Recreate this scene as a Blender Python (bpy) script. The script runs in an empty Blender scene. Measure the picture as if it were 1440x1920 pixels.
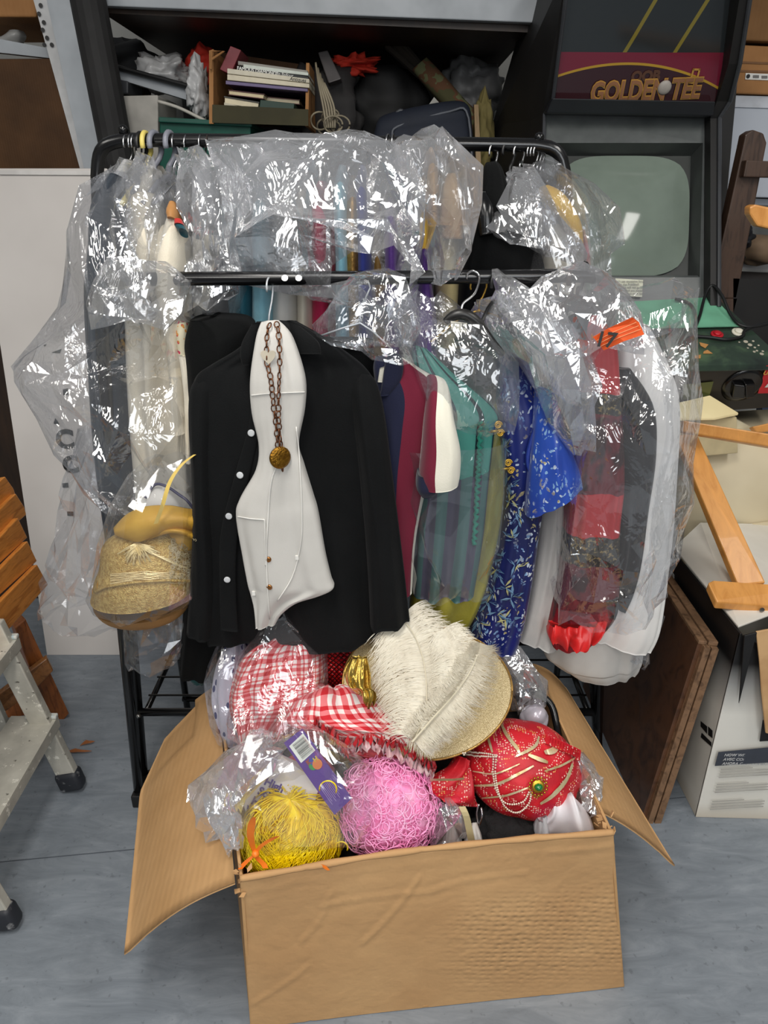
import bpy, bmesh, math, random
import numpy as np
from mathutils import Vector, Matrix
from mathutils.bvhtree import BVHTree
random.seed(7)
S = bpy.context.scene
COL = S.collection
R = math.radians

# ------------------------------------------------------------------ camera
FPX, PITCH, CAMZ = 1330.0, R(24.0), 1.5
cam_data = bpy.data.cameras.new('camera')
cam = bpy.data.objects.new('camera', cam_data); COL.objects.link(cam)
cam.location = (0, 0, CAMZ); cam.rotation_euler = (R(90) - PITCH, 0, 0)
cam_data.sensor_fit = 'VERTICAL'; cam_data.sensor_height = 36.0
cam_data.lens = FPX / 1920 * 36.0
cam_data.clip_start = 0.05
S.camera = cam
# ------------------------------------------------------------------ world, lamps, exposure
S.view_settings.view_transform = 'Standard'; S.view_settings.look = 'None'
S.view_settings.gamma = 1.0; S.view_settings.use_curve_mapping = False
S.view_settings.exposure = 0.0
W = bpy.data.worlds.new('room_ambient'); S.world = W; W.use_nodes = True
W.node_tree.nodes['Background'].inputs[0].default_value = (0.93, 0.96, 1.0, 1)
W.node_tree.nodes['Background'].inputs[1].default_value = 0.15
S.cycles.transparent_max_bounces = 32
S.cycles.max_bounces = 8
def area(name, loc, target, sx, sy, power, col):
    d = bpy.data.lights.new(name, 'AREA'); d.shape = 'RECTANGLE'; d.size = sx; d.size_y = sy
    d.energy = power; d.color = col
    o = bpy.data.objects.new(name, d); COL.objects.link(o); o.location = loc
    o.rotation_euler = (Vector(target) - Vector(loc)).to_track_quat('-Z', 'Y').to_euler()
    return o
# wide ceiling tubes, extra ones added for film highlights, and the window behind the camera
for lx_, ly_, pw_ in ((-0.30, 0.05, 37), (1.5, 0.25, 22), (-1.75, 0.05, 14), (0.6, -1.9, 25), (-1.0, -1.9, 25)):
    area('ceiling_tube_lamp', (lx_, ly_, 2.85), (lx_, ly_ + .25, 0), 0.40, 1.5, pw_, (1.0, 0.97, 0.92))
area('window_light', (0.9, -2.6, 1.9), (0.0, 1.5, 0.9), 1.8, 1.3, 34, (0.93, 0.97, 1.0))

# ------------------------------------------------------------------ pixel -> world
CT, ST = math.cos(PITCH), math.sin(PITCH)
def ray(u, v):
    a = (u - 720) / FPX; b = (960 - v) / FPX
    return Vector((a, CT + b * ST, -ST + b * CT))
def at(u, v, Y):
    d = ray(u, v); t = Y / d.y
    return Vector((d.x * t, Y, CAMZ + d.z * t))
def atx(u, v, X):
    d = ray(u, v); t = X / d.x
    return Vector((X, d.y * t, CAMZ + d.z * t))
def atz(u, v, Z):
    d = ray(u, v); t = (Z - CAMZ) / d.z
    return Vector((d.x * t, d.y * t, Z))

# ------------------------------------------------------------------ materials
def lin(c):
    return tuple(((x / 255) / 12.92 if x / 255 <= 0.04045 else ((x / 255 + 0.055) / 1.055) ** 2.4) for x in c) + (1.0,)
MATS = {}
class NT:
    def __init__(s, name):
        s.m = bpy.data.materials.new(name); s.m.use_nodes = True; s.t = s.m.node_tree
        s.b = s.t.nodes['Principled BSDF']; s.out = s.t.nodes['Material Output']
    def n(s, typ, **kw):
        x = s.t.nodes.new(typ)
        for k, v in kw.items():
            if k.startswith('i_'): x.inputs[k[2:].replace('_', ' ')].default_value = v
            else: setattr(x, k, v)
        return x
    def l(s, a, b): s.t.links.new(a, b)
    def coord(s, kind='Object', scale=(1, 1, 1), rot=(0, 0, 0), loc=(0, 0, 0)):
        tc = s.n('ShaderNodeTexCoord'); mp = s.n('ShaderNodeMapping')
        mp.inputs['Scale'].default_value = scale; mp.inputs['Rotation'].default_value = rot
        mp.inputs['Location'].default_value = loc
        s.l(tc.outputs[kind], mp.inputs['Vector']); return mp.outputs['Vector']
    def noise(s, vec, scale, detail=3, rough=.55, dist=0):
        x = s.n('ShaderNodeTexNoise'); x.inputs['Scale'].default_value = scale
        x.inputs['Detail'].default_value = detail; x.inputs['Roughness'].default_value = rough
        x.inputs['Distortion'].default_value = dist
        s.l(vec, x.inputs['Vector']); return x.outputs['Fac']
    def ramp(s, fac, stops, interp='LINEAR'):
        x = s.n('ShaderNodeValToRGB'); r = x.color_ramp; r.interpolation = interp
        while len(r.elements) < len(stops): r.elements.new(1.0)
        for e, (p, c) in zip(r.elements, stops):
            e.position = p; e.color = lin(c) if len(c) == 3 else c
        s.l(fac, x.inputs[0]); return x.outputs[0]
    def mix(s, fac, a, b, mode='MIX'):
        x = s.n('ShaderNodeMix', data_type='RGBA', blend_type=mode)
        for sock, val in ((x.inputs[0], fac), (x.inputs[6], a), (x.inputs[7], b)):
            if isinstance(val, (int, float)): sock.default_value = val
            elif isinstance(val, tuple): sock.default_value = lin(val) if len(val) == 3 else val
            else: s.l(val, sock)
        return x.outputs[2]
    def math(s, op, a, b=None, c=None):
        x = s.n('ShaderNodeMath', operation=op)
        for i, v in enumerate((a, b, c)):
            if v is None: continue
            if isinstance(v, (int, float)): x.inputs[i].default_value = v
            else: s.l(v, x.inputs[i])
        return x.outputs[0]
    def bump(s, h, strength, dist=.01):
        x = s.n('ShaderNodeBump'); x.inputs['Strength'].default_value = strength; x.inputs['Distance'].default_value = dist
        s.l(h, x.inputs['Height']); s.l(x.outputs[0], s.b.inputs['Normal']); return x.outputs[0]
    def base(s, c):
        if isinstance(c, tuple): s.b.inputs['Base Color'].default_value = lin(c) if len(c) == 3 else c
        else: s.l(c, s.b.inputs['Base Color'])
def M(name, c, rough=.6, metal=0, c2=None, vs=12, bump=0, bs=200, stretch=(1, 1, 1), sheen=0, spec=.5, coat=0, lo=.35, hi=.65):
    if name in MATS: return MATS[name]
    t = NT(name); t.b.inputs['Roughness'].default_value = rough; t.b.inputs['Metallic'].default_value = metal
    t.b.inputs['Specular IOR Level'].default_value = spec
    t.b.inputs['Sheen Weight'].default_value = sheen; t.b.inputs['Coat Weight'].default_value = coat
    vec = t.coord('Object', stretch)
    if c2 is None: c2 = tuple(max(0, x * .88) for x in c)
    t.base(t.ramp(t.noise(vec, vs), [(lo, c), (hi, c2)]))
    if bump: t.bump(t.noise(t.coord('Object', stretch), bs, 2), bump, .004)
    MATS[name] = t.m; return t.m

# ------------------------------------------------------------------ objects
def tag(o, label=None, cat=None, group=None, kind=None):
    if label: o['label'] = label
    if cat: o['category'] = cat
    if group: o['group'] = group
    if kind: o['kind'] = kind
    return o
def thing(name, loc, label, cat, group=None):
    o = bpy.data.objects.new(name, None); COL.objects.link(o)
    o.location = loc; o.empty_display_size = .05
    return tag(o, label, cat, group)
def origin(p):
    x = Vector((0, 0, 0))
    while p is not None: x += p.location; p = p.parent
    return x
def obj(name, verts, faces, m, parent=None, smooth=True, uv=None, label=None, kind=None):
    V = np.asarray([tuple(v) for v in verts], dtype=float)
    me = bpy.data.meshes.new(name)
    if parent is None:
        off = Vector(((V[:, 0].min() + V[:, 0].max()) / 2, (V[:, 1].min() + V[:, 1].max()) / 2, V[:, 2].min()))
        loc = off
    else:
        off = origin(parent); loc = Vector((0, 0, 0))
    V = V - np.array(off)
    me.from_pydata([tuple(v) for v in V], [], [tuple(f) for f in faces]); me.update()
    if uv is not None:
        L = me.uv_layers.new(name='UVMap'); vi = np.empty(len(me.loops), dtype=np.int32)
        me.loops.foreach_get('vertex_index', vi)
        L.data.foreach_set('uv', np.asarray(uv, dtype=np.float32)[vi].ravel())
    if smooth: me.polygons.foreach_set('use_smooth', [True] * len(me.polygons))
    if m is not None: me.materials.append(m)
    o = bpy.data.objects.new(name, me); COL.objects.link(o); o.location = loc
    if parent is not None: o.parent = parent
    if label: o['label'] = label
    if kind: o['kind'] = kind
    return o
class MB:
    """collects boxes, bars and tubes into one mesh"""
    def __init__(s): s.v = []; s.f = []
    def add(s, verts, faces):
        k = len(s.v); s.v += [Vector(x) for x in verts]; s.f += [tuple(i + k for i in f) for f in faces]; return s
    def bm(s, bm):
        bm.verts.index_update(); s.add([x.co.copy() for x in bm.verts], [[q.index for q in f.verts] for f in bm.faces]); bm.free(); return s
    def build(s, name, m, parent=None, smooth=False, **k): return obj(name, s.v, s.f, m, parent, smooth, **k)
    def box(s, c, size, rot=(0, 0, 0), bev=0):
        bm = bmesh.new(); bmesh.ops.create_cube(bm, size=1)
        for x in bm.verts: x.co = Vector((x.co.x * size[0], x.co.y * size[1], x.co.z * size[2]))
        if bev: bmesh.ops.bevel(bm, geom=bm.edges[:], offset=bev, segments=2, affect='EDGES', profile=.5)
        m = Matrix.Translation(c) @ (rot.to_4x4() if isinstance(rot, Matrix) else Matrix.Rotation(rot[2], 4, 'Z') @ Matrix.Rotation(rot[1], 4, 'Y') @ Matrix.Rotation(rot[0], 4, 'X'))
        bmesh.ops.transform(bm, matrix=m, verts=bm.verts); return s.bm(bm)
    def slab(s, pts, thick, bev=0):
        """polygon (world points) pushed along the vector thick"""
        bm = bmesh.new(); n = len(pts); t = Vector(thick)
        a = [bm.verts.new(p) for p in pts]; b = [bm.verts.new(Vector(p) + t) for p in pts]
        bm.faces.new(a); bm.faces.new(b[::-1])
        for i in range(n): bm.faces.new((a[i], b[i], b[(i + 1) % n], a[(i + 1) % n]))
        bmesh.ops.recalc_face_normals(bm, faces=bm.faces)
        if bev: bmesh.ops.bevel(bm, geom=bm.edges[:], offset=bev, segments=2, affect='EDGES', profile=.5)
        return s.bm(bm)
    def tube(s, pts, r, n=8, cap=True):
        pts = [Vector(p) for p in pts]; rs = r if isinstance(r, (list, tuple)) else [r] * len(pts)
        prev = None; rings = []
        for i, p in enumerate(pts):
            d = (pts[min(i + 1, len(pts) - 1)] - pts[max(i - 1, 0)]).normalized()
            if prev is None:
                ref = Vector((0, 0, 1)) if abs(d.z) < .9 else Vector((1, 0, 0)); x = d.cross(ref).normalized()
            else: x = (prev - d * prev.dot(d)).normalized()
            prev = x; y = d.cross(x)
            rings.append([p + (x * math.cos(2 * math.pi * k / n) + y * math.sin(2 * math.pi * k / n)) * rs[i] for k in range(n)])
        v = [q for g in rings for q in g]
        f = [(i * n + k, i * n + (k + 1) % n, (i + 1) * n + (k + 1) % n, (i + 1) * n + k) for i in range(len(pts) - 1) for k in range(n)]
        if cap: f += [tuple(range(n))[::-1], tuple((len(pts) - 1) * n + k for k in range(n))]
        return s.add(v, f)
    def strip(s, pts, side, w):
        """flat ribbon of width w along pts; side(i) gives the width direction"""
        v = []
        for i, p in enumerate(pts):
            q = Vector(side(i) if callable(side) else side).normalized() * ((w[i] if isinstance(w, (list, tuple)) else w) / 2)
            v += [Vector(p) - q, Vector(p) + q]
        return s.add(v, [(2 * i, 2 * i + 1, 2 * i + 3, 2 * i + 2) for i in range(len(pts) - 1)])
    def ball(s, c, r, sub=1):
        bm = bmesh.new(); bmesh.ops.create_icosphere(bm, subdivisions=sub, radius=1)
        rr = r if isinstance(r, (tuple, list)) else (r, r, r)
        for x in bm.verts: x.co = Vector((x.co.x * rr[0] + c[0], x.co.y * rr[1] + c[1], x.co.z * rr[2] + c[2]))
        return s.bm(bm)
    def disc(s, c, nrm, r, h, n=20, dome=0):
        q = Vector(nrm).to_track_quat('Z', 'Y').to_matrix(); c = Vector(c)
        prof = [(r, -h), (r, 0), (r * .8, dome * .55), (r * .4, dome * .9)]
        v = [c + q @ Vector((a * math.cos(2 * math.pi * k / n), a * math.sin(2 * math.pi * k / n), z)) for a, z in prof for k in range(n)]
        f = [(i * n + k, i * n + (k + 1) % n, (i + 1) * n + (k + 1) % n, (i + 1) * n + k) for i in range(3) for k in range(n)]
        f += [tuple(3 * n + k for k in range(n)), tuple(range(n))[::-1]]
        return s.add(v, f)
def catmull(pts, m):
    """resample a list of numpy rows smoothly to m rows"""
    P = np.asarray(pts, dtype=float); n = len(P)
    out = []
    for x in np.linspace(0, n - 1, m):
        i = min(int(x), n - 2); f = x - i
        p0, p1, p2, p3 = P[max(i - 1, 0)], P[i], P[i + 1], P[min(i + 2, n - 1)]
        out.append(.5 * (2 * p1 + (p2 - p0) * f + (2 * p0 - 5 * p1 + 4 * p2 - p3) * f * f + (3 * p1 - p0 - 3 * p2 + p3) * f ** 3))
    return np.array(out)
def smooth_path(pts, m): return [Vector(p) for p in catmull([tuple(p) for p in pts], m)]
def _hash(i, j, k, seed):
    h = (i * 374761393 + j * 668265263 + k * 2147483647 + seed * 974634777) & 0xffffffff
    h = ((h ^ (h >> 13)) * 1274126177) & 0xffffffff
    return ((h ^ (h >> 16)) & 0xffff) / 65535.0
def vnoise(p, seed=0):
    p = np.asarray(p, float); i = np.floor(p).astype(np.int64); f = p - i; f = f * f * (3 - 2 * f)
    r = 0
    for a in (0, 1):
        for b in (0, 1):
            for c in (0, 1):
                w = (f[:, 0] if a else 1 - f[:, 0]) * (f[:, 1] if b else 1 - f[:, 1]) * (f[:, 2] if c else 1 - f[:, 2])
                r = r + w * _hash(i[:, 0] + a, i[:, 1] + b, i[:, 2] + c, seed)
    return r * 2 - 1
def crumple(p, scale, seed, n=6):
    """creased film: folded triangle waves in random directions"""
    rg = np.random.RandomState(seed)
    w = p + np.stack([vnoise(p * scale * .35, seed + k) for k in (1, 2, 3)], 1) * (.9 / scale)
    h = 0
    for k in range(n):
        d = rg.normal(size=3); d[2] *= .55; d /= np.linalg.norm(d)
        fr = scale * rg.uniform(.25, 1.1); ph = rg.uniform(0, 2)
        tri = np.abs((w @ d * fr + ph) % 2 - 1) - .5
        mask = np.clip(vnoise(p * scale * .3, seed + 20 + k) * 1.6 + .5, 0, 1)
        h = h + tri * mask / (fr / scale * 1.2 + .4)
    return h * .5
def loft(name, m, parent, levels, rows=40, n=36, fold=0, ff=7, crum=0, cs=14, seed=1, cap=True, full=.55, both=False, fall=True, px=True, uvw=None, **kw):
    """levels: (uL,vL,uR,vR,Y,thick[,YR]) -> closed body between the left and right outlines.
    uv.x runs 0..1 across the front (1..2 over the back), uv.y 0..1 from top to bottom"""
    arr = []
    for q in levels:
        if px:
            YR = q[6] if len(q) > 6 else q[4]
            arr.append(list(at(q[0], q[1], q[4])) + list(at(q[2], q[3], YR)) + [q[5], (q[1] + q[3]) / 2])
        else: arr.append(list(q[0]) + list(q[1]) + [q[2], -(q[0][2] + q[1][2])])
    A = catmull(arr, rows)
    t01 = (A[:, 7] - A[0, 7]) / (A[-1, 7] - A[0, 7])
    s = np.concatenate([np.linspace(0, 1, n, endpoint=False), np.linspace(1, 2, n, endpoint=False)]); N = 2 * n
    cx = -np.cos(np.pi * s); th = np.sin(np.pi * s); th = np.sign(th) * np.abs(th) ** full
    L, Rr = A[:, 0:3], A[:, 3:6]; c = (L + Rr) / 2; h = (Rr - L) / 2
    spine = np.gradient(c, axis=0)
    d = np.cross(h, spine); d /= np.linalg.norm(d, axis=1)[:, None] + 1e-9      # points away from the camera for L->R, downward
    d = np.where((d[:, 1] < 0)[:, None], -d, d) if not kw.get('keepdir') else d
    kw.pop('keepdir', None)
    V = c[:, None, :] + h[:, None, :] * cx[None, :, None] - d[:, None, :] * (A[:, 6][:, None] * th[None, :])[:, :, None]
    P = V.reshape(-1, 3); D = np.repeat(-d, N, axis=0) * np.tile(np.where(th >= 0, 1, -1), rows)[:, None]
    edge = np.tile(np.clip(np.abs(th) * 1.2, 0, 1), rows)
    tt = np.repeat(t01, N); ss = np.tile(s, rows)
    if fold:
        q = np.stack([ss * ff, tt * 1.3 + seed * 3.1, np.full_like(ss, seed * 1.7)], 1)
        w = (vnoise(q, seed) + .4 * vnoise(q * 2.3, seed + 5)) * fold * edge
        if fall: w = w * (.25 + .75 * tt)
        P = P + D * w[:, None]
    if crum:
        w = crumple(P, cs, seed) * crum
        P = P + D * w[:, None]
        P = P + np.stack([crumple(P, cs * .8, seed + 31), crumple(P, cs, seed + 32) * .3, crumple(P, cs * .8, seed + 33)], 1) * crum * .9
    f = [(i * N + k, i * N + (k + 1) % N, (i + 1) * N + (k + 1) % N, (i + 1) * N + k) for i in range(rows - 1) for k in range(N)]
    if cap: f += [tuple(range(N)), tuple((rows - 1) * N + k for k in range(N))[::-1]]
    elif cap is None: f += [tuple(range(N))]
    return obj(name, P, f, m, parent, True, uv=np.stack([ss, 1 - tt], 1), **kw)
def ellipsoid(name, m, parent, c, r, rot=None, nu=40, nv=24, disp=None, z0=-1.0, **kw):
    c = Vector(c); rot = rot or Matrix.Identity(3); v = []; uv = []
    for i in range(nv + 1):
        ph = math.acos(max(-1, min(1, 1 - (1 - z0) * i / nv)))
        for k in range(nu):
            a = 2 * math.pi * k / nu; q = Vector((math.sin(ph) * math.cos(a), math.sin(ph) * math.sin(a), math.cos(ph)))
            g = 1 + (disp(q, a, ph) if disp else 0)
            v.append(c + rot @ Vector((q.x * r[0] * g, q.y * r[1] * g, q.z * r[2] * g))); uv.append((k / nu, i / nv))
    f = [(i * nu + k, (i + 1) * nu + k, (i + 1) * nu + (k + 1) % nu, i * nu + (k + 1) % nu) for i in range(nv) for k in range(nu)]
    return obj(name, v, f, m, parent, True, uv=uv, **kw)
def rot3(rx=0, ry=0, rz=0):
    return (Matrix.Rotation(R(rz), 3, 'Z') @ Matrix.Rotation(R(ry), 3, 'Y') @ Matrix.Rotation(R(rx), 3, 'X'))
def frame(normal, up=(0, 0, 1), spin=0):
    z = Vector(normal).normalized(); x = Vector(up).cross(z).normalized(); y = z.cross(x)
    m = Matrix((x, y, z)).transposed()
    return m @ Matrix.Rotation(R(spin), 3, 'Z')
_bvh = {}
def hit(u, v, *objs, lift=.002, Y=1.2):
    """where the line of sight first meets one of the built surfaces (in world space)"""
    d = ray(u, v).normalized(); o0 = Vector((0, 0, CAMZ)); best = None
    for o in objs:
        if o.name not in _bvh:
            w = origin(o.parent) + o.location
            _bvh[o.name] = BVHTree.FromPolygons([w + q.co for q in o.data.vertices], [tuple(p.vertices) for p in o.data.polygons])
        r = _bvh[o.name].ray_cast(o0, d)
        if r[0] is not None and (best is None or r[3] < best[2]): best = (r[0], r[1], r[3])
    if best is None: return at(u, v, Y), -d
    n = best[1] if best[1].dot(d) < 0 else -best[1]
    return best[0] + n * lift - d * lift, n
def text(name, s, m, parent, c, normal, up, size, ext=.0004, bold=0, align='CENTER', shear=0, sx=1.0, sp=1.0, label=None):
    cu = bpy.data.curves.new(name, 'FONT'); cu.body = s; cu.size = size; cu.align_x = align; cu.align_y = 'CENTER'
    cu.extrude = ext; cu.offset = bold; cu.shear = shear; cu.space_line = sp; cu.resolution_u = 3
    cu.materials.append(m)
    tmp = bpy.data.objects.new('text_tmp', cu); COL.objects.link(tmp)
    dg = bpy.context.evaluated_depsgraph_get()
    me = bpy.data.meshes.new_from_object(tmp.evaluated_get(dg)); me.name = name
    bpy.data.objects.remove(tmp); bpy.data.curves.remove(cu)
    o = bpy.data.objects.new(name, me); COL.objects.link(o)
    if not me.materials: me.materials.append(m)
    z = Vector(normal).normalized(); y = Vector(up); y = (y - z * y.dot(z)).normalized(); x = y.cross(z)
    mm = Matrix((x, y, z)).transposed().to_4x4()
    me.transform(mm @ Matrix.Diagonal((sx, 1, 1, 1)))
    o.location = Vector(c) - (origin(parent) if parent else Vector())
    if parent is not None: o.parent = parent
    if label: o['label'] = label
    return o
# ================================================================== materials used by the setting
def floor_mat():
    t = NT('vinyl_floor'); v = t.coord('Object', (1, 1, 1))
    st = t.noise(t.coord('Object', (4, 15, 1), (0, 0, R(8))), 1.6, 7, .7, .8)
    c = t.ramp(st, [(.28, (104, 112, 121)), (.5, (124, 132, 141)), (.72, (146, 153, 161))])
    c = t.mix(t.math('MULTIPLY', t.noise(v, 3.0, 4), .45), c, (120, 124, 126))
    spk = t.ramp(t.noise(v, 60, 2), [(.28, (1, 1, 1, 1)), (.36, (0, 0, 0, 1))])
    c = t.mix(t.math('MULTIPLY', spk, .35), c, (70, 74, 80))
    t.base(c); t.b.inputs['Roughness'].default_value = .48
    t.bump(st, .08, .004); return t.m
FLOOR = floor_mat()
WALLP = M('grey_wall_paint', (176, 176, 172), .8, vs=2)
def cardboard(name, c, c2, axis=(0, 0, 1), rib=150, dent=0):
    t = NT(name); v = t.coord('Object')
    n = t.noise(v, 7, 4); t.base(t.ramp(n, [(.3, c), (.7, c2)])); t.b.inputs['Roughness'].default_value = .72
    t.b.inputs['Specular IOR Level'].default_value = .25
    w = t.n('ShaderNodeTexWave', wave_type='BANDS', bands_direction='X'); w.inputs['Scale'].default_value = rib / 6.28
    w.inputs['Distortion'].default_value = .4; t.l(v, w.inputs['Vector'])
    h = t.math('ADD', t.math('MULTIPLY', w.outputs[0], .12), t.math('MULTIPLY', t.noise(v, 22, 3), .9))
    t.bump(h, .22, .01); return t.m
CARD = cardboard('tan_cardboard', (195, 154, 107), (183, 142, 97))
CARD_IN = cardboard('tan_cardboard_inside', (196, 155, 108), (182, 141, 94))
CARD_DK = cardboard('brown_shelf_cardboard', (82, 56, 33), (60, 40, 23), rib=260)
CARD_R = cardboard('brown_carton', (172, 124, 78), (150, 106, 64))
GREYM = M('grey_painted_steel', (168, 173, 178), .45, c2=(150, 155, 160), vs=8)
BLACKM = M('black_tube_metal', (12, 12, 13), .2, c2=(20, 20, 21), spec=.6)
BLACKP = M('black_plastic', (20, 20, 21), .4)
BLACKB = M('black_board', (17, 16, 16), .55, c2=(24, 22, 21))
WHITEP = M('white_panel', (212, 206, 201), .5, c2=(204, 198, 193), vs=3)
WHITEC = M('white_carton', (222, 220, 212), .6, c2=(206, 203, 194), vs=5)
CREAM = M('cream_plastic', (218, 206, 176), .5, c2=(206, 192, 160), vs=4)
PALEC = M('pale_yellow_card', (238, 224, 176), .6, c2=(226, 208, 158), vs=6)
BLUEW = M('pale_blue_white_card', (196, 202, 212), .6, c2=(186, 192, 203), vs=3)
INK = M('black_ink', (16, 15, 16), .6)
GREYINK = M('grey_ink', (120, 118, 116), .6)
WHITEINK = M('white_ink', (235, 234, 228), .6)
SHADOWW = M('shaded_brown_wood', (52, 35, 22), .5, c2=(36, 24, 15), vs=6, stretch=(6, 6, 1))  # shelf shade put into the wood colour
def wood(name, c, c2, stretch=(2, 14, 14), rough=.4, scale=6, coat=.15):
    t = NT(name); v = t.coord('Object', stretch)
    n = t.noise(v, scale, 5, .6, 1.2); t.base(t.ramp(n, [(.3, c2), (.5, c), (.72, tuple(min(255, x * 1.06) for x in c))]))
    t.b.inputs['Roughness'].default_value = rough; t.b.inputs['Coat Weight'].default_value = coat; t.bump(n, .12, .004)
    return t.m
CHAIRW = wood('orange_pine', (214, 138, 62), (176, 104, 38), (14, 2, 14))
CHAIRW2 = wood('orange_pine_post', (146, 84, 38), (104, 56, 22), (14, 14, 2))
BEECH = wood('golden_beech', (214, 150, 78), (196, 130, 60), (10, 3, 3), .38, 3)
DARKW = wood('dark_stained_wood', (74, 54, 42), (46, 31, 23), (12, 12, 2), .5, 5)
PANELW = wood('worn_brown_board', (86, 56, 36), (58, 36, 22), (3, 3, 3), .42, 5)
PANELE = wood('raw_brown_edge', (122, 92, 66), (84, 60, 40), (4, 4, 4), .7, 9, 0)

# ================================================================== setting
def struct(name, mb, m): return tag(mb.build(name, m), kind='structure')
fl = struct('floor', MB().slab([(-3.2, -1.2, 0), (3.2, -1.2, 0), (3.2, 3.6, 0), (-3.2, 3.6, 0)], (0, 0, -.05)), FLOOR)
sm = MB()
a, b = atz(-40, 1620, .0006), atz(330, 1585, .0006)
dirv = (b - a).normalized(); side = Vector((-dirv.y, dirv.x, 0))
sm.strip([a - dirv * 1.2, b + dirv * 2.5], lambda i: side, .003)
seam = sm.build('seam', M('seam_grey', (84, 90, 98), .6), fl)
struct('wall_back', MB().slab([(-3.2, 3.6, 0), (3.2, 3.6, 0), (3.2, 3.6, 3), (-3.2, 3.6, 3)], (0, .08, 0)), WALLP)
struct('wall_left', MB().slab([(-3.2, -1.2, 0), (-3.2, 3.6, 0), (-3.2, 3.6, 3), (-3.2, -1.2, 3)], (-.08, 0, 0)), WALLP)
struct('wall_right', MB().slab([(3.2, -1.2, 0), (3.2, 3.6, 0), (3.2, 3.6, 3), (3.2, -1.2, 3)], (.08, 0, 0)), WALLP)

# ================================================================== shelving behind
sh = thing('shelving_unit', (0, 2.75, 0), 'grey steel shelving unit behind the clothes rack, loaded with junk', 'shelf')
ub = at(180, 20, 2.5); zt = ub.z
DX0, DX1 = -.84, .44
MB().slab([at(168, -70, 2.50), at(1012, -40, 2.50), at(1012, 43, 2.50), at(168, 10, 2.50)], (0, .03, 0), .003).build('upper_beam', GREYM, sh)
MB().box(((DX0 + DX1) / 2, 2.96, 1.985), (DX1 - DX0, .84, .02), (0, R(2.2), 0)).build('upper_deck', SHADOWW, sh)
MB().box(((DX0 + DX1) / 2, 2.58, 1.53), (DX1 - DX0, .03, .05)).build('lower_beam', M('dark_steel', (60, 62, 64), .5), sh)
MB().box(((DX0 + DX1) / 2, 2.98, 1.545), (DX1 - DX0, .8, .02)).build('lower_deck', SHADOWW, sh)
MB().box(((DX0 + DX1) / 2, 3.40, 1.3), (DX1 - DX0, .02, 2.6)).build('back_sheet', M('dark_grey_sheet', (104, 104, 104), .8), sh)
p0, p1 = at(92, -60, 2.44), at(208, 390, 2.44)
def lean_post(mb, a, b, w, d): # leaning post carried on down to the floor
    k = (b - a) / (b.z - a.z); lo = a + k * (0 - a.z)
    return mb.slab([lo + Vector((-w / 2, 0, 0)), lo + Vector((w / 2, 0, 0)), a + Vector((w / 2, 0, 0)), a + Vector((-w / 2, 0, 0))], (0, d, 0))
lean_post(MB(), at(98, -60, 2.44), at(178, 310, 2.44), .072, .02).build('upright', GREYM, sh)
up2 = lean_post(MB(), at(66, -60, 2.455), at(108, 95, 2.455), .06, .006).build('perforated_flange', M('pale_grey_steel', (196, 196, 196), .5), sh)
hl = MB()
for k, (u, v) in enumerate([(73, 26), (82, 42), (80, 56), (88, 71), (83, 84), (97, 84), (76, 10)]):
    hl.disc(at(u, v, 2.45), (0, -1, 0), .006, .001, 8)
hl.build('slot_holes', BLACKP, sh, kind='stuff')
MB().tube([at(150, -80, 2.44), at(222, 300, 2.44), at(222, 300, 2.44) + Vector((.25, 0, -1.63))], .050, 16).build('black_pole', M('black_foam_sleeve', (34, 33, 33), .75, c2=(24, 23, 23)), None)
tag(bpy.data.objects['black_pole'], 'thick black padded pole leaning beside the grey steel upright', 'pole')
o = MB().slab([at(-60, 62, 2.52), at(100, 92, 2.52), at(104, 110, 2.52), at(-60, 92, 2.52)], (0, .03, 0)).build('side_shelf_beam', GREYM); tag(o, 'pale steel shelf beam above the dark brown carton, top left', 'beam')
o = MB().slab([at(-90, 110, 2.47), at(172, 108, 2.47), at(172, 330, 2.47), at(-90, 330, 2.47)], (0, .6, 0), .01).build('dark_carton', CARD_DK); tag(o, 'large dark brown ribbed carton behind the top of the white panel', 'carton')
o = MB().slab([at(-90, -60, 2.6), at(66, -60, 2.6), at(68, 32, 2.6), at(-90, 32, 2.6)], (0, .4, 0), .006).build('brown_carton', CARD_R); tag(o, 'tan brown carton on the shelf above the steel beam, top left corner', 'carton')
o = MB().slab([(-1.9, 2.5, 0), (-.92, 2.5, 0), (-.92, 2.5, 1.45), (-1.9, 2.5, 1.45)], (0, .5, 0), .004).build('shadow_block', SHADOWW); tag(o, 'dark brown block standing in for the shelf shadow behind the white panel at left', 'cabinet')  # dark block added where the shelf shadow falls
o = loft('white_carrier_bag', M('white_film', (176, 176, 174), .35), None, [(20, 58, 40, 60, 2.7, .03), (0, 72, 44, 70, 2.7, .04), (-10, 88, 40, 88, 2.7, .03)], 14, 14, crum=.02, cs=30); tag(o, 'small dark wrapped bundle above the steel beam, top left', 'bundle')

# --- things on the lower deck (its top is at Z 1.555)
def tagged(o, *a, **k): return tag(o, *a, **k)
DK = 1.555
def on_deck(u, v, Y): return at(u, v, Y)
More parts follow.
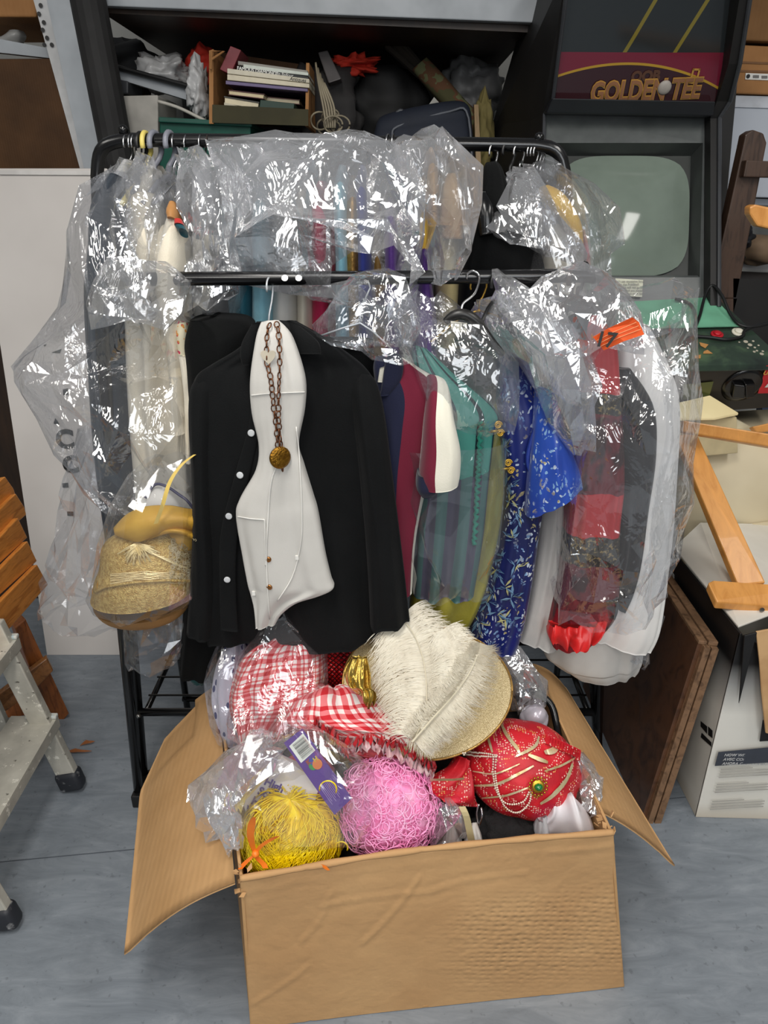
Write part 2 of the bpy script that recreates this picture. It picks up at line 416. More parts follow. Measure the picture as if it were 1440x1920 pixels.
# white cartons, tray, bags at left
o = MB().slab([at(214, 180, 2.55), at(296, 178, 2.55), at(297, 338, 2.55), at(214, 338, 2.55)], (0, .22, 0), .004).build('white_carton', M('grey_white_carton', (182, 178, 170), .7)); tag(o, 'plain white carton standing left of the green crate', 'carton')
tr = thing('steel_channel', at(290, 165, 2.62), 'long pale steel channel lying over the white carton', 'channel')
MB().slab([at(202, 128, 2.62), at(385, 172, 2.62), at(386, 198, 2.62), at(202, 142, 2.62)], (0, .07, 0)).build('channel_web', GREYM, tr)
MB().tube([at(215, 125, 2.60), at(375, 168, 2.60)], .008).build('black_edge', BLACKP, tr)
MB().slab([at(204, 146, 2.6), at(240, 152, 2.6), at(240, 176, 2.6), at(206, 176, 2.6)], (0, .15, 0), .004).build('grey_block', M('dark_grey_plastic', (58, 60, 64), .5), tr)
o = ellipsoid('black_bag', M('black_bag_cloth', (15, 16, 19), .7), None, at(235, 118, 2.95), (.12, .1, .07), disp=lambda q, a, p: .12 * math.sin(3 * a + 5 * p)); tag(o, 'black cloth bag lying behind the pole on the shelf', 'bag')
def lump(name, m, c, r, seed, amp=.25, sc=3, label=None, cat=None, crum=False, nu=36, nv=22, parent=None, **kw):
    rg = np.random.RandomState(seed); off = rg.uniform(0, 50, 3)
    def dsp(q, a, p):
        e = np.array([[q.x * sc + off[0], q.y * sc + off[1], q.z * sc + off[2]]])
        return amp * float(crumple(e, 1.0, seed, 5)[0] if crum else vnoise(e, seed)[0])
    o = ellipsoid(name, m, parent, c, r, nu=nu, nv=nv, disp=dsp, **kw)
    if label: tag(o, label, cat)
    return o
PLW = M('milky_film', (190, 190, 190), .3, c2=(160, 160, 160))
lump('plastic_carrier_bag', PLW, at(312, 138, 2.78), (.085, .09, .055), 3, .9, 6.5, 'crumpled white plastic bag behind the steel channel', 'bag', True)
lump('plastic_carrier_bag', PLW, at(372, 172, 2.60), (.03, .05, .085), 4, .9, 6.5, 'torn white plastic bag hanging beside the book carton', 'bag', True)
lump('red_cloth', M('red_fabric', (190, 42, 24), .8), at(378, 120, 2.8), (.045, .05, .055), 5, .4, 3, 'bright red cloth bundle left of the book carton', 'cloth')
lump('red_cloth', M('orange_red_fabric', (214, 52, 30), .8), at(660, 122, 2.85), (.075, .05, .026), 6, .9, 3.4, 'bright orange red cloth lying on the black sack', 'cloth')
lump('black_sack', M('black_sack_cloth', (12, 12, 13), .7), at(722, 212, 2.95), (.15, .12, .145), 8, .25, 2, 'large black sack on the shelf right of the cables', 'sack')
lump('dark_clutter', M('dark_grey_cloth', (50, 48, 48), .8), at(610, 232, 2.85), (.12, .1, .17), 9, .4, 3, 'grey jumbled fabric behind the coiled cables', 'cloth')
cr = thing('green_crate', at(380, 330, 2.6), 'dark green plastic crate under the book carton', 'crate')
GRN = M('dark_green_plastic', (12, 82, 68), .5)
MB().slab([at(299, 222, 2.53), at(470, 232, 2.53), at(470, 332, 2.55), at(299, 332, 2.55)], (0, .35, 0), .004).build('crate_body', GRN, cr)
MB().slab([at(297, 219, 2.515), at(472, 229, 2.515), at(472, 238, 2.515), at(297, 229, 2.515)], (0, .38, 0), .003).build('crate_rim', GRN, cr)
# carton of books
bc = thing('book_carton', at(475, 228, 2.55), 'open brown carton full of books on the shelf', 'carton')
OLV = M('olive_carton', (62, 58, 34), .8)
MB().slab([at(398, 196, 2.5), at(578, 205, 2.5), at(578, 236, 2.5), at(398, 230, 2.5)], (0, .006, 0)).build('front_flap', OLV, bc)
MB().slab([at(392, 95, 2.56), at(400, 92, 2.56), at(400, 232, 2.5), at(392, 232, 2.5)], (.0, .30, 0)).build('side_wall', CARD_R, bc)
MB().slab([at(574, 118, 2.6), at(580, 118, 2.6), at(578, 236, 2.5), at(572, 236, 2.5)], (0, .3, 0)).build('side_wall', CARD_R, bc)
MB().slab([at(400, 96, 2.82), at(574, 122, 2.82), at(574, 238, 2.82), at(400, 238, 2.82)], (0, .006, 0)).build('back_wall', CARD_DK, bc)
MB().tube([at(395, 130, 2.53), at(397, 96, 2.53), at(420, 96, 2.53), at(396, 112, 2.53)], .004).build('torn_edge', CARD_R, bc)
def book(quad, Y, cover, label, pages=(226, 214, 184), depth=.19, spine=False, cov_t=.16):
    """quad: front face corners TL,TR,BR,BL in the photograph"""
    c = [at(u, v, Y) for u, v in quad]
    t = thing('book', (c[2] + c[3]) / 2, label, 'book', 'books in the carton on the shelf')
    cm = M('cover_%02x%02x%02x' % cover, cover, .55)
    if spine: MB().slab(c, (0, depth, 0), .0015).build('cover', cm, t)
    else:
        dn = [(c[3] - c[0]) * cov_t, (c[2] - c[1]) * cov_t]
        MB().slab([c[0], c[1], c[1] + dn[1], c[0] + dn[0]], (0, depth, 0)).build('cover', cm, t)
        MB().slab([c[3] - dn[0], c[2] - dn[1], c[2], c[3]], (0, depth, 0)).build('cover', cm, t)
        MB().slab([c[0] + dn[0] + Vector((.002, .003, 0)), c[1] + dn[1] + Vector((-.002, .003, 0)), c[2] - dn[1] + Vector((-.002, .003, 0)), c[3] - dn[0] + Vector((.002, .003, 0))], (0, depth - .006, 0)).build('pages', M('page_%02x%02x%02x' % pages, pages, .8), t)
    return t, c
book([(432, 86), (452, 94), (432, 140), (412, 130)], 2.56, (128, 48, 56), 'dull red hardback standing tilted above the book stack', spine=True, depth=.14)
book([(446, 114), (577, 132), (577, 138), (446, 122)], 2.56, (150, 146, 138), 'thin grey paperback topmost of the book stack', spine=True)
b1, c1 = book([(456, 120), (578, 136), (578, 142), (456, 128)], 2.55, (214, 220, 210), 'thin pale green paperback second from the top of the stack', spine=True)
b2, c2_ = book([(446, 124), (578, 143), (579, 149), (446, 133)], 2.55, (20, 22, 26), 'black spined book with white title on the spine', spine=True)
b3, c3 = book([(426, 128), (580, 148), (580, 156), (426, 138)], 2.54, (222, 214, 192), 'upper of two cream spined paperbacks in the stack', spine=True)
b4, c4 = book([(426, 139), (580, 157), (580, 165), (426, 150)], 2.54, (226, 216, 190), 'lower of two cream spined paperbacks in the stack', spine=True)
book([(423, 151), (577, 166), (577, 172), (423, 158)], 2.545, (118, 104, 142), 'lilac spined book under the cream paperbacks', spine=True)
book([(428, 168), (496, 176), (494, 186), (428, 178)], 2.53, (74, 26, 30), 'maroon hardback lying with its pages facing out', pages=(222, 206, 168))
book([(420, 180), (486, 191), (484, 206), (420, 196)], 2.52, (60, 58, 52), 'dark hardback lying at lower left of the stack')
book([(420, 192), (477, 206), (474, 212), (420, 198)], 2.51, (200, 192, 170), 'thin cream booklet lowest at left of the stack', spine=True)
book([(488, 187), (552, 194), (548, 230), (484, 224)], 2.52, (34, 62, 50), 'dark green hardback standing at the carton front', spine=True)
book([(498, 181), (562, 187), (562, 196), (498, 190)], 2.60, (112, 74, 66), 'dusty pink hardback behind the green one')
def line_text(nm, s, m, par, c, k0, k1, size, **kw):
    x = c[1] - c[0]; p = c[0].lerp(c[1], k0).lerp(c[3].lerp(c[2], k0), .5) + Vector((0, -.0012, 0))
    return text(nm, s, m, par, p, (0, -1, 0), x.cross(Vector((0, -1, 0))) * -1, size, **kw)
line_text('spine_title', 'FAMOUS DIAMONDS', WHITEINK, b2, c2_, .28, 0, .0135, bold=.0003)
line_text('spine_author', 'Ian Balfour', WHITEINK, b2, c2_, .66, 0, .0125)
line_text('spine_title', 'Antiques', INK, b3, c3, .86, 0, .014, shear=.2)
# cables
cab = MB(); rg = random.Random(5)
for k in range(7):
    cx, cy = rg.uniform(600, 640), rg.uniform(215, 240); Y = 2.53 + .02 * k; rr = rg.uniform(.018, .032)
    c0 = at(cx, cy, Y)
    cab.tube([c0 + Vector((rr * math.cos(a), .01 * math.sin(2 * a), rr * .8 * math.sin(a))) for a in np.linspace(0, 6.0, 22)], .003, 6)
for k in range(5):
    cab.tube(smooth_path([at(592 + 4 * k, 118 + 10 * k, 2.62), at(598 + k * 3, 160, 2.58), at(606 + 5 * k, 200, 2.56), at(612 + 4 * k, 240, 2.54)], 14), .0035, 6)
o = cab.build('coiled_cables', M('beige_cable', (150, 140, 118), .6), smooth=True); tag(o, 'tangle of beige coiled cables right of the book carton', 'cables', kind='stuff')
o = MB().slab([at(596, 98, 2.75), at(614, 94, 2.75), at(640, 148, 2.7), at(616, 156, 2.7)], (0, .1, 0), .004).build('grey_case', M('dull_grey_plastic', (96, 92, 92), .6)); tag(o, 'dull grey plastic case standing behind the cables', 'case')
o = MB().tube(smooth_path([at(296, 190, 2.53), at(335, 202, 2.53), at(388, 228, 2.53)], 10), .005).build('white_cable', M('white_cable', (190, 186, 176), .5), smooth=True); tag(o, 'white cable running over the green crate', 'cable')
# rolled fence, suitcase, sticks
fb = thing('bundle_of_stakes', at(800, 170, 2.7), 'bundle of dark pointed stakes in a camouflage sleeve', 'bundle', None)
for k, (u0, v0) in enumerate([(724, 58), (732, 54), (742, 66), (722, 78), (736, 84)]):
    MB().tube([at(u0, v0, 2.86 + .012 * (k % 2)), at(u0 + 4, v0 + 8, 2.86), at(790 + 5 * (k % 3), 128 + 5 * k, 2.84)], [.004, .012, .013], 6).build('stake', M('dark_bark', (40, 33, 25), .9), fb)
camo = NT('camouflage_cloth'); camo.base(camo.ramp(camo.noise(camo.coord(), 16, 2), [(.35, (72, 70, 42)), (.48, (92, 62, 40)), (.58, (96, 98, 66)), (.7, (60, 56, 40))], 'CONSTANT')); camo.b.inputs['Roughness'].default_value = .9
loft('sleeve', camo.m, fb, [(772, 132, 800, 108, 2.84, .03), (800, 165, 830, 140, 2.84, .035), (835, 205, 872, 190, 2.82, .04), (870, 262, 915, 238, 2.78, .04), (890, 310, 925, 300, 2.76, .04)], 24, 16, fold=.006)
su = thing('navy_suitcase', at(800, 328, 2.65), 'navy fabric suitcase lying behind the hanging rail', 'suitcase')
NAVY = M('navy_canvas', (24, 31, 46), .75, bump=.15, bs=300)
loft('case_body', NAVY, su, [(720, 224, 850, 206, 2.66, .01), (705, 240, 878, 204, 2.65, .06), (700, 260, 884, 240, 2.65, .065), (700, 322, 890, 318, 2.64, .065), (705, 330, 886, 326, 2.64, .02)], 26, 24, full=.35)
MB().tube(smooth_path([at(736, 318, 2.575), at(735, 260, 2.58), at(748, 236, 2.59), at(840, 210, 2.59), at(876, 212, 2.59), at(886, 316, 2.575)], 24), .004, 6).build('piping', M('grey_piping', (92, 96, 104), .5), su, smooth=True)
MB().tube(smooth_path([at(738, 232, 2.62), at(744, 212, 2.62), at(754, 208, 2.62), at(752, 226, 2.62)], 12), .006).build('handle', M('grey_handle', (70, 72, 76), .5), su, smooth=True)
o = MB().slab([at(780, 230, 2.74), at(814, 182, 2.74), at(834, 204, 2.74), at(800, 230, 2.74)], (0, .01, .0)).build('paper_sheet', M('white_paper_dim', (180, 178, 172), .8)); tag(o, 'white sheet of paper sticking up behind the navy suitcase', 'paper')
o = MB().slab([at(889, 196, 2.64), at(897, 196, 2.64), at(903, 330, 2.60), at(893, 330, 2.60)], (0, .02, 0)).build('wooden_batten', wood('pale_batten', (146, 116, 70), (120, 92, 52), (12, 12, 2))); tag(o, 'narrow pale wooden batten upright right of the suitcase', 'batten')
lump('tan_sack', M('khaki_cloth', (128, 116, 68), .85), at(905, 255, 2.72), (.035, .05, .12), 11, .3, 3, 'khaki cloth sack behind the wooden batten', 'sack')
lump('grey_film_bundle', M('grey_film', (112, 112, 112), .5), at(880, 170, 3.0), (.12, .1, .1), 12, .7, 6, 'dim grey plastic bundle behind the stakes', 'bundle', True)

# ================================================================== arcade cabinet
ar = thing('arcade_cabinet', (.95, 2.6, 0), 'black upright arcade machine with dead screen, right of the rack', 'arcade machine')
YB0, YB1, YM1 = 2.15, 2.40, 2.22
def quad(name, pts, thick, m, par=ar, bev=.0, **k): return MB().slab([at(*p) for p in pts], thick, bev).build(name, m, par, **k)
DUSTY = NT('dusty_bezel'); DUSTY.base(DUSTY.ramp(DUSTY.noise(DUSTY.coord('Object', (1, 1, 1)), 5, 5), [(.35, (70, 74, 74)), (.65, (104, 108, 107))])); DUSTY.b.inputs['Roughness'].default_value = .35
DUSTY = DUSTY.m
# bezel as four borders around the sunken tube
bz = [(1018, 212, YB1), (1338, 218, YB1), (1337, 570, YB0), (1018, 570, YB0)]
hz = [(1040, 268, 2.362), (1318, 268, 2.362), (1312, 520, 2.186), (1040, 520, 2.186)]
B = [at(*p) for p in bz]; H = [at(*p) for p in hz]
mb = MB()
for i in range(4): mb.slab([B[i], B[(i + 1) % 4], H[(i + 1) % 4], H[i]], (0, .012, .004))
mb.build('bezel', DUSTY, ar)
N_ = (B[1] - B[0]).cross(B[3] - B[0]).normalized()
if N_.y > 0: N_ = -N_
inn = [h - N_ * .045 + (sum(H, Vector()) / 4 - h) * .07 for h in H]
mb = MB()
for i in range(4): mb.add([H[i], H[(i + 1) % 4], inn[(i + 1) % 4], inn[i]], [(0, 1, 2, 3)])
mb.build('bezel_recess', M('bezel_recess', (58, 61, 60), .4), ar)
TUBE = NT('dead_screen_glass'); TUBE.base(TUBE.ramp(TUBE.noise(TUBE.coord(), 6, 4), [(.3, (112, 124, 114)), (.7, (128, 141, 130))])); TUBE.b.inputs['Roughness'].default_value = .09; TUBE.b.inputs['Specular IOR Level'].default_value = .55
gv = []; G = 20
obj('tube_mask', [h + N_ * -.001 for h in inn], [(0, 1, 2, 3)], M('tube_mask_dark', (52, 56, 54), .5), ar, False)
for j in range(G + 1):
    for i in range(G + 1):
        a_, b_ = 2 * i / G - 1, 2 * j / G - 1
        x, y = .5 + .5 * a_ * math.sqrt(1 - .30 * b_ * b_ * b_ * b_) * .985, .5 + .5 * b_ * math.sqrt(1 - .30 * a_ * a_ * a_ * a_) * .985
        p = inn[0].lerp(inn[1], x).lerp(inn[3].lerp(inn[2], x), y)
        gv.append(p + N_ * (.004 + .040 * (1 - (2 * x - 1) ** 2) * (1 - (2 * y - 1) ** 2)))
obj('screen', gv, [(j * (G + 1) + i, j * (G + 1) + i + 1, (j + 1) * (G + 1) + i + 1, (j + 1) * (G + 1) + i) for j in range(G) for i in range(G)], TUBE.m, ar)
# marquee
def marquee_mat():
    t = NT('marquee_art'); tc = t.n('ShaderNodeUVMap'); sp = t.n('ShaderNodeSeparateXYZ'); t.l(tc.outputs[0], sp.inputs[0])
    x, y = sp.outputs[0], sp.outputs[1]
    arc = t.math('SUBTRACT', y, t.math('MULTIPLY_ADD', t.math('POWER', t.math('SUBTRACT', x, .42), 2.0), -.62, .335))
    c = t.mix(t.math('GREATER_THAN', y, .43), (112, 30, 50), (40, 44, 46))
    c = t.mix(t.math('LESS_THAN', arc, 0.0), c, (52, 24, 30))
    c = t.mix(t.math('LESS_THAN', t.math('ABSOLUTE', arc), .011), c, (176, 138, 40))
    for off in (.40, .70):
        s = t.math('SUBTRACT', x, t.math('MULTIPLY_ADD', t.math('SUBTRACT', y, .5), .30, off))
        g = t.math('MULTIPLY', t.math('LESS_THAN', t.math('ABSOLUTE', s), .012), t.math('GREATER_THAN', y, .43))
        c = t.mix(t.math('MULTIPLY', g, .8), c, (134, 120, 44))
    t.base(c); t.b.inputs['Roughness'].default_value = .12; t.b.inputs['Specular IOR Level'].default_value = .6
    return t.m
MQ = [at(1070, -40, YM1), at(1402, -40, YM1), at(1340, 192, 2.34), at(1040, 190, 2.34)]
mq = obj('marquee_sheet', MQ, [(0, 1, 2, 3)], marquee_mat(), ar, False, uv=[(0, 1), (1, 1), (1, 0), (0, 0)])
NM = (MQ[1] - MQ[0]).cross(MQ[3] - MQ[0]).normalized(); NM = NM if NM.y < 0 else -NM
def mp(u, v):   # on the sheet
    d = ray(u, v); t = (MQ[3] - Vector((0, 0, CAMZ))).dot(NM) / d.dot(NM)
    return Vector((0, 0, CAMZ)) + d * t + NM * .003
UPM = MQ[0] - MQ[3]
GOLD_T = M('gold_letters', (186, 138, 62), .5); GOLD_D = M('brown_letters', (88, 56, 40), .5); PURP = M('tan_letter_fill', (146, 100, 68), .5)
text('marquee_lettering', 'GOLDEN TEE', GOLD_T, mq, mp(1210, 170) + NM * .001, NM, UPM, .072, ext=.0006, bold=.0042, sx=.72)
text('marquee_lettering', 'GOLDEN TEE', PURP, mq, mp(1210, 170) + NM * .003, NM, UPM, .072, ext=.0004, bold=.0012, sx=.72)
text('marquee_lettering', 'OOB', GOLD_D, mq, mp(1210, 143), NM, UPM, .036, bold=.002)
MB().disc(mp(1245, 163) + NM * .004, NM, .019, .003, 18, .006).build('golf_ball_emblem', M('ball_white', (176, 168, 160), .5), mq, smooth=True)
e = MB(); P_ = mp(1302, 142); X_ = (MQ[2] - MQ[3]).normalized(); U_ = UPM.normalized()
for a_, b_ in (((-.011, .014), (.011, .019)), ((-.011, -.019), (.011, -.014)), ((-.011, -.019), (-.006, .019)), ((.006, -.019), (.011, .019))):
    e.slab([P_ + X_ * a_[0] + U_ * a_[1], P_ + X_ * b_[0] + U_ * a_[1], P_ + X_ * b_[0] + U_ * b_[1], P_ + X_ * a_[0] + U_ * b_[1]], NM * .001)
e.build('yellow_frame_emblem', GOLD_T, mq)
# side panels follow the cabinet's profile
def side_panel(name, px, thick, m):
    return MB().slab([at(*p) for p in px], thick).build(name, m, ar)
side_panel('side_panel', [(1066, -60, 2.18), (1034, 196, 2.36), (1020, 214, 2.38), (1008, 560, 2.12), (1000, 700, 2.12), (880, 520, 2.75), (915, 270, 2.85), (1010, -60, 2.62)], (-.004, 0, 0), BLACKB)
tr_pts = [(1402, -60), (1412, -10), (1384, 120), (1366, 185), (1345, 215), (1340, 560)]
mb = MB()
outer = [at(1414, -60, 2.15), at(1386, 120, 2.26), at(1368, 190, 2.33), at(1348, 222, 2.35), at(1347, 575, 2.10)]
inner = [at(1396, -60, 2.15), at(1366, 120, 2.26), at(1344, 190, 2.33), at(1332, 222, 2.35), at(1332, 575, 2.10)]
for i in range(4): mb.slab([inner[i], outer[i], outer[i + 1], inner[i + 1]], (.01, .5, 0))
mb.build('side_panel', BLACKB, ar)
MB().tube([p + Vector((0, -.004, 0)) for p in outer], .006, 8).build('edge_moulding', M('grey_edge_strip', (60, 62, 66), .35), ar)
MB().tube([at(1068, -60, 2.16), at(1036, 194, 2.34), at(1021, 214, 2.37), at(1018, 320, 2.31)], .0055, 8).build('edge_moulding', M('grey_edge_strip', (60, 62, 66), .35), ar)
quad('marquee_rail', [(1036, 184, 2.31), (1342, 190, 2.31), (1338, 218, 2.33), (1024, 212, 2.33)], (0, .05, 0), M('rail_black', (30, 32, 36), .4), bev=.003)
quad('cabinet_back', [(1040, -60, 2.6), (1402, -60, 2.6), (1345, 560, 2.55), (1010, 560, 2.55)], (0, .3, 0), BLACKB)
LBL = quad('notice_label', [(1154, 522, 2.172), (1206, 525, 2.172), (1204, 557, 2.148), (1155, 554, 2.148)], (0, .002, 0), M('cream_label', (226, 226, 206), .6))
nl = (at(1154, 522, 2.172) - at(1155, 554, 2.148))
text('notice_text', "Don't use excessive force\non the Trackball.\nYour shot will not go any\nfurther and you could\ncause injury to your hand", GREYINK, ar, at(1180, 539, 2.156), N_, nl, .0088, ext=.0003, sp=1.02)
# control panel
CPm = NT('control_panel_art'); CPm.base(CPm.ramp(CPm.noise(CPm.coord(), 6, 4, .6, .6), [(.38, (38, 46, 42)), (.55, (50, 66, 54)), (.72, (84, 108, 78))])); CPm.b.inputs['Roughness'].default_value = .22
CPm = CPm.m
cpA, cpB, cpC, cpD = at(1040, 566, 2.14), at(1352, 564, 2.14), at(1478, 680, 1.80), at(1000, 690, 1.86)
_n = (cpB - cpA).cross(cpD - cpA); _d = ray(1478, 680); _o = Vector((0, 0, CAMZ)); cpC = _o + _d * ((cpA - _o).dot(_n) / _d.dot(_n))
cp = MB().slab([cpA, cpB, cpC, cpD], (0, 0, -.02), .003).build('control_panel', CPm, ar)
NC = (cpB - cpA).cross(cpD - cpA).normalized(); NC = NC if NC.z > 0 else -NC
def cpp(u, v, k=.002):
    d = ray(u, v); t = (cpD - Vector((0, 0, CAMZ))).dot(NC) / d.dot(NC); return Vector((0, 0, CAMZ)) + d * t + NC * k
UPC = cpA - cpD
for nm, (u, v), col, r in (('red_button', (1344, 628), (196, 30, 44), .017), ('white_button', (1384, 624), (236, 232, 214), .018)):
    mb = MB().disc(cpp(u, v, .004), NC, r, .004, 20, .001); mb.disc(cpp(u, v, .008), NC, r * .62, .004, 18, .003)
    mb.build(nm, M(nm, col, .3), cp, smooth=True)
mb = MB()
for u, v, r in ((1398, 641, .011), (1406, 647, .011), (1386, 642, .005), (1412, 640, .006), (1402, 653, .005), (1415, 652, .006), (1419, 658, .006), (1422, 648, .005), (1414, 660, .007), (1430, 659, .006), (1428, 664, .010)):
    mb.disc(cpp(u, v, .0012), NC, r * .55, .0008, 12)
mb.build('printed_ball_dots', M('dot_cream', (206, 198, 178), .5), cp, kind='stuff')
for q in ([(1311, 643), (1328, 647), (1322, 654), (1313, 649)], [(1319, 660), (1326, 657), (1336, 664), (1318, 664)], [(1302, 668), (1314, 666), (1313, 673), (1302, 673)]):
    MB().slab([cpp(u, v, .0022) for u, v in q], NC * -.0008).build('printed_arrow', M('arrow_tan', (196, 142, 82), .5), cp)
# front of the cabinet below the panel
fA, fB = at(1000, 692, 1.865), cpC + Vector((0, .002, -.004))
dn = [at(1000, 792, 1.95)]
_n = (fB - fA).cross(dn[0] - fA); _d = ray(1476, 762); dn.append(_o + _d * ((fA - _o).dot(_n) / _d.dot(_n)))
MB().slab([fA, fB, dn[1], dn[0]], (0, .15, 0)).build('front_panel', M('brown_black_front', (34, 29, 24), .4), ar)
MB().slab([Vector((.46, 2.3, .95)), Vector((.96, 2.3, .95)), Vector((.96, 2.3, 0)), Vector((.46, 2.3, 0))], (0, .5, 0)).build('lower_front', M('dark_lower_front', (30, 24, 18), .6), ar)
MB().slab([dn[0] + Vector((0, .14, 0)), dn[1] + Vector((0, .14, 0)), Vector((.96, 2.32, .93)), Vector((.46, 2.32, .93))], (0, 0, .02)).build('panel_underside', M('dark_lower_front', (30, 24, 18), .6), ar)
NF = (fB - fA).cross(dn[0] - fA).normalized(); NF = NF if NF.y < 0 else -NF
def fp(u, v, k=.003):
    d = ray(u, v); t = (fA - Vector((0, 0, CAMZ))).dot(NF) / d.dot(NF); return Vector((0, 0, CAMZ)) + d * t + NF * k
KN = thing('dummy', (0, 0, 0), None, None); bpy.data.objects.remove(KN)
mb = MB().disc(fp(1393, 722), NF, .056, .004, 28, .003)
kb = mb.build('coin_knob', M('gloss_black', (12, 12, 13), .22), ar, smooth=True)
MB().slab([fp(1372, 714, .018), fp(1392, 714, .024), fp(1390, 738, .024), fp(1368, 738, .018)], NF * -.018, .003).build('knob_grip', M('gloss_black', (12, 12, 13), .22), kb)
MB().slab([fp(1392, 712, .022), fp(1412, 712, .018), fp(1410, 738, .018), fp(1394, 738, .022)], NF * -.018, .003).build('knob_grip', M('gloss_black', (12, 12, 13), .22), kb)
MB().slab([fp(1436, 684), fp(1500, 682), fp(1498, 734), fp(1420, 736)], NF * .001).build('red_sticker', M('sticker_red', (200, 26, 40), .45), ar)
text('sticker_lettering', 'UP TO', M('sticker_yellow', (220, 170, 80), .5), ar, fp(1448, 697, .006), NF, (0, 0, 1), .018, bold=.0005)
text('sticker_lettering', '10', WHITEINK, ar, fp(1446, 716, .006), NF, (0, 0, 1), .04, bold=.002, shear=.3)
MB().slab([fp(1280, 720), fp(1337, 714), fp(1328, 745), fp(1280, 748)], NF * .001).build('green_sticker', M('olive_green_sticker', (92, 98, 46), .3), ar)
# green folder in a clear sleeve, black cord
gf = thing('green_folder', at(1300, 595, 2.0), 'mint green folder in a clear sleeve on the arcade control panel', 'folder')
MB().slab([cpp(1150, 572, .006), cpp(1335, 562, .006), cpp(1388, 616, .006), cpp(1150, 622, .006)], NC * .003).build('folder_card', M('mint_card', (120, 188, 154), .5), gf)
cd = MB().tube(smooth_path([cpp(1262, 572, .02), cpp(1284, 575, .015), cpp(1296, 585, .015), cpp(1302, 606, .014), cpp(1300, 622, .014), cpp(1309, 600, .014), cpp(1316, 570, .03), cpp(1326, 561, .045), cpp(1345, 578, .04), cpp(1364, 600, .02), cpp(1386, 618, .014), cpp(1420, 618, .012), cpp(1470, 604, .012)], 70), .0042, 8)
cd.tube(smooth_path([cpp(1290, 633, .006), cpp(1330, 636, .006), cpp(1362, 640, .006), cpp(1390, 634, .006), cpp(1400, 622, .010), cpp(1470, 600, .01)], 40), .0045, 8)
o = cd.build('power_cable', M('black_rubber', (18, 19, 20), .45), smooth=True); tag(o, 'black power cord looping over the arcade control panel', 'cable')

# ================================================================== far right shelves
rs = thing('storage_rack', (1.75, 2.95, 0), 'pale storage rack behind the arcade machine at right', 'shelf')
MB().slab([at(1335, 370, 2.7), at(1560, 378, 2.7), at(1560, 388, 2.7), at(1335, 382, 2.7)], (0, .5, 0)).build('shelf_board', BLUEW, rs)
MB().slab([at(1335, 480, 2.66), at(1560, 492, 2.66), at(1560, 520, 2.66), at(1335, 498, 2.66)], (0, .5, 0)).build('shelf_board', M('grey_shelf_board', (188, 186, 186), .6), rs)
for ux in (1570, 1345): MB().box((at(ux, 400, 2.95).x, 3.15, 1.1), (.05, .05, 2.2)).build('rear_post', M('blue_grey_post', (70, 84, 110), .5), rs)
MB().slab([at(1348, 498, 2.68), at(1362, 498, 2.68), at(1352, 600, 2.6), at(1340, 600, 2.6)], (0, .3, 0)).build('upright', M('blue_grey_post', (70, 84, 110), .5), rs)
o = MB().slab([at(1395, 84, 2.62), at(1560, 92, 2.62), at(1560, 182, 2.62), at(1372, 175, 2.62)], (0, .4, 0), .005).build('brown_carton', CARD_R); tag(o, 'brown carton with a white barcode label, top right behind the arcade machine', 'carton')
cl = MB().slab([at(1398, 137, 2.618), at(1452, 139, 2.618), at(1452, 151, 2.618), at(1397, 149, 2.618)], (0, -.001, 0)).build('barcode_label', WHITEINK, o)
MB().disc(at(1403, 143, 2.6155), (0, -1, 0), .006, .001, 14).build('round_mark', INK, cl)
for u0, v0 in ((1412, 143), (1428, 144)): MB().slab([at(u0, v0 - 2, 2.6155), at(u0 + 11, v0 - 2, 2.6155), at(u0 + 11, v0 + 3, 2.6155), at(u0, v0 + 3, 2.6155)], (0, -.0006, 0)).build('printed_code', GREYINK, cl)
for k, (v0, s_) in enumerate(((115, 1), (131, 1))): MB().slab([at(1392 - 4 * k, v0, 2.618), at(1450, v0 + 2, 2.618), at(1450, v0 + 6, 2.618), at(1391 - 4 * k, v0 + 4, 2.618)], (0, -.0005, 0)).build('printed_line', M('carton_print', (128, 88, 52), .7), o)
o = MB().slab([at(1408, -60, 2.6), at(1560, -60, 2.6), at(1560, 82, 2.6), at(1394, 76, 2.6)], (0, .4, 0), .005).build('brown_carton', cardboard('brown_carton_dark', (128, 92, 56), (108, 76, 44))); tag(o, 'plain darker brown carton above the labelled carton, top right', 'carton')
o = MB().slab([at(1345, 178, 2.64), at(1560, 184, 2.64), at(1560, 374, 2.64), at(1335, 368, 2.64)], (0, .4, 0), .004).build('white_carton', BLUEW); tag(o, 'big pale blue white carton right of the arcade screen', 'carton')
MB().slab([at(1345, 178, 2.636), at(1560, 184, 2.636), at(1560, 206, 2.636), at(1345, 200, 2.636)], (0, -.002, 0)).build('lid_edge', M('pale_lid', (212, 216, 224), .6), o)
o = MB().slab([at(1338, 372, 2.58), at(1376, 372, 2.58), at(1372, 412, 2.58), at(1338, 412, 2.58)], (0, .2, 0), .003).build('small_carton', CARD_R); tag(o, 'small brown carton under the pale carton, beside the dark post', 'carton')
lump('green_film_packet', M('green_film', (96, 128, 84), .3), at(1356, 428, 2.58), (.03, .05, .025), 14, .4, 3, 'small green shiny packet beside the dark post', 'packet', True)
lump('dark_cable_heap', M('dark_heap', (26, 28, 34), .6), at(1366, 455, 2.6), (.07, .07, .06), 15, .4, 4, 'dark heap of odds and ends behind the dark wooden post', 'heap')
lump('brown_paper_heap', M('brown_paper', (136, 112, 88), .8), at(1425, 468, 2.62), (.09, .08, .055), 16, .3, 3, 'crumpled brown paper on the shelf right of the dark post', 'paper', True)
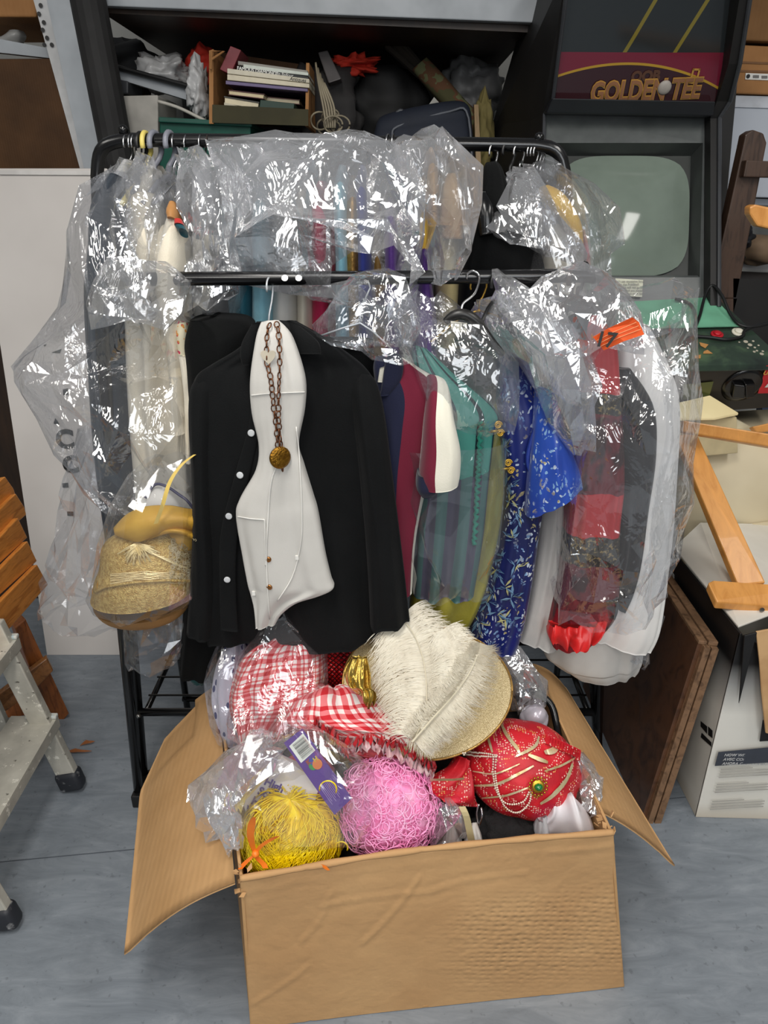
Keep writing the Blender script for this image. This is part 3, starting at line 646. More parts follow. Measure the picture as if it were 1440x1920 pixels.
o = MB().slab([at(1375, 522, 2.3), at(1560, 530, 2.3), at(1560, 700, 2.3), at(1375, 690, 2.3)], (0, .3, 0)).build('black_cabinet', BLACKB); tag(o, 'black cabinet side behind the dark wooden post', 'cabinet')
# dark wooden post with crossbar
dw = thing('dark_wooden_stand', Vector((at(1362, 560, 2.3).x, 2.3, 0)), 'dark stained wooden stand with rounded post top at right edge', 'stand')
ps = [at(u, v, 2.3) for u, v in ((1330, 560), (1382, 560), (1438, 268), (1432, 250), (1412, 243), (1398, 252), (1394, 272))]
MB().slab(ps, (0, .045, 0), .004).build('post', DARKW, dw)
MB().slab([at(1330, 560, 2.3), at(1382, 560, 2.3), Vector((at(1382, 560, 2.3).x - .09, 2.3, 0)), Vector((at(1382, 560, 2.3).x - .15, 2.3, 0))], (0, .04, 0)).build('post_foot', DARKW, dw)
MB().slab([at(1400, 300, 2.27), at(1520, 306, 2.27), at(1520, 334, 2.27), at(1394, 332, 2.27)], (0, .05, 0), .003).build('crossbar', DARKW, dw)
o = MB().slab([at(1406, 388, 1.72), at(1416, 383, 1.72), at(1830, 472, 1.72), at(1830, 514, 1.72), at(1420, 424, 1.72), at(1406, 402, 1.72)], (0, .03, 0), .004)
q_ = at(1800, 480, 1.72); o.box((q_.x, 1.735, q_.z / 2), (.05, .03, q_.z)); o = o.build('beech_offcut', BEECH); tag(o, 'pale beech wooden arm end poking in above the arcade panel', 'wood')

# ================================================================== right hand pile
tv = thing('television_carton', (1.15, 1.75, 0), 'white printed television carton with torn open flaps, right foreground', 'carton')
X0, X1, Y0, Y1, ZT = .824, 1.42, 1.385, 2.22, .575
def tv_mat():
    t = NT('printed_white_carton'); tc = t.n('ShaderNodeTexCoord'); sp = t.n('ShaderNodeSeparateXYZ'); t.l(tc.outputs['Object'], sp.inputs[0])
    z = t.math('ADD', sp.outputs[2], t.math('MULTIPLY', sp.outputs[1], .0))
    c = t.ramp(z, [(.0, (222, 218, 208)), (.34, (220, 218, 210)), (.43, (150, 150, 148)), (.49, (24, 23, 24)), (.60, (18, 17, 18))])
    low_tan = t.ramp(z, [(.0, (1, 1, 1, 1)), (.05, (0, 0, 0, 1))])  # browner towards the bottom edge
    c = t.mix(t.math('MULTIPLY', low_tan, .5), c, (170, 150, 120))
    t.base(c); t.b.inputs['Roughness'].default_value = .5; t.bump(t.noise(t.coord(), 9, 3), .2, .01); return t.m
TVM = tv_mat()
def wall(name, pts, t, m, par, **k): return MB().slab([Vector(p) for p in pts], t, .0015).build(name, m, par, **k)
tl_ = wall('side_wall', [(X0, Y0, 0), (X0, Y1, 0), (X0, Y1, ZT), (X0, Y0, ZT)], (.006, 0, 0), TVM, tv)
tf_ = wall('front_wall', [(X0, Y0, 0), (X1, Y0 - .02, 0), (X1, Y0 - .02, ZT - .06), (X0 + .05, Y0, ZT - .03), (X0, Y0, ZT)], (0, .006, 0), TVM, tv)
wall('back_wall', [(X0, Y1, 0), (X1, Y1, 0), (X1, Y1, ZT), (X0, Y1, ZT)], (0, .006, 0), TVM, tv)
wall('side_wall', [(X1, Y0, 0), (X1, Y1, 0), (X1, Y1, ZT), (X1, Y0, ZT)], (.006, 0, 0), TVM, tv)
wall('top_flap', [(X0 + .004, Y0 + .02, ZT + .002), (X0 + .26, Y0 + .14, ZT + .014), (X1, Y0 + .22, ZT + .012), (X1, Y1 - .27, ZT + .006), (X0 + .1, Y1 - .34, ZT + .05), (X0 + .004, Y1 - .41, ZT + .004)], (0, 0, .005), M('white_flap', (228, 225, 216), .55, c2=(216, 212, 202), vs=6), tv)
wall('second_flap', [(X0 + .26, Y0 + .2, ZT + .03), (X1, Y0 + .1, ZT + .02), (X1, Y0 + .45, ZT + .05), (X0 + .34, Y0 + .4, ZT + .06)], (0, 0, .005), M('white_flap', (228, 225, 216), .55), tv)
wall('torn_flap', [at(1418, 1185, 1.372), at(1500, 1170, 1.372), at(1500, 1390, 1.345), at(1436, 1375, 1.345), at(1428, 1300, 1.352), at(1424, 1240, 1.362)], (0, .005, 0), M('torn_card', (196, 158, 112), .7, c2=(176, 136, 92)), tv)
wall('dark_flap', [at(1396, 1192, 1.37), at(1420, 1186, 1.37), at(1406, 1240, 1.37), at(1386, 1320, 1.37)], (0, .005, 0), INK, tv)
def fx(u, v): return at(u, v, Y0 - .004 - .02 * (at(u, v, Y0).x - X0) / (X1 - X0) - .004)
BAN = M('slate_banner', (62, 66, 76), .5)
MB().slab([fx(1347, 1410), fx(1520, 1394), fx(1520, 1424), fx(1340, 1436)], (0, -.0006, 0)).build('print_banner', BAN, tf_)
for k, s_ in enumerate(('NOW WITH HOME CONNECT', 'AVEC CONNEXION HOME', 'AHORA CON CONECTIVIDAD')):
    text('banner_text', s_, M('banner_ink', (190, 190, 190), .5), tf_, fx(1357 - 2 * k, 1415 + 8 * k) + Vector((0, -.002, 0)), (0, -1, 0), (0, 0, 1), .0115, align='LEFT', shear=.25, bold=.0002)
mb = MB()
rg = random.Random(3)
for blk in (1442, 1470, 1502):
    for r_ in range(4):
        v0 = blk + r_ * 5; x0 = 1352 - (v0 - 1440) * .27; w_ = 60 if r_ == 0 else 100
        mb.slab([fx(x0, v0), fx(x0 + w_, v0 - w_ * .06), fx(x0 + w_, v0 + 1.6 - w_ * .06), fx(x0, v0 + 1.6)], (0, -.0004, 0))
mb.build('small_print', M('print_grey', (176, 172, 164), .6), tf_, kind='stuff')
def lx(u, v): p = atx(u, v, X0 - .0015); return p
for q in ([(1314, 1352), (1326, 1362), (1326, 1376), (1314, 1362)], [(1316, 1374), (1334, 1392), (1334, 1400), (1314, 1382)], [(1328, 1362), (1336, 1370), (1336, 1384), (1328, 1378)]):
    MB().slab([lx(*p) for p in q], (-.0006, 0, 0)).build('printed_mark', INK, tl_)
for q in ([(1246, 1056), (1254, 1066), (1254, 1078), (1246, 1068)], [(1257, 1068), (1264, 1077), (1264, 1090), (1257, 1080)]):
    MB().slab([lx(*p) for p in q], (-.0006, 0, 0)).build('printed_mark', WHITEINK, tl_)
MB().slab([fx(1430, 1350), fx(1500, 1340), fx(1500, 1386), fx(1424, 1390)], (0, -.0006, 0)).build('printed_mark', INK, tf_)
# worn brown board leaning on the carton
bd = thing('brown_board', (.74, 1.6, 0), 'thick worn brown wooden board leaning against the white television carton', 'board')
q0, q1, q2, q3 = Vector((.676, 1.375, 0)), at(1308, 1208, 1.43), Vector((.770, 1.93, .515)), Vector((.665, 1.93, 0))
nb = (q1 - q0).cross(q3 - q0).normalized(); nb = nb if nb.x > 0 else -nb
MB().slab([q0, q1, q2, q3], nb * .012).build('face_sheet', PANELW, bd)
MB().slab([q0 + nb * .012, q1 + nb * .012, q2 + nb * .012, q3 + nb * .012], nb * .036).build('core_frame', PANELE, bd)
rails = [(q0, q1), (q1, q2)]
mb = MB()
dv = (q1 - q0).normalized(); du = (q2 - q1).normalized()
mb.slab([q0 - du * .012 + nb * .013, q1 - du * .012 + nb * .013, q1 - du * .012 + nb * .028, q0 - du * .012 + nb * .028], du * .013)
mb.slab([q0 - du * .012 + nb * .032, q1 - du * .012 + nb * .032, q1 - du * .012 + nb * .049, q0 - du * .012 + nb * .049], du * .013)
mb.build('edge_strip', PANELE, bd)
mb = MB(); mb.slab([q1 + nb * .001, q2 + nb * .001, q2 + nb * .022, q1 + nb * .022], dv * .010, .002); mb.slab([q1 + nb * .026, q2 + nb * .026, q2 + nb * .05, q1 + nb * .05], dv * .012, .002)
mb.build('top_strip', PANELE, bd)
# cream case and papers
cc = thing('cream_case', at(1350, 1000, 1.95), 'big cream plastic machine case on the television carton', 'case')
loft('case_body', CREAM, cc, [(1256, 868, 1520, 846, 2.12, .12), (1240, 880, 1520, 858, 2.08, .17), (1240, 960, 1520, 948, 2.08, .17), (1246, 1020, 1520, 1004, 2.08, .17)], 20, 30, full=.18)
MB().slab([at(1392, 984, 1.905), at(1520, 966, 1.905), at(1520, 974, 1.905), at(1392, 992, 1.905)], (0, -.006, 0)).build('case_ledge', CREAM, cc)
o = MB().slab([at(1290, 855, 2.0), at(1370, 862, 2.0), at(1440, 848, 2.05), at(1480, 846, 2.05), at(1480, 838, 2.08), at(1400, 836, 2.08), at(1300, 840, 2.08)], (0, 0, .012), .003).build('torn_card_sheet', PALEC); tag(o, 'torn pale card lying along the top of the cream case', 'card')
cb = thing('cream_carton', at(1310, 860, 1.9), 'pale yellow card carton behind the golden wooden frame', 'carton')
MB().slab([at(1270, 760, 1.87), at(1330, 746, 1.91), at(1384, 779, 1.89), at(1340, 788, 1.86), at(1270, 790, 1.84)], (0, 0, .008), .002).build('lid', PALEC, cb)
MB().slab([at(1270, 790, 1.87), at(1382, 782, 1.90), at(1384, 850, 1.90), at(1270, 860, 1.87)], (0, .05, 0), .003).build('carton_wall', M('pale_carton_side', (214, 198, 156), .65), cb)
o = MB().slab([at(1330, 795, 2.0), at(1380, 785, 2.0), at(1408, 800, 2.0), at(1410, 862, 2.0), at(1320, 862, 2.0)], (0, .08, 0), .003).build('paper_stack', M('paper_cream', (232, 222, 190), .7)); tag(o, 'cream block of papers behind the crossing beech bars', 'paper')
# golden wooden frame
wf = thing('beech_easel', at(1395, 1120, 1.5), 'golden beech wooden easel frame lying on the television carton', 'easel')
def bar(name, px, thick): return MB().slab([at(*p) for p in px], thick, .004).build(name, BEECH, wf)
bar('long_bar', [(1268, 815, 1.86), (1307, 812, 1.86), (1436, 1092, 1.51), (1385, 1098, 1.51)], (0, .012, -.022))
bar('top_bar', [(1282, 788, 1.80), (1500, 822, 1.72), (1500, 848, 1.72), (1280, 810, 1.80)], (0, .028, -.012))
bar('foot_bar', [(1328, 1092, 1.50), (1336, 1088, 1.52), (1520, 1100, 1.50), (1520, 1142, 1.46), (1344, 1128, 1.46)], (0, .006, -.024))
MB().disc(at(1429, 1144, 1.455), (0, -1, 0), .006, .002, 12).build('screw_head', M('steel_screw', (170, 170, 168), .35, 1), wf)
bar('rear_bar', [(1410, 800, 1.95), (1500, 780, 1.95), (1500, 800, 1.95), (1420, 812, 1.95)], (0, .02, -.01))

# ================================================================== left: white panel, chair, ladder
wp = thing('lettered_board', Vector((-.95, 2.2, 0)), 'tall white panel with black lettering leaning behind the rack', 'board')
w0, w1 = atz(88, 1228, .0), atz(246, 1228, 0); w1.y = w0.y; tilt = (at(0, 316, 2.40).y - w0.y) / at(0, 316, 2.40).z
wt = [w0, w1 + Vector((.16, 0, 0)), None, None]
TL, TRp = at(-60, 316, 2.40), at(226, 318, 2.40)
LB = at(2, 700, 2.27)
slope = (LB - w0) / (LB.z - w0.z)
TLc = w0 + slope * (TL.z); TLc.y = 2.40
TRp.z = TLc.z; TRp.y = TLc.y
wpo = MB().slab([w0, w1, TRp, TLc], (0, .012, .001), .001).build('panel_sheet', WHITEP, wp)
NW = (w1 - w0).cross(TLc - w0).normalized(); NW = NW if NW.y < 0 else -NW
def pw(u, v): return hit(u, v, wpo, lift=.0015)[0]
MB().slab([pw(0, 320), pw(205, 321), pw(205, 329), pw(0, 328)], NW * .004).build('top_lip', M('panel_lip', (224, 220, 216), .4), wp)
for s_, (u, v), sz in (('C', (122, 825), .085), ('C', (133, 872), .075)):
    text('panel_letter', s_, INK, wp, pw(u, v) + NW * .001, NW, (0, 0, 1), sz, bold=.004, ext=.0003)
for q in ([(101, 793), (104, 784), (112, 795), (102, 795)], [(126, 959), (138, 959), (138, 967), (127, 967)], [(97, 661), (116, 654), (113, 662)], [(82, 647), (88, 645), (84, 650)], [(117, 906), (128, 905), (129, 914), (118, 914)], [(118, 730), (128, 728), (128, 740), (119, 741)]):
    MB().slab([pw(*p) for p in q], NW * .0006).build('letter_piece', INK, wp)
wch = thing('wooden_folding_chair', Vector((-.97, 1.6, 0)), 'varnished orange pine slatted chair at the left edge', 'chair')
sl = [[(-60, 958), (10, 893), (26, 916), (30, 928), (-60, 1006)], [(-60, 1012), (30, 925), (46, 950), (50, 965), (-60, 1064)], [(-60, 1072), (34, 970), (52, 1008), (-60, 1112)], [(-60, 1128), (52, 1014), (70, 1052), (-60, 1170)], [(-60, 1188), (70, 1058), (91, 1096), (9, 1190), (-60, 1236)]]
for k, q in enumerate(sl):
    mb = MB(); pts = [atx(u, v, -.965 + .014 * (4 - k) * -1) for u, v in q]
    mb.slab(pts, (-.016, 0, -.003), .003).build('slat', CHAIRW, wch)
def leg(name, px, thick, m, par): return MB().slab([at(*p) for p in px], thick, .003).build(name, m, par)
leg('leg', [(28, 1178, 1.70), (48, 1160, 1.72), (130, 1338, 1.77), (118, 1352, 1.77), (92, 1354, 1.77)], (-.03, .03, 0), CHAIRW2, wch)
leg('stretcher', [(-40, 1330, 1.60), (88, 1234, 1.73), (100, 1258, 1.73), (70, 1290, 1.70), (-40, 1372, 1.60)], (-.01, .02, 0), wood('brown_pine', (128, 84, 44), (96, 58, 28), (10, 3, 10)), wch)
leg('rear_slat', [(-60, 1360, 1.75), (60, 1290, 1.8), (80, 1320, 1.8), (-60, 1440, 1.75)], (-.01, .03, 0), CHAIRW2, wch)
# step ladder
def ladder_mat():
    t = NT('paint_spattered_aluminium'); v = t.coord()
    c = t.ramp(t.noise(v, 9, 4), [(.35, (168, 164, 154)), (.55, (192, 188, 176)), (.75, (214, 210, 198))])
    sp = t.ramp(t.noise(t.coord('Object', (1, 1, 1), loc=(3, 1, 0)), 34, 4, .7), [(.60, (0, 0, 0, 1)), (.66, (1, 1, 1, 1))])
    c = t.mix(sp, c, (236, 232, 220)); dk = t.ramp(t.noise(t.coord('Object', (1, 1, 1), loc=(7, 2, 0)), 46, 3), [(.27, (1, 1, 1, 1)), (.32, (0, 0, 0, 1))])
    t.base(t.mix(dk, c, (104, 100, 92))); t.b.inputs['Metallic'].default_value = .25; t.b.inputs['Roughness'].default_value = .5; return t.m
ALU = ladder_mat()
ld = thing('step_ladder', (-.95, 1.28, 0), 'paint spattered aluminium step ladder in the left foreground', 'ladder')
fA_, fB_ = Vector((-.858, 1.48, .03)), Vector((-.845, 1.075, .03))
ln = Vector((-.205, 0, 1)).normalized()
for k, f0 in enumerate((fA_, fB_)):
    f1 = f0 + ln * .53
    MB().slab([f0 + Vector((-.028, -.012, 0)), f0 + Vector((.028, -.012, 0)), f1 + Vector((.028, -.012, 0)), f1 + Vector((-.028, -.012, 0))], (0, .024, 0), .003).build('rail', ALU, ld)
    mb = MB(); mb.box(f0 + Vector((.0, 0, 0)) + ln * .01, (.066, .042, .062), (0, R(-11), 0), .012); mb.build('rubber_foot', M('spattered_black_rubber', (36, 38, 44), .55, c2=(150, 150, 150), vs=30, lo=.56, hi=.66), ld, smooth=True)
    b0 = f0 + Vector((-.18, .05, 0)); b0.z = 0
    MB().slab([b0, b0 + Vector((.035, 0, 0)), f1 + Vector((-.1, .04, -.05)), f1 + Vector((-.135, .04, -.05))], (0, .018, 0), .002).build('rear_leg', ALU, ld)
for k, z in enumerate((.205, .455)):
    c0 = fA_ + ln * (z / ln.z) ; c1 = fB_ + ln * (z / ln.z)
    a_, b_ = c0 + Vector((.035, .02, 0)), c1 + Vector((.035, -.02, 0))
    st_ = MB().slab([a_, b_, b_ + Vector((-.125, 0, 0)), a_ + Vector((-.125, 0, 0))], (0, 0, .005), .001).build('tread', ALU, ld)
    MB().slab([a_, b_, b_ + Vector((0, 0, -.028)), a_ + Vector((0, 0, -.028))], (-.003, 0, 0)).build('tread_lip', ALU, st_)
    MB().slab([a_ + Vector((.002, 0, .006)), a_ + Vector((-.08, 0, .006)), a_ + Vector((-.08, -.016, .006)), a_ + Vector((.002, -.016, .006))], (0, 0, .01), .003).build('blue_paint_ridge', M('pale_blue_paint', (150, 178, 188), .5, c2=(206, 204, 196), vs=40), st_)
for nm, a_, b_, w_ in (('leaf_scrap', (122, 1412), (172, 1408), .010), ('leaf_scrap', (150, 1398), (178, 1390), .012)):
    p, q = atz(a_[0], a_[1], .003), atz(b_[0], b_[1], .008)
    o = MB().strip(smooth_path([p, p.lerp(q, .3) + Vector((0, .004, .004)), p.lerp(q, .7) + Vector((0, -.004, .006)), q], 9), (0, 1, .2), [.002, w_ * .6, w_, w_ * 1.4, w_, w_ * .8, w_ * .7, w_ * .4, .001]).build(nm, M('dry_orange_leaf', (148, 88, 44), .7))
    tag(o, 'curled orange brown scrap on the floor, ' + ('nearer the ladder foot' if a_[0] == 122 else 'farther from the ladder foot'), 'scrap')
# ================================================================== clear film
def film(name, haze=.10, gloss=.10, tint=(.97, .98, 1.0), scale=16, bump=.5, rough=.09):
    t = NT(name); nt = t.t; nt.nodes.remove(t.b)
    v = t.coord('Object', (1, 1, .7))
    geo = t.n('ShaderNodeNewGeometry')
    def vm(op, x, y):
        q = t.n('ShaderNodeVectorMath', operation=op)
        for i, z in enumerate((x, y)):
            if z is None: continue
            if isinstance(z, tuple): q.inputs[i].default_value = z
            else: t.l(z, q.inputs[i])
        return q.outputs[0]
    wn = t.n('ShaderNodeTexNoise'); wn.inputs['Scale'].default_value = scale * .5; wn.inputs['Detail'].default_value = 2; t.l(v, wn.inputs['Vector'])
    warp = vm('MULTIPLY', vm('SUBTRACT', wn.outputs['Color'], (.5, .5, .5)), (2.2 / scale,) * 3)
    nrm = geo.outputs['Normal']
    for sc_, am, st in ((scale * 2.0, .26 * bump, (1.0, 1.0, .4)), (scale * 4.5, .13 * bump, (.5, 1.0, 1.0))):
        vo = t.n('ShaderNodeTexVoronoi', feature='F1', distance='MANHATTAN'); vo.inputs['Scale'].default_value = sc_
        t.l(vm('MULTIPLY', vm('ADD', v, warp), st), vo.inputs['Vector'])
        nrm = vm('ADD', nrm, vm('MULTIPLY', vm('SUBTRACT', vo.outputs['Color'], (.5, .5, .5)), (am,) * 3))
    b = t.n('ShaderNodeBump'); b.inputs['Strength'].default_value = .45; b.inputs['Distance'].default_value = .02
    t.l(t.math('ABSOLUTE', t.math('SUBTRACT', t.noise(v, scale * 1.2, 3, .5, .8), .5)), b.inputs['Height']); t.l(vm('NORMALIZE', nrm, None), b.inputs['Normal'])
    tr = t.n('ShaderNodeBsdfTransparent'); tr.inputs[0].default_value = (*tint, 1)
    gl = t.n('ShaderNodeBsdfAnisotropic'); gl.inputs['Color'].default_value = (1, 1, 1, 1); gl.inputs['Roughness'].default_value = rough
    t.l(b.outputs[0], gl.inputs['Normal'])
    df = t.n('ShaderNodeBsdfTranslucent'); df.inputs['Color'].default_value = (.98, .98, 1, 1)
    d2 = t.n('ShaderNodeBsdfDiffuse'); d2.inputs['Color'].default_value = (.98, .98, 1, 1); t.l(b.outputs[0], d2.inputs['Normal'])
    lw = t.n('ShaderNodeLayerWeight'); lw.inputs['Blend'].default_value = .35; t.l(b.outputs[0], lw.inputs['Normal'])
    m0 = t.n('ShaderNodeMixShader'); m0.inputs[0].default_value = .5; t.l(df.outputs[0], m0.inputs[1]); t.l(d2.outputs[0], m0.inputs[2])
    m1 = t.n('ShaderNodeMixShader'); t.l(t.math('MULTIPLY_ADD', t.math('POWER', lw.outputs['Facing'], 2.0), haze * 1.6, haze), m1.inputs[0]); t.l(tr.outputs[0], m1.inputs[1]); t.l(m0.outputs[0], m1.inputs[2])
    m2 = t.n('ShaderNodeMixShader'); t.l(t.math('MINIMUM', t.math('MULTIPLY_ADD', t.math('POWER', lw.outputs['Facing'], 1.5), .40, gloss), .8), m2.inputs[0]); t.l(m1.outputs[0], m2.inputs[1]); t.l(gl.outputs[0], m2.inputs[2])
    t.l(m2.outputs[0], t.out.inputs[0]); return t.m
FILM = film('clear_film', .045, .16)
FILM_W = film('whitish_film', .20, .36, scale=14, bump=.6)  # haze and gloss raised to make these bags look more strongly lit
FILM_S = film('smooth_clear_film', .035, .10, scale=7, bump=.35)
FILM_M = film('milky_film_sleeve', .24, .10, scale=5, bump=.3)
def bag(label, levels, m=None, crum=.02, cs=15, seed=1, rows=0, n=0, group='clear film garment bags on the rack', name='garment_bag', cap=None, cell=.026, full=.6, **kw):
    """thin film sleeve: an angular, creased tube whose folds are real edges"""
    rg = np.random.RandomState(seed)
    arr = [list(at(q[0], q[1], q[4])) + list(at(q[2], q[3], q[4])) + [q[5]] for q in levels]
    A0 = catmull(arr, 40); mid = (A0[:, :3] + A0[:, 3:6]) / 2
    length = np.sum(np.linalg.norm(np.diff(mid, axis=0), axis=1)); width = np.max(np.linalg.norm(A0[:, 3:6] - A0[:, :3], axis=1))
    rows = int(np.clip(length / (cell * 1.5), 7, 46)); n = int(np.clip(width / cell, 7, 34))
    A = catmull(arr, rows); N = 2 * n; s_ = np.linspace(0, 2, N, endpoint=False)
    cx = -np.cos(np.pi * s_); th = np.sin(np.pi * s_); th = np.sign(th) * np.abs(th) ** full
    L, Q = A[:, :3], A[:, 3:6]; c = (L + Q) / 2; h = (Q - L) / 2
    d = np.cross(h, np.gradient(c, axis=0)); d /= np.linalg.norm(d, axis=1)[:, None] + 1e-9; d = np.where((d[:, 1] < 0)[:, None], -d, d)
    V = c[:, None, :] + h[:, None, :] * cx[None, :, None] - d[:, None, :] * (A[:, 6][:, None] * th[None, :])[:, :, None]
    P = V.reshape(-1, 3); D = np.repeat(-d, N, axis=0); hn = np.repeat(h / (np.linalg.norm(h, axis=1)[:, None] + 1e-9), N, axis=0)
    T = np.repeat(np.gradient(c, axis=0), N, axis=0); T /= np.linalg.norm(T, axis=1)[:, None] + 1e-9
    thick = np.repeat(np.minimum(1, A[:, 6] / .03), N)
    k = len(P); am = crum * .62
    pleat = vnoise(np.stack([np.tile(s_ * n * .33, rows), np.repeat(np.arange(rows) * .16, N), np.full(k, seed * 1.3)], 1), seed)
    P = P + D * ((rg.uniform(-1, 1, k) * am + pleat * crum * .9) * thick)[:, None] + hn * (rg.uniform(-1, 1, k) * min(cell * .38, crum) + vnoise(P * 9, seed + 4) * crum * .6)[:, None] + T * (rg.uniform(-1, 1, k) * cell * .5)[:, None]
    bm = bmesh.new(); vv = [bm.verts.new(p) for p in P]
    for i in range(rows - 1):
        for j in range(N):
            q = (i * N + j, i * N + (j + 1) % N, (i + 1) * N + (j + 1) % N, (i + 1) * N + j)
            if rg.rand() < .5: bm.faces.new([vv[x] for x in (q[0], q[1], q[2])]); bm.faces.new([vv[x] for x in (q[0], q[2], q[3])])
            else: bm.faces.new([vv[x] for x in (q[0], q[1], q[3])]); bm.faces.new([vv[x] for x in (q[1], q[2], q[3])])
    bmesh.ops.bevel(bm, geom=[e for e in bm.edges if len(e.link_faces) == 2 and e.calc_face_angle(0) > .25], offset=.0015, segments=1, affect='EDGES', clamp_overlap=True)
    bm.verts.index_update()
    o = obj(name, [x.co.copy() for x in bm.verts], [[x.index for x in f.verts] for f in bm.faces], m or FILM, None, False); bm.free()
    return tag(o, label, 'plastic bag', group)

# ================================================================== clothes rack
rk = thing('clothes_rack', (0, 1.5, 0), 'black tubular double clothes rack behind the cardboard box', 'clothes rack')
rear = [at(185, 420, 1.545), at(182, 330, 1.55), at(186, 292, 1.55), at(200, 272, 1.55), at(232, 262, 1.55), at(420, 264, 1.55), at(720, 268, 1.55), at(1000, 272, 1.55), at(1034, 278, 1.55), at(1052, 296, 1.55), at(1060, 330, 1.55)]
def poly_tube(pts, r, name, par=rk, sub=None): return MB().tube(pts, r, 12).build(name, BLACKM, par, smooth=True)
rf0, rf1 = Vector((-.668, 1.50, .02)), Vector((.60, 1.50, .02))
poly_tube([rf0] + [rear[0]] + smooth_path(rear[1:5], 10) + rear[5:8] + smooth_path(rear[7:], 8)[1:] + [rf1], .0125, 'rear_frame')
front = [at(192, 640, 1.36), at(190, 560, 1.345), at(196, 536, 1.34), at(216, 525, 1.34), at(250, 523, 1.34), at(520, 522, 1.34), at(800, 520, 1.34), at(1080, 517, 1.34), at(1112, 518, 1.34), at(1134, 532, 1.34), at(1142, 570, 1.345)]
ff0, ff1 = Vector((-.662, 1.44, .02)), Vector((.60, 1.53, .02))
poly_tube([ff0, at(226, 1140, 1.43)] + smooth_path(front[0:5], 12) + front[5:8] + smooth_path(front[7:], 8)[1:] + [ff1], .0125, 'front_frame')
for (u, v, Y) in ((231, 244, 1.55), (1011, 258, 1.55), (1095, 500, 1.34)):
    MB().ball(at(u, v, Y), .010, 2).ball(at(u, v + 14, Y), (.006, .006, .014), 1).build('rail_finial', M('gloss_black', (12, 12, 13), .22), rk, smooth=True)
mb = MB(); mb.tube([at(228, 246, 1.55) + Vector((.01 * math.cos(k * .9), .01 * math.sin(k * .9), .0022 * k)) for k in range(8)], .002, 5)
for i, zz in enumerate((.2525, .04)):
    MB().tube([Vector((-.65, 1.50, zz)), Vector((.56, 1.50, zz))], .011, 10).build('front_crossbar', BLACKM, rk, smooth=True)
    MB().tube([Vector((-.64, 1.82, zz)), Vector((.55, 1.82, zz))], .010, 10).build('rear_crossbar', BLACKM, rk, smooth=True)
for y in np.linspace(1.56, 1.8, 4): MB().tube([Vector((-.64, y, .26)), Vector((.55, y, .26))], .003, 6).build('shelf_wire', BLACKM, rk, smooth=True)
for x in (-.63, .54):
    MB().tube([Vector((x, 1.82, 0)), Vector((x, 1.82, .62))], .010, 10).build('rear_leg', BLACKM, rk, smooth=True)
    MB().box((x - .03, 1.465, .02), (.03, .10, .04), bev=.004).build('foot_block', BLACKP, rk)
    MB().tube([Vector((x, 1.50, .2525)), Vector((x, 1.82, .2525))], .008, 8).build('side_bar', BLACKM, rk, smooth=True)
mb = MB(); mb.ball((-.645, 1.485, .2525), .007, 1); mb.ball((-.645, 1.485, .045), .007, 1)
mb.build('bolt_heads', M('bright_bolt', (190, 190, 186), .3, 1), rk, kind='stuff', smooth=True)
for u in (534, 560):
    MB().disc(at(u, 521, 1.324), (0, -.8, .5), .006, .002, 14).build('rail_button', M('steel_cap', (170, 170, 168), .3, .8), rk)

# ------------------------------------------------------------------ hangers
SIL = M('silver_wire', (196, 196, 198), .25, 1); GLD = M('gold_wire', (196, 156, 72), .3, 1); BRN = M('brown_plastic_hook', (66, 42, 34), .35)
YEL = M('yellow_plastic_hook', (226, 206, 110), .4); GRY = M('grey_plastic_hook', (128, 130, 140), .4)
HWOOD = M('black_hanger_wood', (22, 20, 19), .35)
def hanger(u, v_rail, v_low, Y, m, r, ang, label, shoulders=True, arm=.17, arm_m=None, drop=.05):
    """hook over the rail at pixel (u, v_rail), stem down to pixel row v_low; ang = turn of the hanger's plane about Z"""
    top = at(u, v_rail, Y); low = at(u, v_low, Y); rr = .0155 + r
    t = thing('hanger', low, label, 'hanger', 'hangers on the rails')
    dx = Vector((math.cos(ang), math.sin(ang), 0))
    pts = [top + Vector((0, 0, -.012)) + dx * (rr * math.cos(a)) + Vector((0, 0, rr * math.sin(a))) for a in np.linspace(R(200), R(-10), 14)]
    pts += smooth_path([pts[-1], pts[-1] + Vector((0, 0, -.016)) - dx * rr * .35, low + Vector((0, 0, .015)), low], 6)[1:]
    MB().tube(pts, r, 7).build('hook', m, t, smooth=True)
    if shoulders:
        am = arm_m or m; ar_ = max(r, .0022) if am is not HWOOD else .009
        MB().tube([low - dx * arm + Vector((0, 0, -drop)), low - dx * arm * .4 + Vector((0, 0, -.012)), low, low + dx * arm * .4 + Vector((0, 0, -.012)), low + dx * arm + Vector((0, 0, -drop))], ar_, 7).build('shoulder_bar', am, t, smooth=True)
    return t
A90 = R(80)
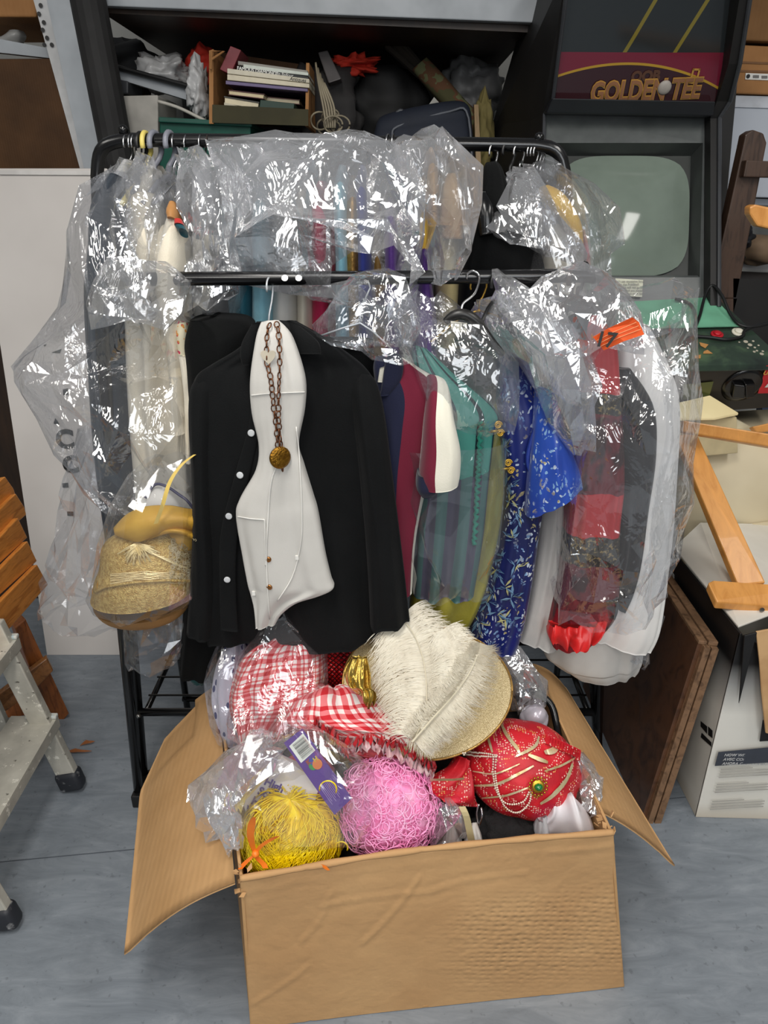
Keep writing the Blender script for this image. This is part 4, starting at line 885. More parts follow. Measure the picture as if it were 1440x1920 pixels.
hs = [(238, SIL, .0018, 'first of the silver hooks beside the left rail knob'), (246, SIL, .0018, 'second silver hook from the left rail knob'), (254, SIL, .0018, 'third silver hook, left of the black plastic one'), (264, BLACKP, .0042, 'black plastic hook left of the yellow one'),
      (273, YEL, .0050, 'thick yellow plastic hook on the rear rail'), (290, GRY, .0055, 'left of the two thick grey plastic hooks'), (318, GRY, .0055, 'right of the two thick grey plastic hooks'), (327, SIL, .0018, 'thin silver hook touching the right grey plastic hook'), (352, SIL, .0016, 'thin wire hook left of centre, first of three'), (378, SIL, .0016, 'thin wire hook left of centre, second of three'), (391, M('dark_wire', (70, 62, 58), .4, .6), .0016, 'dark thin wire hook beside the big white film bag'),
      (728, SIL, .0018, 'left silver hook right of the big white film bag'), (737, SIL, .0018, 'right silver hook right of the big white film bag'), (821, SIL, .0018, 'leftmost of three silver hooks by the film over the tan collars'), (828, SIL, .0018, 'middle of three silver hooks by the film over the tan collars'), (835, SIL, .0018, 'rightmost of three silver hooks by the film over the tan collars')]
for k, (u, m, r, lab) in enumerate(hs):
    hanger(u, 258, 330, 1.55, m, r, A90 + R(6 * math.sin(k * 2.1)), 'hanger with ' + lab, arm=.13)
hanger(926, 274, 330, 1.55, SIL, .0022, R(55), 'hanger with silver hook holding the black jacket on the rear rail', arm_m=HWOOD, arm=.10)
hanger(955, 272, 330, 1.55, BLACKP, .0030, R(40), 'hanger with black hook right of the black jacket', arm=.10)
hanger(974, 274, 320, 1.55, SIL, .0022, R(45), 'hanger with silver hook over the small white film flap', arm=.09)
for k, u in enumerate((1000, 1006, 1012)):
    hanger(u, 274, 322 + 4 * k, 1.55, SIL, .0020, R(40), 'hanger with silver hook, %s of the three beside the right rail end' % ('leftmost', 'middle', 'rightmost')[k], arm_m=HWOOD, arm=.12, drop=.09)
t = thing('hanger', at(868, 592, 1.25), 'black wooden hanger with silver hook and small white size tag', 'hanger', 'hangers on the rails')
MB().tube(smooth_path([at(876, 530, 1.335), at(876, 515, 1.325), at(888, 508, 1.32), at(899, 520, 1.315), at(890, 550, 1.28), at(868, 570, 1.26), at(866, 592, 1.25)], 40), .0021, 7).build('hook', SIL, t, smooth=True)
MB().tube(smooth_path([at(834, 604, 1.25), at(850, 592, 1.25), at(872, 590, 1.25), at(896, 606, 1.25), at(916, 634, 1.25), at(942, 664, 1.26)], 24), [.006 + .004 * math.sin(math.pi * k / 23) for k in range(24)], 10).build('shoulder_bar', HWOOD, t, smooth=True)
hanger(898, 523, 582, 1.36, GLD, .0020, R(25), 'hanger with twisted gold hook behind the size tag', arm=.1)
hanger(928, 518, 560, 1.34, BLACKP, .0034, R(65), 'hanger with black ring hook over the front rail', arm=.1)
hanger(1040, 522, 548, 1.34, SIL, .0022, R(30), 'hanger with silver hook over the lace dress, front rail', arm=.1)
hanger(1072, 512, 552, 1.34, BRN, .0034, R(60), 'left of the hangers with brown hooks on the front rail', arm=.1)
hanger(1082, 514, 555, 1.34, BRN, .0034, R(35), 'right of the hangers with brown hooks on the front rail', arm=.1)
hanger(505, 526, 612, 1.33, M('white_wire', (206, 210, 214), .35, .4), .0018, A90, 'white wire hanger carrying the black shirt and white waistcoat', arm=.02)
WW = M('white_wire', (206, 210, 214), .35, .4)
t = thing('hanger', at(676, 610, 1.30), 'twisted white wire hanger of the striped polo shirt', 'hanger', 'hangers on the rails')
tw = MB()
for ph in (0, math.pi):
    tw.tube([at(684 - 8 * s_, 560 + 44 * s_, 1.31) + Vector((.0025 * math.cos(ph + 16 * s_), .0025 * math.sin(ph + 16 * s_), 0)) for s_ in np.linspace(0, 1, 22)], .0014, 5)
tw.tube([at(684, 562, 1.31), at(694, 540, 1.32), at(690, 524, 1.34), at(680, 521, 1.345)], .0016, 6)
tw.build('hook', WW, t, smooth=True)
MB().tube([at(594, 632, 1.29), at(640, 616, 1.30), at(674, 606, 1.305), at(676, 606, 1.305), at(700, 622, 1.29), at(738, 658, 1.28)], .0018, 6).build('shoulder_bar', WW, t, smooth=True)

# ------------------------------------------------------------------ cloth materials
def cloth(name, c, c2=None, rough=.85, sheen=.15, bump=.25, bs=420, metal=0, vs=9, spec=.3): return M(name, c, rough, metal, c2, vs, bump, bs, sheen=sheen, spec=spec)
BLACKC = cloth('black_cotton', (11, 12, 13), (16, 17, 18), sheen=.03, spec=.15)
BLACKC2 = cloth('black_wool', (8, 9, 10), (12, 13, 13), sheen=.02, spec=.12)
WHITES = cloth('white_satin', (204, 201, 195), (195, 192, 186), .42, .1, .06)
WHITER = cloth('white_cotton', (206, 204, 199), (194, 192, 188), .75, .1, .12)
CREAMC = cloth('cream_cotton', (228, 220, 202), (214, 204, 184))
NAVYC = cloth('dark_navy_cloth', (34, 42, 52), (44, 52, 62), .6)
GREYC = cloth('grey_cloth', (132, 134, 138), (112, 114, 118))
TEALC = cloth('teal_satin', (58, 124, 142), (36, 92, 108), .5)
PINKC = cloth('bright_pink_cloth', (206, 44, 96), (186, 30, 72), .6)
REDC = cloth('red_cloth_plain', (196, 48, 40), (168, 34, 32), .7)
GOLDC = M('gold_lame', (196, 158, 92), .35, .7, (150, 112, 56), 40, .4, 260)
PURPC = cloth('purple_satin', (96, 56, 142), (72, 36, 112), .5)
YELC = cloth('yellow_satin', (228, 184, 70), (212, 164, 52), .5)
TANC = cloth('tan_card_collar', (190, 150, 98), (176, 134, 84), .7)
MARC = cloth('maroon_cloth', (104, 26, 40), (84, 18, 30))
OLIVEC = cloth('olive_gold_cloth', (132, 98, 36), (104, 76, 26), .5)
LIME = M('lime_satin', (168, 160, 62), .42, 0, (142, 136, 44), 7, .2, 200, sheen=.1)
ICE = cloth('pale_blue_satin', (150, 200, 214), (118, 172, 190), .45)

# ------------------------------------------------------------------ rear rail garments (seen edge on under film)
def rear_garment(label, u, w, m, v0=330, v1=1120, Y=1.56, du=0, depth=.16, seed=1, grow=1.35, cat='garment', name='hanging_garment'):
    lv = [(u - w * .35, v0, u + w * .35, v0, Y, depth * .3), (u - w, v0 + 45, u + w, v0 + 45, Y, depth * .8), (u - w + du * .3, v0 + 120, u + w + du * .3, v0 + 120, Y, depth),
          (u - w * 1.1 + du * .6, (v0 + v1) / 2, u + w * 1.1 + du * .6, (v0 + v1) / 2, Y, depth), (u - w * grow + du, v1, u + w * grow + du, v1, Y, depth)]
    return tag(loft(name, m, None, lv, 36, 18, fold=.012, ff=4, seed=seed), label, cat, 'garments on the rear rail')
rg_ = [('white garment in film, first left of the red collared one', 246, 16, WHITER, 300, 900, -6), ('grey garment hanging behind the yellow hook', 272, 13, GREYC, 310, 880, -4), ('white gown second from the red collared shirt', 292, 16, CREAMC, 310, 1000, 10),
       ('dark garment behind the left grey hook', 306, 6, BLACKC, 350, 500, 4), ('charcoal garment in film behind the right grey hooks', 362, 16, cloth('charcoal', (52, 54, 58)), 320, 640, 8), ('white garment in crumpled film left of the big film bag', 392, 16, WHITER, 320, 600, 10),
       ('dark grey garment under the left edge of the big film bag', 418, 14, GREYC, 330, 620, 18), ('teal satin dress seen below the front rail behind the black shirt', 470, 20, TEALC, 330, 900, 8), ('pale blue satin garment under the big film bag', 500, 18, ICE, 340, 700, 6), ('white garment under the middle of the big film bag', 540, 22, WHITER, 310, 700, 4),
       ('cream garment beside the bright pink one under film', 575, 14, CREAMC, 320, 680, 6), ('bright pink garment under the big film bag', 604, 20, PINKC, 340, 640, 8), ('ice blue garment right of the bright pink one', 642, 14, ICE, 310, 640, 6), ('gold lame garment seen below the front rail', 664, 16, GOLDC, 330, 700, 0), ('maroon garment left of the gold lame one', 634, 10, MARC, 360, 700, -4),
       ('olive gold garment behind the twisted wire hanger', 706, 18, OLIVEC, 380, 700, 10), ('purple satin garment under the right half of the big film bag', 732, 13, PURPC, 370, 660, 4), ('navy garment with blue collar under the big film bag', 680, 14, cloth('royal_blue', (50, 60, 140)), 310, 640, 6),
       ('tan collared garment left of the other tan collar', 806, 12, TANC, 275, 420, 0)]
for k, (lab, u, w, m, v0, v1, du) in enumerate(rg_): rear_garment(lab, u, w, m, v0, v1, 1.56 + .012 * ((k * 5) % 4), du, seed=k + 2, depth=.13)
g = thing('purple_yellow_costume', at(794, 700, 1.5), 'costume with yellow bodice and purple skirt right of the big film bag', 'costume', 'garments on the rear rail')
loft('bodice', YELC, g, [(788, 380, 796, 378, 1.48, .05), (782, 420, 800, 420, 1.48, .1), (782, 460, 800, 460, 1.48, .1)], 16, 14, fold=.006)
loft('skirt', PURPC, g, [(783, 458, 800, 458, 1.48, .1), (780, 520, 806, 520, 1.48, .11), (772, 590, 816, 590, 1.48, .12), (770, 650, 818, 650, 1.48, .12)], 20, 18, fold=.012)
g = rear_garment('garment with broad tan paper collar under film, right of the yellow bodice', 846, 20, TANC, 325, 420, 1.5, 0, .07); 
rear_garment('gold embroidered garment under film below the tan collar', 836, 22, cloth('pale_gold', (196, 180, 130)), 400, 640, 1.54, 6, .08)
# left end of the rail
g = tag(loft('navy_coat', NAVYC, None, [(212, 330, 232, 334, 1.47, .03), (184, 400, 232, 380, 1.46, .06), (178, 470, 236, 470, 1.45, .07), (170, 560, 238, 560, 1.44, .07), (178, 700, 244, 700, 1.44, .07), (188, 860, 258, 860, 1.44, .07), (205, 1010, 268, 1010, 1.44, .06)], 44, 26, fold=.016, ff=6, seed=3), 'dark navy coat in film at the left end of the rack', 'coat', 'garments on the rear rail')
g = tag(loft('white_gown', CREAMC, None, [(258, 380, 300, 372, 1.48, .05), (246, 460, 330, 450, 1.46, .06), (240, 600, 352, 600, 1.45, .07), (248, 760, 360, 760, 1.45, .08), (262, 900, 368, 900, 1.45, .08), (268, 985, 372, 985, 1.45, .07)], 46, 34, fold=.026, ff=8, seed=5), 'long cream white gown in film above the yellow and gold hats', 'gown', 'garments on the rear rail')
o = loft('pink_tie', cloth('deep_pink', (196, 40, 76)), None, [(272, 735, 277, 735, 1.375, .003), (270, 770, 281, 770, 1.372, .004), (274, 815, 284, 815, 1.372, .003)], 10, 8); tag(o, 'narrow pink red strip hanging against the cream gown', 'ribbon')
st = thing('red_collared_shirt', at(330, 700, 1.44), 'cream shirt with tan neck and red and green collar at left', 'shirt', 'garments on the rear rail')
sb = loft('shirt_body', CREAMC, st, [(322, 400, 336, 402, 1.40, .02), (314, 432, 350, 440, 1.39, .05), (306, 480, 352, 490, 1.39, .07), (304, 560, 350, 560, 1.39, .07), (320, 640, 356, 640, 1.39, .06), (330, 800, 362, 800, 1.39, .06)], 30, 22, fold=.012, seed=8)
loft('tan_neck', M('tan_neck', (182, 128, 70), .6), st, [(320, 382, 330, 380, 1.385, .015), (316, 400, 338, 402, 1.38, .03), (318, 416, 338, 420, 1.375, .035)], 12, 14)
loft('red_collar_band', REDC, st, [(328, 414, 342, 414, 1.345, .01), (328, 424, 347, 426, 1.34, .014)], 8, 12)
loft('green_collar_band', cloth('deep_teal_band', (20, 74, 84)), st, [(329, 426, 347, 426, 1.34, .012), (336, 434, 353, 440, 1.335, .014)], 8, 12)
fs = thing('floral_shirt', at(345, 800, 1.36), 'cream sleeve with pink embroidered flowers beside the black coat', 'shirt', 'garments on the rear rail')
FLW = NT('embroidered_cream'); vv = FLW.coord(); vo_ = FLW.n('ShaderNodeTexVoronoi', feature='F1'); vo_.inputs['Scale'].default_value = 95; FLW.l(vv, vo_.inputs['Vector'])
FLW.base(FLW.mix(FLW.math('LESS_THAN', vo_.outputs['Distance'], .32), (222, 212, 182), FLW.ramp(FLW.noise(vv, 30), [(.45, (206, 60, 90)), (.55, (222, 150, 70))], 'CONSTANT'))); FLW.b.inputs['Roughness'].default_value = .8
loft('embroidered_shoulder', FLW.m, fs, [(334, 600, 352, 604, 1.36, .02), (334, 630, 358, 632, 1.355, .03), (338, 662, 360, 662, 1.355, .03)], 12, 14)
loft('sleeve', CREAMC, fs, [(338, 660, 360, 660, 1.355, .03), (344, 700, 374, 704, 1.355, .035), (350, 760, 366, 760, 1.355, .03), (352, 860, 368, 860, 1.355, .03)], 18, 16, fold=.01)
# black clothes behind the shirt
tag(loft('black_coat', BLACKC2, None, [(362, 596, 410, 590, 1.36, .05), (352, 640, 470, 600, 1.36, .07), (358, 700, 480, 660, 1.36, .08), (366, 900, 520, 900, 1.36, .08), (350, 1120, 480, 1120, 1.36, .08), (342, 1240, 430, 1250, 1.36, .07)], 40, 30, fold=.02, seed=9), 'black coat hanging behind the black shirt at left', 'coat')
tag(loft('black_trousers', BLACKC2, None, [(470, 640, 700, 640, 1.36, .05), (470, 900, 720, 900, 1.36, .06), (430, 1120, 760, 1130, 1.35, .06), (420, 1230, 756, 1250, 1.35, .06)], 30, 30, fold=.02, seed=10), 'black clothes hanging behind the white waistcoat', 'clothes')
tag(loft('teal_scarf', cloth('teal_lace', (20, 84, 88), (12, 60, 66)), None, [(352, 1225, 392, 1222, 1.42, .02), (354, 1258, 400, 1256, 1.42, .03), (362, 1276, 396, 1272, 1.42, .02)], 14, 16, fold=.01, fall=False), 'dark teal lace hem below the black coat', 'scarf')

# ------------------------------------------------------------------ front rail: black shirt
bs = thing('black_shirt', at(540, 1180, 1.26), 'black buttoned shirt hanging open around the white waistcoat', 'shirt', 'garments on the front rail')
sbody = loft('shirt_body', BLACKC, bs, [(482, 604, 556, 602, 1.27, .02), (470, 622, 606, 630, 1.265, .035), (452, 650, 650, 660, 1.26, .05), (394, 686, 684, 688, 1.255, .045), (366, 712, 702, 716, 1.25, .05), (364, 760, 708, 760, 1.25, .06), (372, 850, 708, 850, 1.25, .065), (384, 1000, 716, 1000, 1.25, .065), (390, 1110, 730, 1110, 1.25, .065), (392, 1186, 744, 1180, 1.25, .06)], 64, 56, fold=.034, ff=9, seed=4)
loft('sleeve', BLACKC, bs, [(378, 704, 410, 694, 1.25, .012), (360, 732, 412, 726, 1.24, .03), (357, 790, 404, 790, 1.23, .035), (362, 880, 400, 880, 1.225, .035), (364, 1000, 402, 1000, 1.22, .035), (358, 1110, 408, 1110, 1.22, .035), (352, 1180, 404, 1190, 1.22, .03)], 44, 24, fold=.014, ff=5, seed=6)
loft('sleeve', BLACKC, bs, [(664, 700, 692, 704, 1.25, .012), (656, 728, 710, 728, 1.235, .03), (662, 790, 722, 782, 1.225, .036), (672, 870, 732, 858, 1.22, .038), (682, 970, 744, 955, 1.215, .038), (690, 1080, 758, 1070, 1.215, .038), (694, 1170, 768, 1160, 1.215, .034)], 44, 24, fold=.016, ff=5, seed=7)
mb = MB()
CLP = [(478, 612), (458, 640), (452, 664), (462, 684), (474, 664), (486, 630)]
loft('collar', BLACKC, bs, [(474, 606, 492, 606, 1.20, .012), (456, 640, 486, 634, 1.195, .014), (451, 664, 478, 664, 1.19, .012), (455, 684, 470, 682, 1.19, .008)], 16, 14)
loft('collar', BLACKC, bs, [(540, 604, 562, 612, 1.20, .012), (548, 630, 596, 640, 1.195, .014), (560, 664, 602, 664, 1.19, .010)], 16, 14)
loft('placket', BLACKC, bs, [(478, 690, 500, 690, 1.19, .004), (468, 790, 492, 790, 1.182, .005), (438, 900, 466, 900, 1.178, .005), (414, 1000, 446, 1000, 1.178, .005), (412, 1090, 442, 1090, 1.178, .005), (414, 1180, 446, 1184, 1.178, .004)], 40, 14)
for u, v in ((471, 812), (450, 891), (429, 968), (426, 1087)):
    p, n_ = hit(u, v, bpy.data.objects['placket'], lift=.001)
    b = MB().disc(p, n_, .0062, .002, 16, .0006).build('button', M('pearl_button', (206, 208, 210), .25), bs, smooth=True)
# white waistcoat
wc = thing('white_waistcoat', at(535, 1160, 1.16), 'white satin waistcoat hanging in front of the black shirt', 'waistcoat', 'garments on the front rail')
WY = 1.155
wb = loft('waistcoat_body', WHITES, wc, [(490, 606, 524, 602, WY + .02, .01), (480, 640, 548, 630, WY + .01, .02), (470, 712, 572, 706, WY, .025), (473, 772, 572, 764, WY, .025), (486, 832, 560, 832, WY, .025), (480, 880, 570, 872, WY, .028), (450, 934, 588, 930, WY, .03), (444, 966, 597, 962, WY, .032), (456, 1040, 610, 1036, WY, .030), (464, 1084, 621, 1082, WY, .028), (467, 1098, 626, 1100, WY, .026), (470, 1108, 604, 1112, WY, .024), (476, 1132, 560, 1126, WY, .02), (479, 1156, 530, 1148, WY, .016), (480, 1176, 516, 1170, WY, .010)], 80, 44, fold=.012, ff=5, seed=12)
def on_wb(pts, lift=.0012): return [hit(u, v, wb, lift=lift)[0] for u, v in pts]
PIP = M('white_piping', (236, 234, 228), .5)
for pts in ([(472, 741), (500, 738), (540, 736), (571, 735)], [(505, 1160), (500, 1050), (502, 980), (509, 900), (530, 840), (520, 780)], [(555, 800), (562, 880), (566, 960), (564, 1020), (548, 1080), (520, 1126)], [(446, 968), (470, 972), (496, 974)], [(496, 974), (497, 1000), (498, 1060)]):
    ex = [tuple(q) for q in catmull(pts, 30)]
    MB().tube(on_wb(ex), .0011, 6).build('piping', PIP, wc, smooth=True)
for u, v in ((503, 1049), (505, 1101)):
    p, n_ = hit(u, v, wb, lift=.001); MB().disc(p, n_, .0055, .002, 14, .0015).build('gold_button', M('gold_button', (168, 116, 66), .3, .9), wc, smooth=True)
for c_ in ((557, 1045), (476, 1112)):
    p, n_ = hit(c_[0], c_[1], wb, lift=.001); MB().box(p, (.006, .003, .008)).build('care_label', PIP, wc)
# chain necklace
ch = thing('chain_necklace', hit(523, 857, wb)[0], 'copper chain necklace with gold medallion over the white waistcoat', 'necklace')
COP = M('copper_chain', (122, 78, 52), .3, .9)
bm = bmesh.new()
for k in range(10):
    pass
bm.free()
lk = MB()
for i in range(12):
    a = 2 * math.pi * i / 12
tor = [(.0042 * math.cos(a), .0062 * math.sin(a)) for a in np.linspace(0, 2 * math.pi, 11)[:-1]]
lv = []; lf = []
for i, (x, z) in enumerate(tor):
    nx, nz = math.cos(2 * math.pi * i / 10), math.sin(2 * math.pi * i / 10)
    for k in range(5):
        b = 2 * math.pi * k / 5; lv.append(Vector((x + nx * .0011 * math.cos(b), .0011 * math.sin(b), z + nz * .0011 * math.cos(b))))
for i in range(10):
    for k in range(5): lf.append((i * 5 + k, i * 5 + (k + 1) % 5, ((i + 1) % 10) * 5 + (k + 1) % 5, ((i + 1) % 10) * 5 + k))
link_me = bpy.data.meshes.new('chain_link'); link_me.from_pydata(lv, [], lf); link_me.materials.append(COP)
link_me.polygons.foreach_set('use_smooth', [True] * len(lf))
def chain(pts, step=.0098, first=[True]):
    P = smooth_path(pts, 240); acc = 0; k = 0; last = P[0]
    for i in range(1, len(P)):
        acc += (P[i] - P[i - 1]).length
        if acc >= step:
            acc = 0; o = bpy.data.objects.new('chain_link', link_me); COL.objects.link(o); o.parent = ch; o.location = P[i] - ch.location
            d = (P[i] - last).normalized(); last = P[i]; k += 1
            q = d.to_track_quat('Z', 'Y').to_matrix() @ Matrix.Rotation(R(20 if k % 2 else 75), 3, 'Z'); o.rotation_euler = q.to_euler()
def necklace_path(px): return [hit(u, v, wb, lift=.003, Y=1.14)[0] for u, v in px]
chain(necklace_path([(508, 604), (502, 626), (501, 655), (502, 680), (508, 710), (513, 760), (518, 810), (522, 850)]))
chain(necklace_path([(516, 602), (523, 622), (524, 655), (524, 690), (522, 740), (522, 790), (525, 835), (528, 880)]))
p, n_ = hit(523, 857, wb, lift=.006)
MB().disc(p, n_, .019, .003, 32, .003).build('medallion', M('gold_medal', (150, 108, 34), .3, .85, (112, 76, 20), 160, .5, 300), ch, smooth=True)
p2, n2 = hit(504, 668, wb, lift=.004)
hb = [p2 + Vector((math.sin(a) ** 3 * .012, -.002, (.0105 * math.cos(a) - .004 * math.cos(2 * a) - .0015 * math.cos(3 * a)))) for a in np.linspace(0, 2 * math.pi, 25)[:-1]]
MB().slab(hb, (0, .003, 0)).build('heart_pendant', M('pale_shell', (206, 196, 176), .4), ch, label='pale heart shaped pendant')

# striped polo
def ucolor(name, stops, rough=.85, axis=0, sat=None, bump=.2):
    t = NT(name); uv = t.n('ShaderNodeUVMap'); sp = t.n('ShaderNodeSeparateXYZ'); t.l(uv.outputs[0], sp.inputs[0])
    x = sp.outputs[axis]
    if axis == 0: x = t.math('PINGPONG', x, 1.0)
    t.base(t.ramp(x, stops, 'CONSTANT')); t.b.inputs['Roughness'].default_value = rough; t.b.inputs['Sheen Weight'].default_value = .15
    t.b.inputs['Specular IOR Level'].default_value = .3
    t.bump(t.noise(t.coord(), 420, 2), bump, .003); t._sp = sp; return t
NVY, MRN, OFW = (22, 26, 52), (108, 22, 46), (226, 222, 206)
po = thing('striped_polo', at(760, 1110, 1.3), 'navy, maroon and cream vertical striped polo shirt', 'shirt', 'garments on the front rail')
loft('polo_body', ucolor('polo_stripes', [(0, NVY), (.45, MRN), (.80, OFW), (.97, NVY)]).m, po, [(705, 668, 742, 664, 1.30, .02), (700, 690, 784, 688, 1.295, .035), (706, 740, 826, 722, 1.29, .045), (704, 800, 818, 790, 1.29, .05), (700, 900, 800, 900, 1.29, .05), (716, 1000, 780, 1000, 1.29, .045), (730, 1100, 772, 1104, 1.29, .04)], 48, 36, fold=.012, ff=5, seed=14)
loft('collar', cloth('navy_knit', NVY), po, [(728, 662, 742, 660, 1.262, .008), (722, 680, 756, 676, 1.258, .012), (716, 720, 752, 712, 1.256, .010), (712, 742, 730, 740, 1.256, .006)], 14, 14)
loft('collar_inside', cloth('cream_knit', OFW), po, [(712, 690, 732, 682, 1.268, .006), (708, 716, 724, 716, 1.266, .006)], 8, 10)
loft('sleeve', ucolor('polo_sleeve', [(0, MRN), (.40, OFW)]).m, po, [(800, 706, 830, 716, 1.262, .018), (800, 732, 842, 742, 1.25, .036), (794, 790, 851, 788, 1.238, .048), (790, 842, 862, 840, 1.232, .05), (786, 884, 862, 878, 1.23, .05), (790, 908, 858, 902, 1.23, .048)], 34, 28, fold=.010, ff=4, seed=15)
loft('sleeve_lining', cloth('navy_knit', NVY), po, [(782, 884, 820, 888, 1.225, .03), (780, 910, 826, 910, 1.225, .035), (790, 928, 812, 926, 1.225, .02)], 12, 16)
# teal striped top, with film later
TLm = NT('teal_striped_taffeta'); uvn = TLm.n('ShaderNodeUVMap'); sp_ = TLm.n('ShaderNodeSeparateXYZ'); TLm.l(uvn.outputs[0], sp_.inputs[0])
xx = TLm.math('PINGPONG', sp_.outputs[0], 1.0); fr = TLm.math('FRACT', TLm.math('MULTIPLY', xx, 4.6))
cu_ = TLm.mix(TLm.math('LESS_THAN', fr, .22), (64, 134, 122), (16, 42, 48)); cl_ = TLm.mix(TLm.math('LESS_THAN', fr, .5), (64, 100, 98), (70, 66, 86))
TLm.base(TLm.mix(TLm.math('LESS_THAN', TLm.math('ADD', sp_.outputs[1], TLm.math('MULTIPLY', TLm.noise(TLm.coord(), 18), .14)), .58), cu_, cl_)); TLm.b.inputs['Roughness'].default_value = .42
TLm.bump(TLm.noise(TLm.coord('Object', (1, 1, .3)), 60, 3), .35, .004); TLm = TLm.m
tt_ = thing('teal_striped_top', at(840, 1100, 1.34), 'teal and dark striped taffeta top in clear film', 'top', 'garments on the front rail')
tb_ = loft('top_body', TLm, tt_, [(772, 648, 800, 656, 1.37, .02), (772, 690, 850, 700, 1.36, .035), (778, 750, 930, 768, 1.35, .045), (784, 800, 926, 800, 1.35, .05), (786, 900, 915, 900, 1.35, .05), (780, 1000, 905, 1000, 1.35, .05), (774, 1108, 888, 1104, 1.35, .045)], 54, 44, fold=.016, ff=8, seed=16)
tk = MB(); pth = [(900, 790), (897, 850), (894, 900), (893, 960), (888, 1020)]
ex = catmull(pth, 60); tk.tube([hit(u, v, tb_, lift=.003)[0] + Vector((.003 * math.sin(k * 2.2), 0, 0)) for k, (u, v) in enumerate(ex)], [.0045 + .0015 * math.sin(k * 2.2) for k in range(60)], 7)
tk.build('ruched_trim', cloth('emerald_satin', (36, 138, 116), (24, 104, 88), .4), tt_, smooth=True)
loft('shoulder_band', ucolor('teal_band', [(0, (70, 132, 118)), (.22, (28, 56, 60)), (.28, (62, 124, 110)), (.48, (28, 56, 60)), (.54, (66, 128, 112)), (.74, (28, 56, 60)), (.8, (40, 128, 104))], .42).m, tt_, [(786, 652, 794, 640, 1.31, .006), (800, 690, 846, 660, 1.30, .012), (830, 735, 900, 706, 1.295, .012), (864, 764, 940, 752, 1.29, .012), (900, 784, 944, 776, 1.29, .008)], 26, 26, fold=.003) if False else None
tag(loft('lime_robe', LIME, None, [(930, 752, 962, 762, 1.40, .015), (900, 820, 960, 830, 1.395, .03), (880, 900, 950, 900, 1.39, .035), (850, 1000, 936, 1000, 1.385, .04), (782, 1080, 918, 1085, 1.38, .045), (768, 1130, 894, 1140, 1.375, .045), (772, 1168, 872, 1178, 1.375, .04)], 46, 34, fold=.018, ff=6, seed=18), 'lime yellow satin robe showing below the teal striped top', 'robe', 'garments on the front rail')
# blue brocade jacket
BRO = NT('blue_brocade'); v_ = BRO.coord('Object', (1, 1, .8))
wv = BRO.mix(.06, v_, BRO.noise(v_, 26, 2))
base_c = BRO.ramp(BRO.noise(v_, 5), [(.35, (12, 22, 76)), (.65, (18, 36, 116))])
v1_ = BRO.n('ShaderNodeTexVoronoi', feature='F1'); v1_.inputs['Scale'].default_value = 105; BRO.l(wv, v1_.inputs['Vector'])
cl1 = BRO.ramp(BRO.noise(v_, 20, 3), [(.45, (0, 0, 0, 1)), (.56, (1, 1, 1, 1))])
fl1 = BRO.math('MULTIPLY', BRO.math('LESS_THAN', v1_.outputs['Distance'], .36), cl1)
fcol = BRO.ramp(BRO.noise(v_, 38, 1), [(.42, (128, 164, 206)), (.47, (190, 202, 214)), (.60, (168, 156, 110))], 'CONSTANT')
BRO.base(BRO.mix(fl1, base_c, fcol)); BRO.b.inputs['Roughness'].default_value = .36; BRO.b.inputs['Sheen Weight'].default_value = .1
BRO.bump(fl1, .25, .003); BRO = BRO.m
bj = thing('blue_brocade_jacket', at(960, 1200, 1.38), 'royal blue satin jacket with pale floral brocade', 'jacket', 'garments on the front rail')
bb_ = loft('jacket_body', BRO, bj, [(930, 646, 958, 660, 1.385, .02), (930, 700, 996, 706, 1.38, .035), (934, 790, 1036, 780, 1.375, .05), (942, 880, 1030, 880, 1.37, .055), (938, 960, 1010, 970, 1.37, .055), (918, 1060, 996, 1070, 1.37, .055), (888, 1150, 980, 1160, 1.37, .055), (876, 1194, 966, 1208, 1.37, .05)], 56, 40, fold=.018, ff=6, seed=20)
SATB = M('royal_blue_satin', (36, 78, 178), .32, 0, (24, 56, 150), 7, .15, 200)
BRO2 = BRO.copy(); BRO2.name = 'bright_blue_brocade'
for nd in BRO2.node_tree.nodes:
    if nd.type == 'VALTORGB' and nd.color_ramp.interpolation == 'LINEAR' and len(nd.color_ramp.elements) == 2 and nd.color_ramp.elements[0].color[2] > .05:
        nd.color_ramp.elements[0].color = lin((24, 52, 142)); nd.color_ramp.elements[1].color = lin((44, 88, 186))
sl_ = loft('sleeve', BRO2, bj, [(1006, 724, 1036, 744, 1.335, .025), (1000, 790, 1052, 786, 1.32, .045), (994, 850, 1068, 838, 1.31, .05), (988, 910, 1084, 880, 1.305, .052), (984, 962, 1088, 900, 1.305, .052)], 34, 36, fold=.016, ff=6, seed=21, cap=None)
loft('sleeve_lining', M('grey_lining', (86, 90, 84), .7), bj, [(990, 950, 1086, 896, 1.312, .040), (990, 968, 1082, 906, 1.312, .034), (1004, 966, 1060, 926, 1.312, .015)], 10, 24)
loft('placket_edge', M('blue_piping', (40, 62, 150), .4), bj, [(1000, 800, 1008, 800, 1.315, .006), (985, 860, 993, 860, 1.31, .006), (996, 900, 1004, 900, 1.308, .005)], 12, 8)
GB = M('gold_braid', (196, 158, 62), .35, .7)
def spiral(c, n_, r, flip, mb, turns=2.2):
    m_ = frame(n_); mb.tube([Vector(c) + m_ @ Vector((flip * r * (1 - s_ * .85) * math.cos(s_ * turns * 6.28), r * (1 - s_ * .85) * math.sin(s_ * turns * 6.28), .002)) for s_ in np.linspace(0, 1, 40)], .0016, 6)
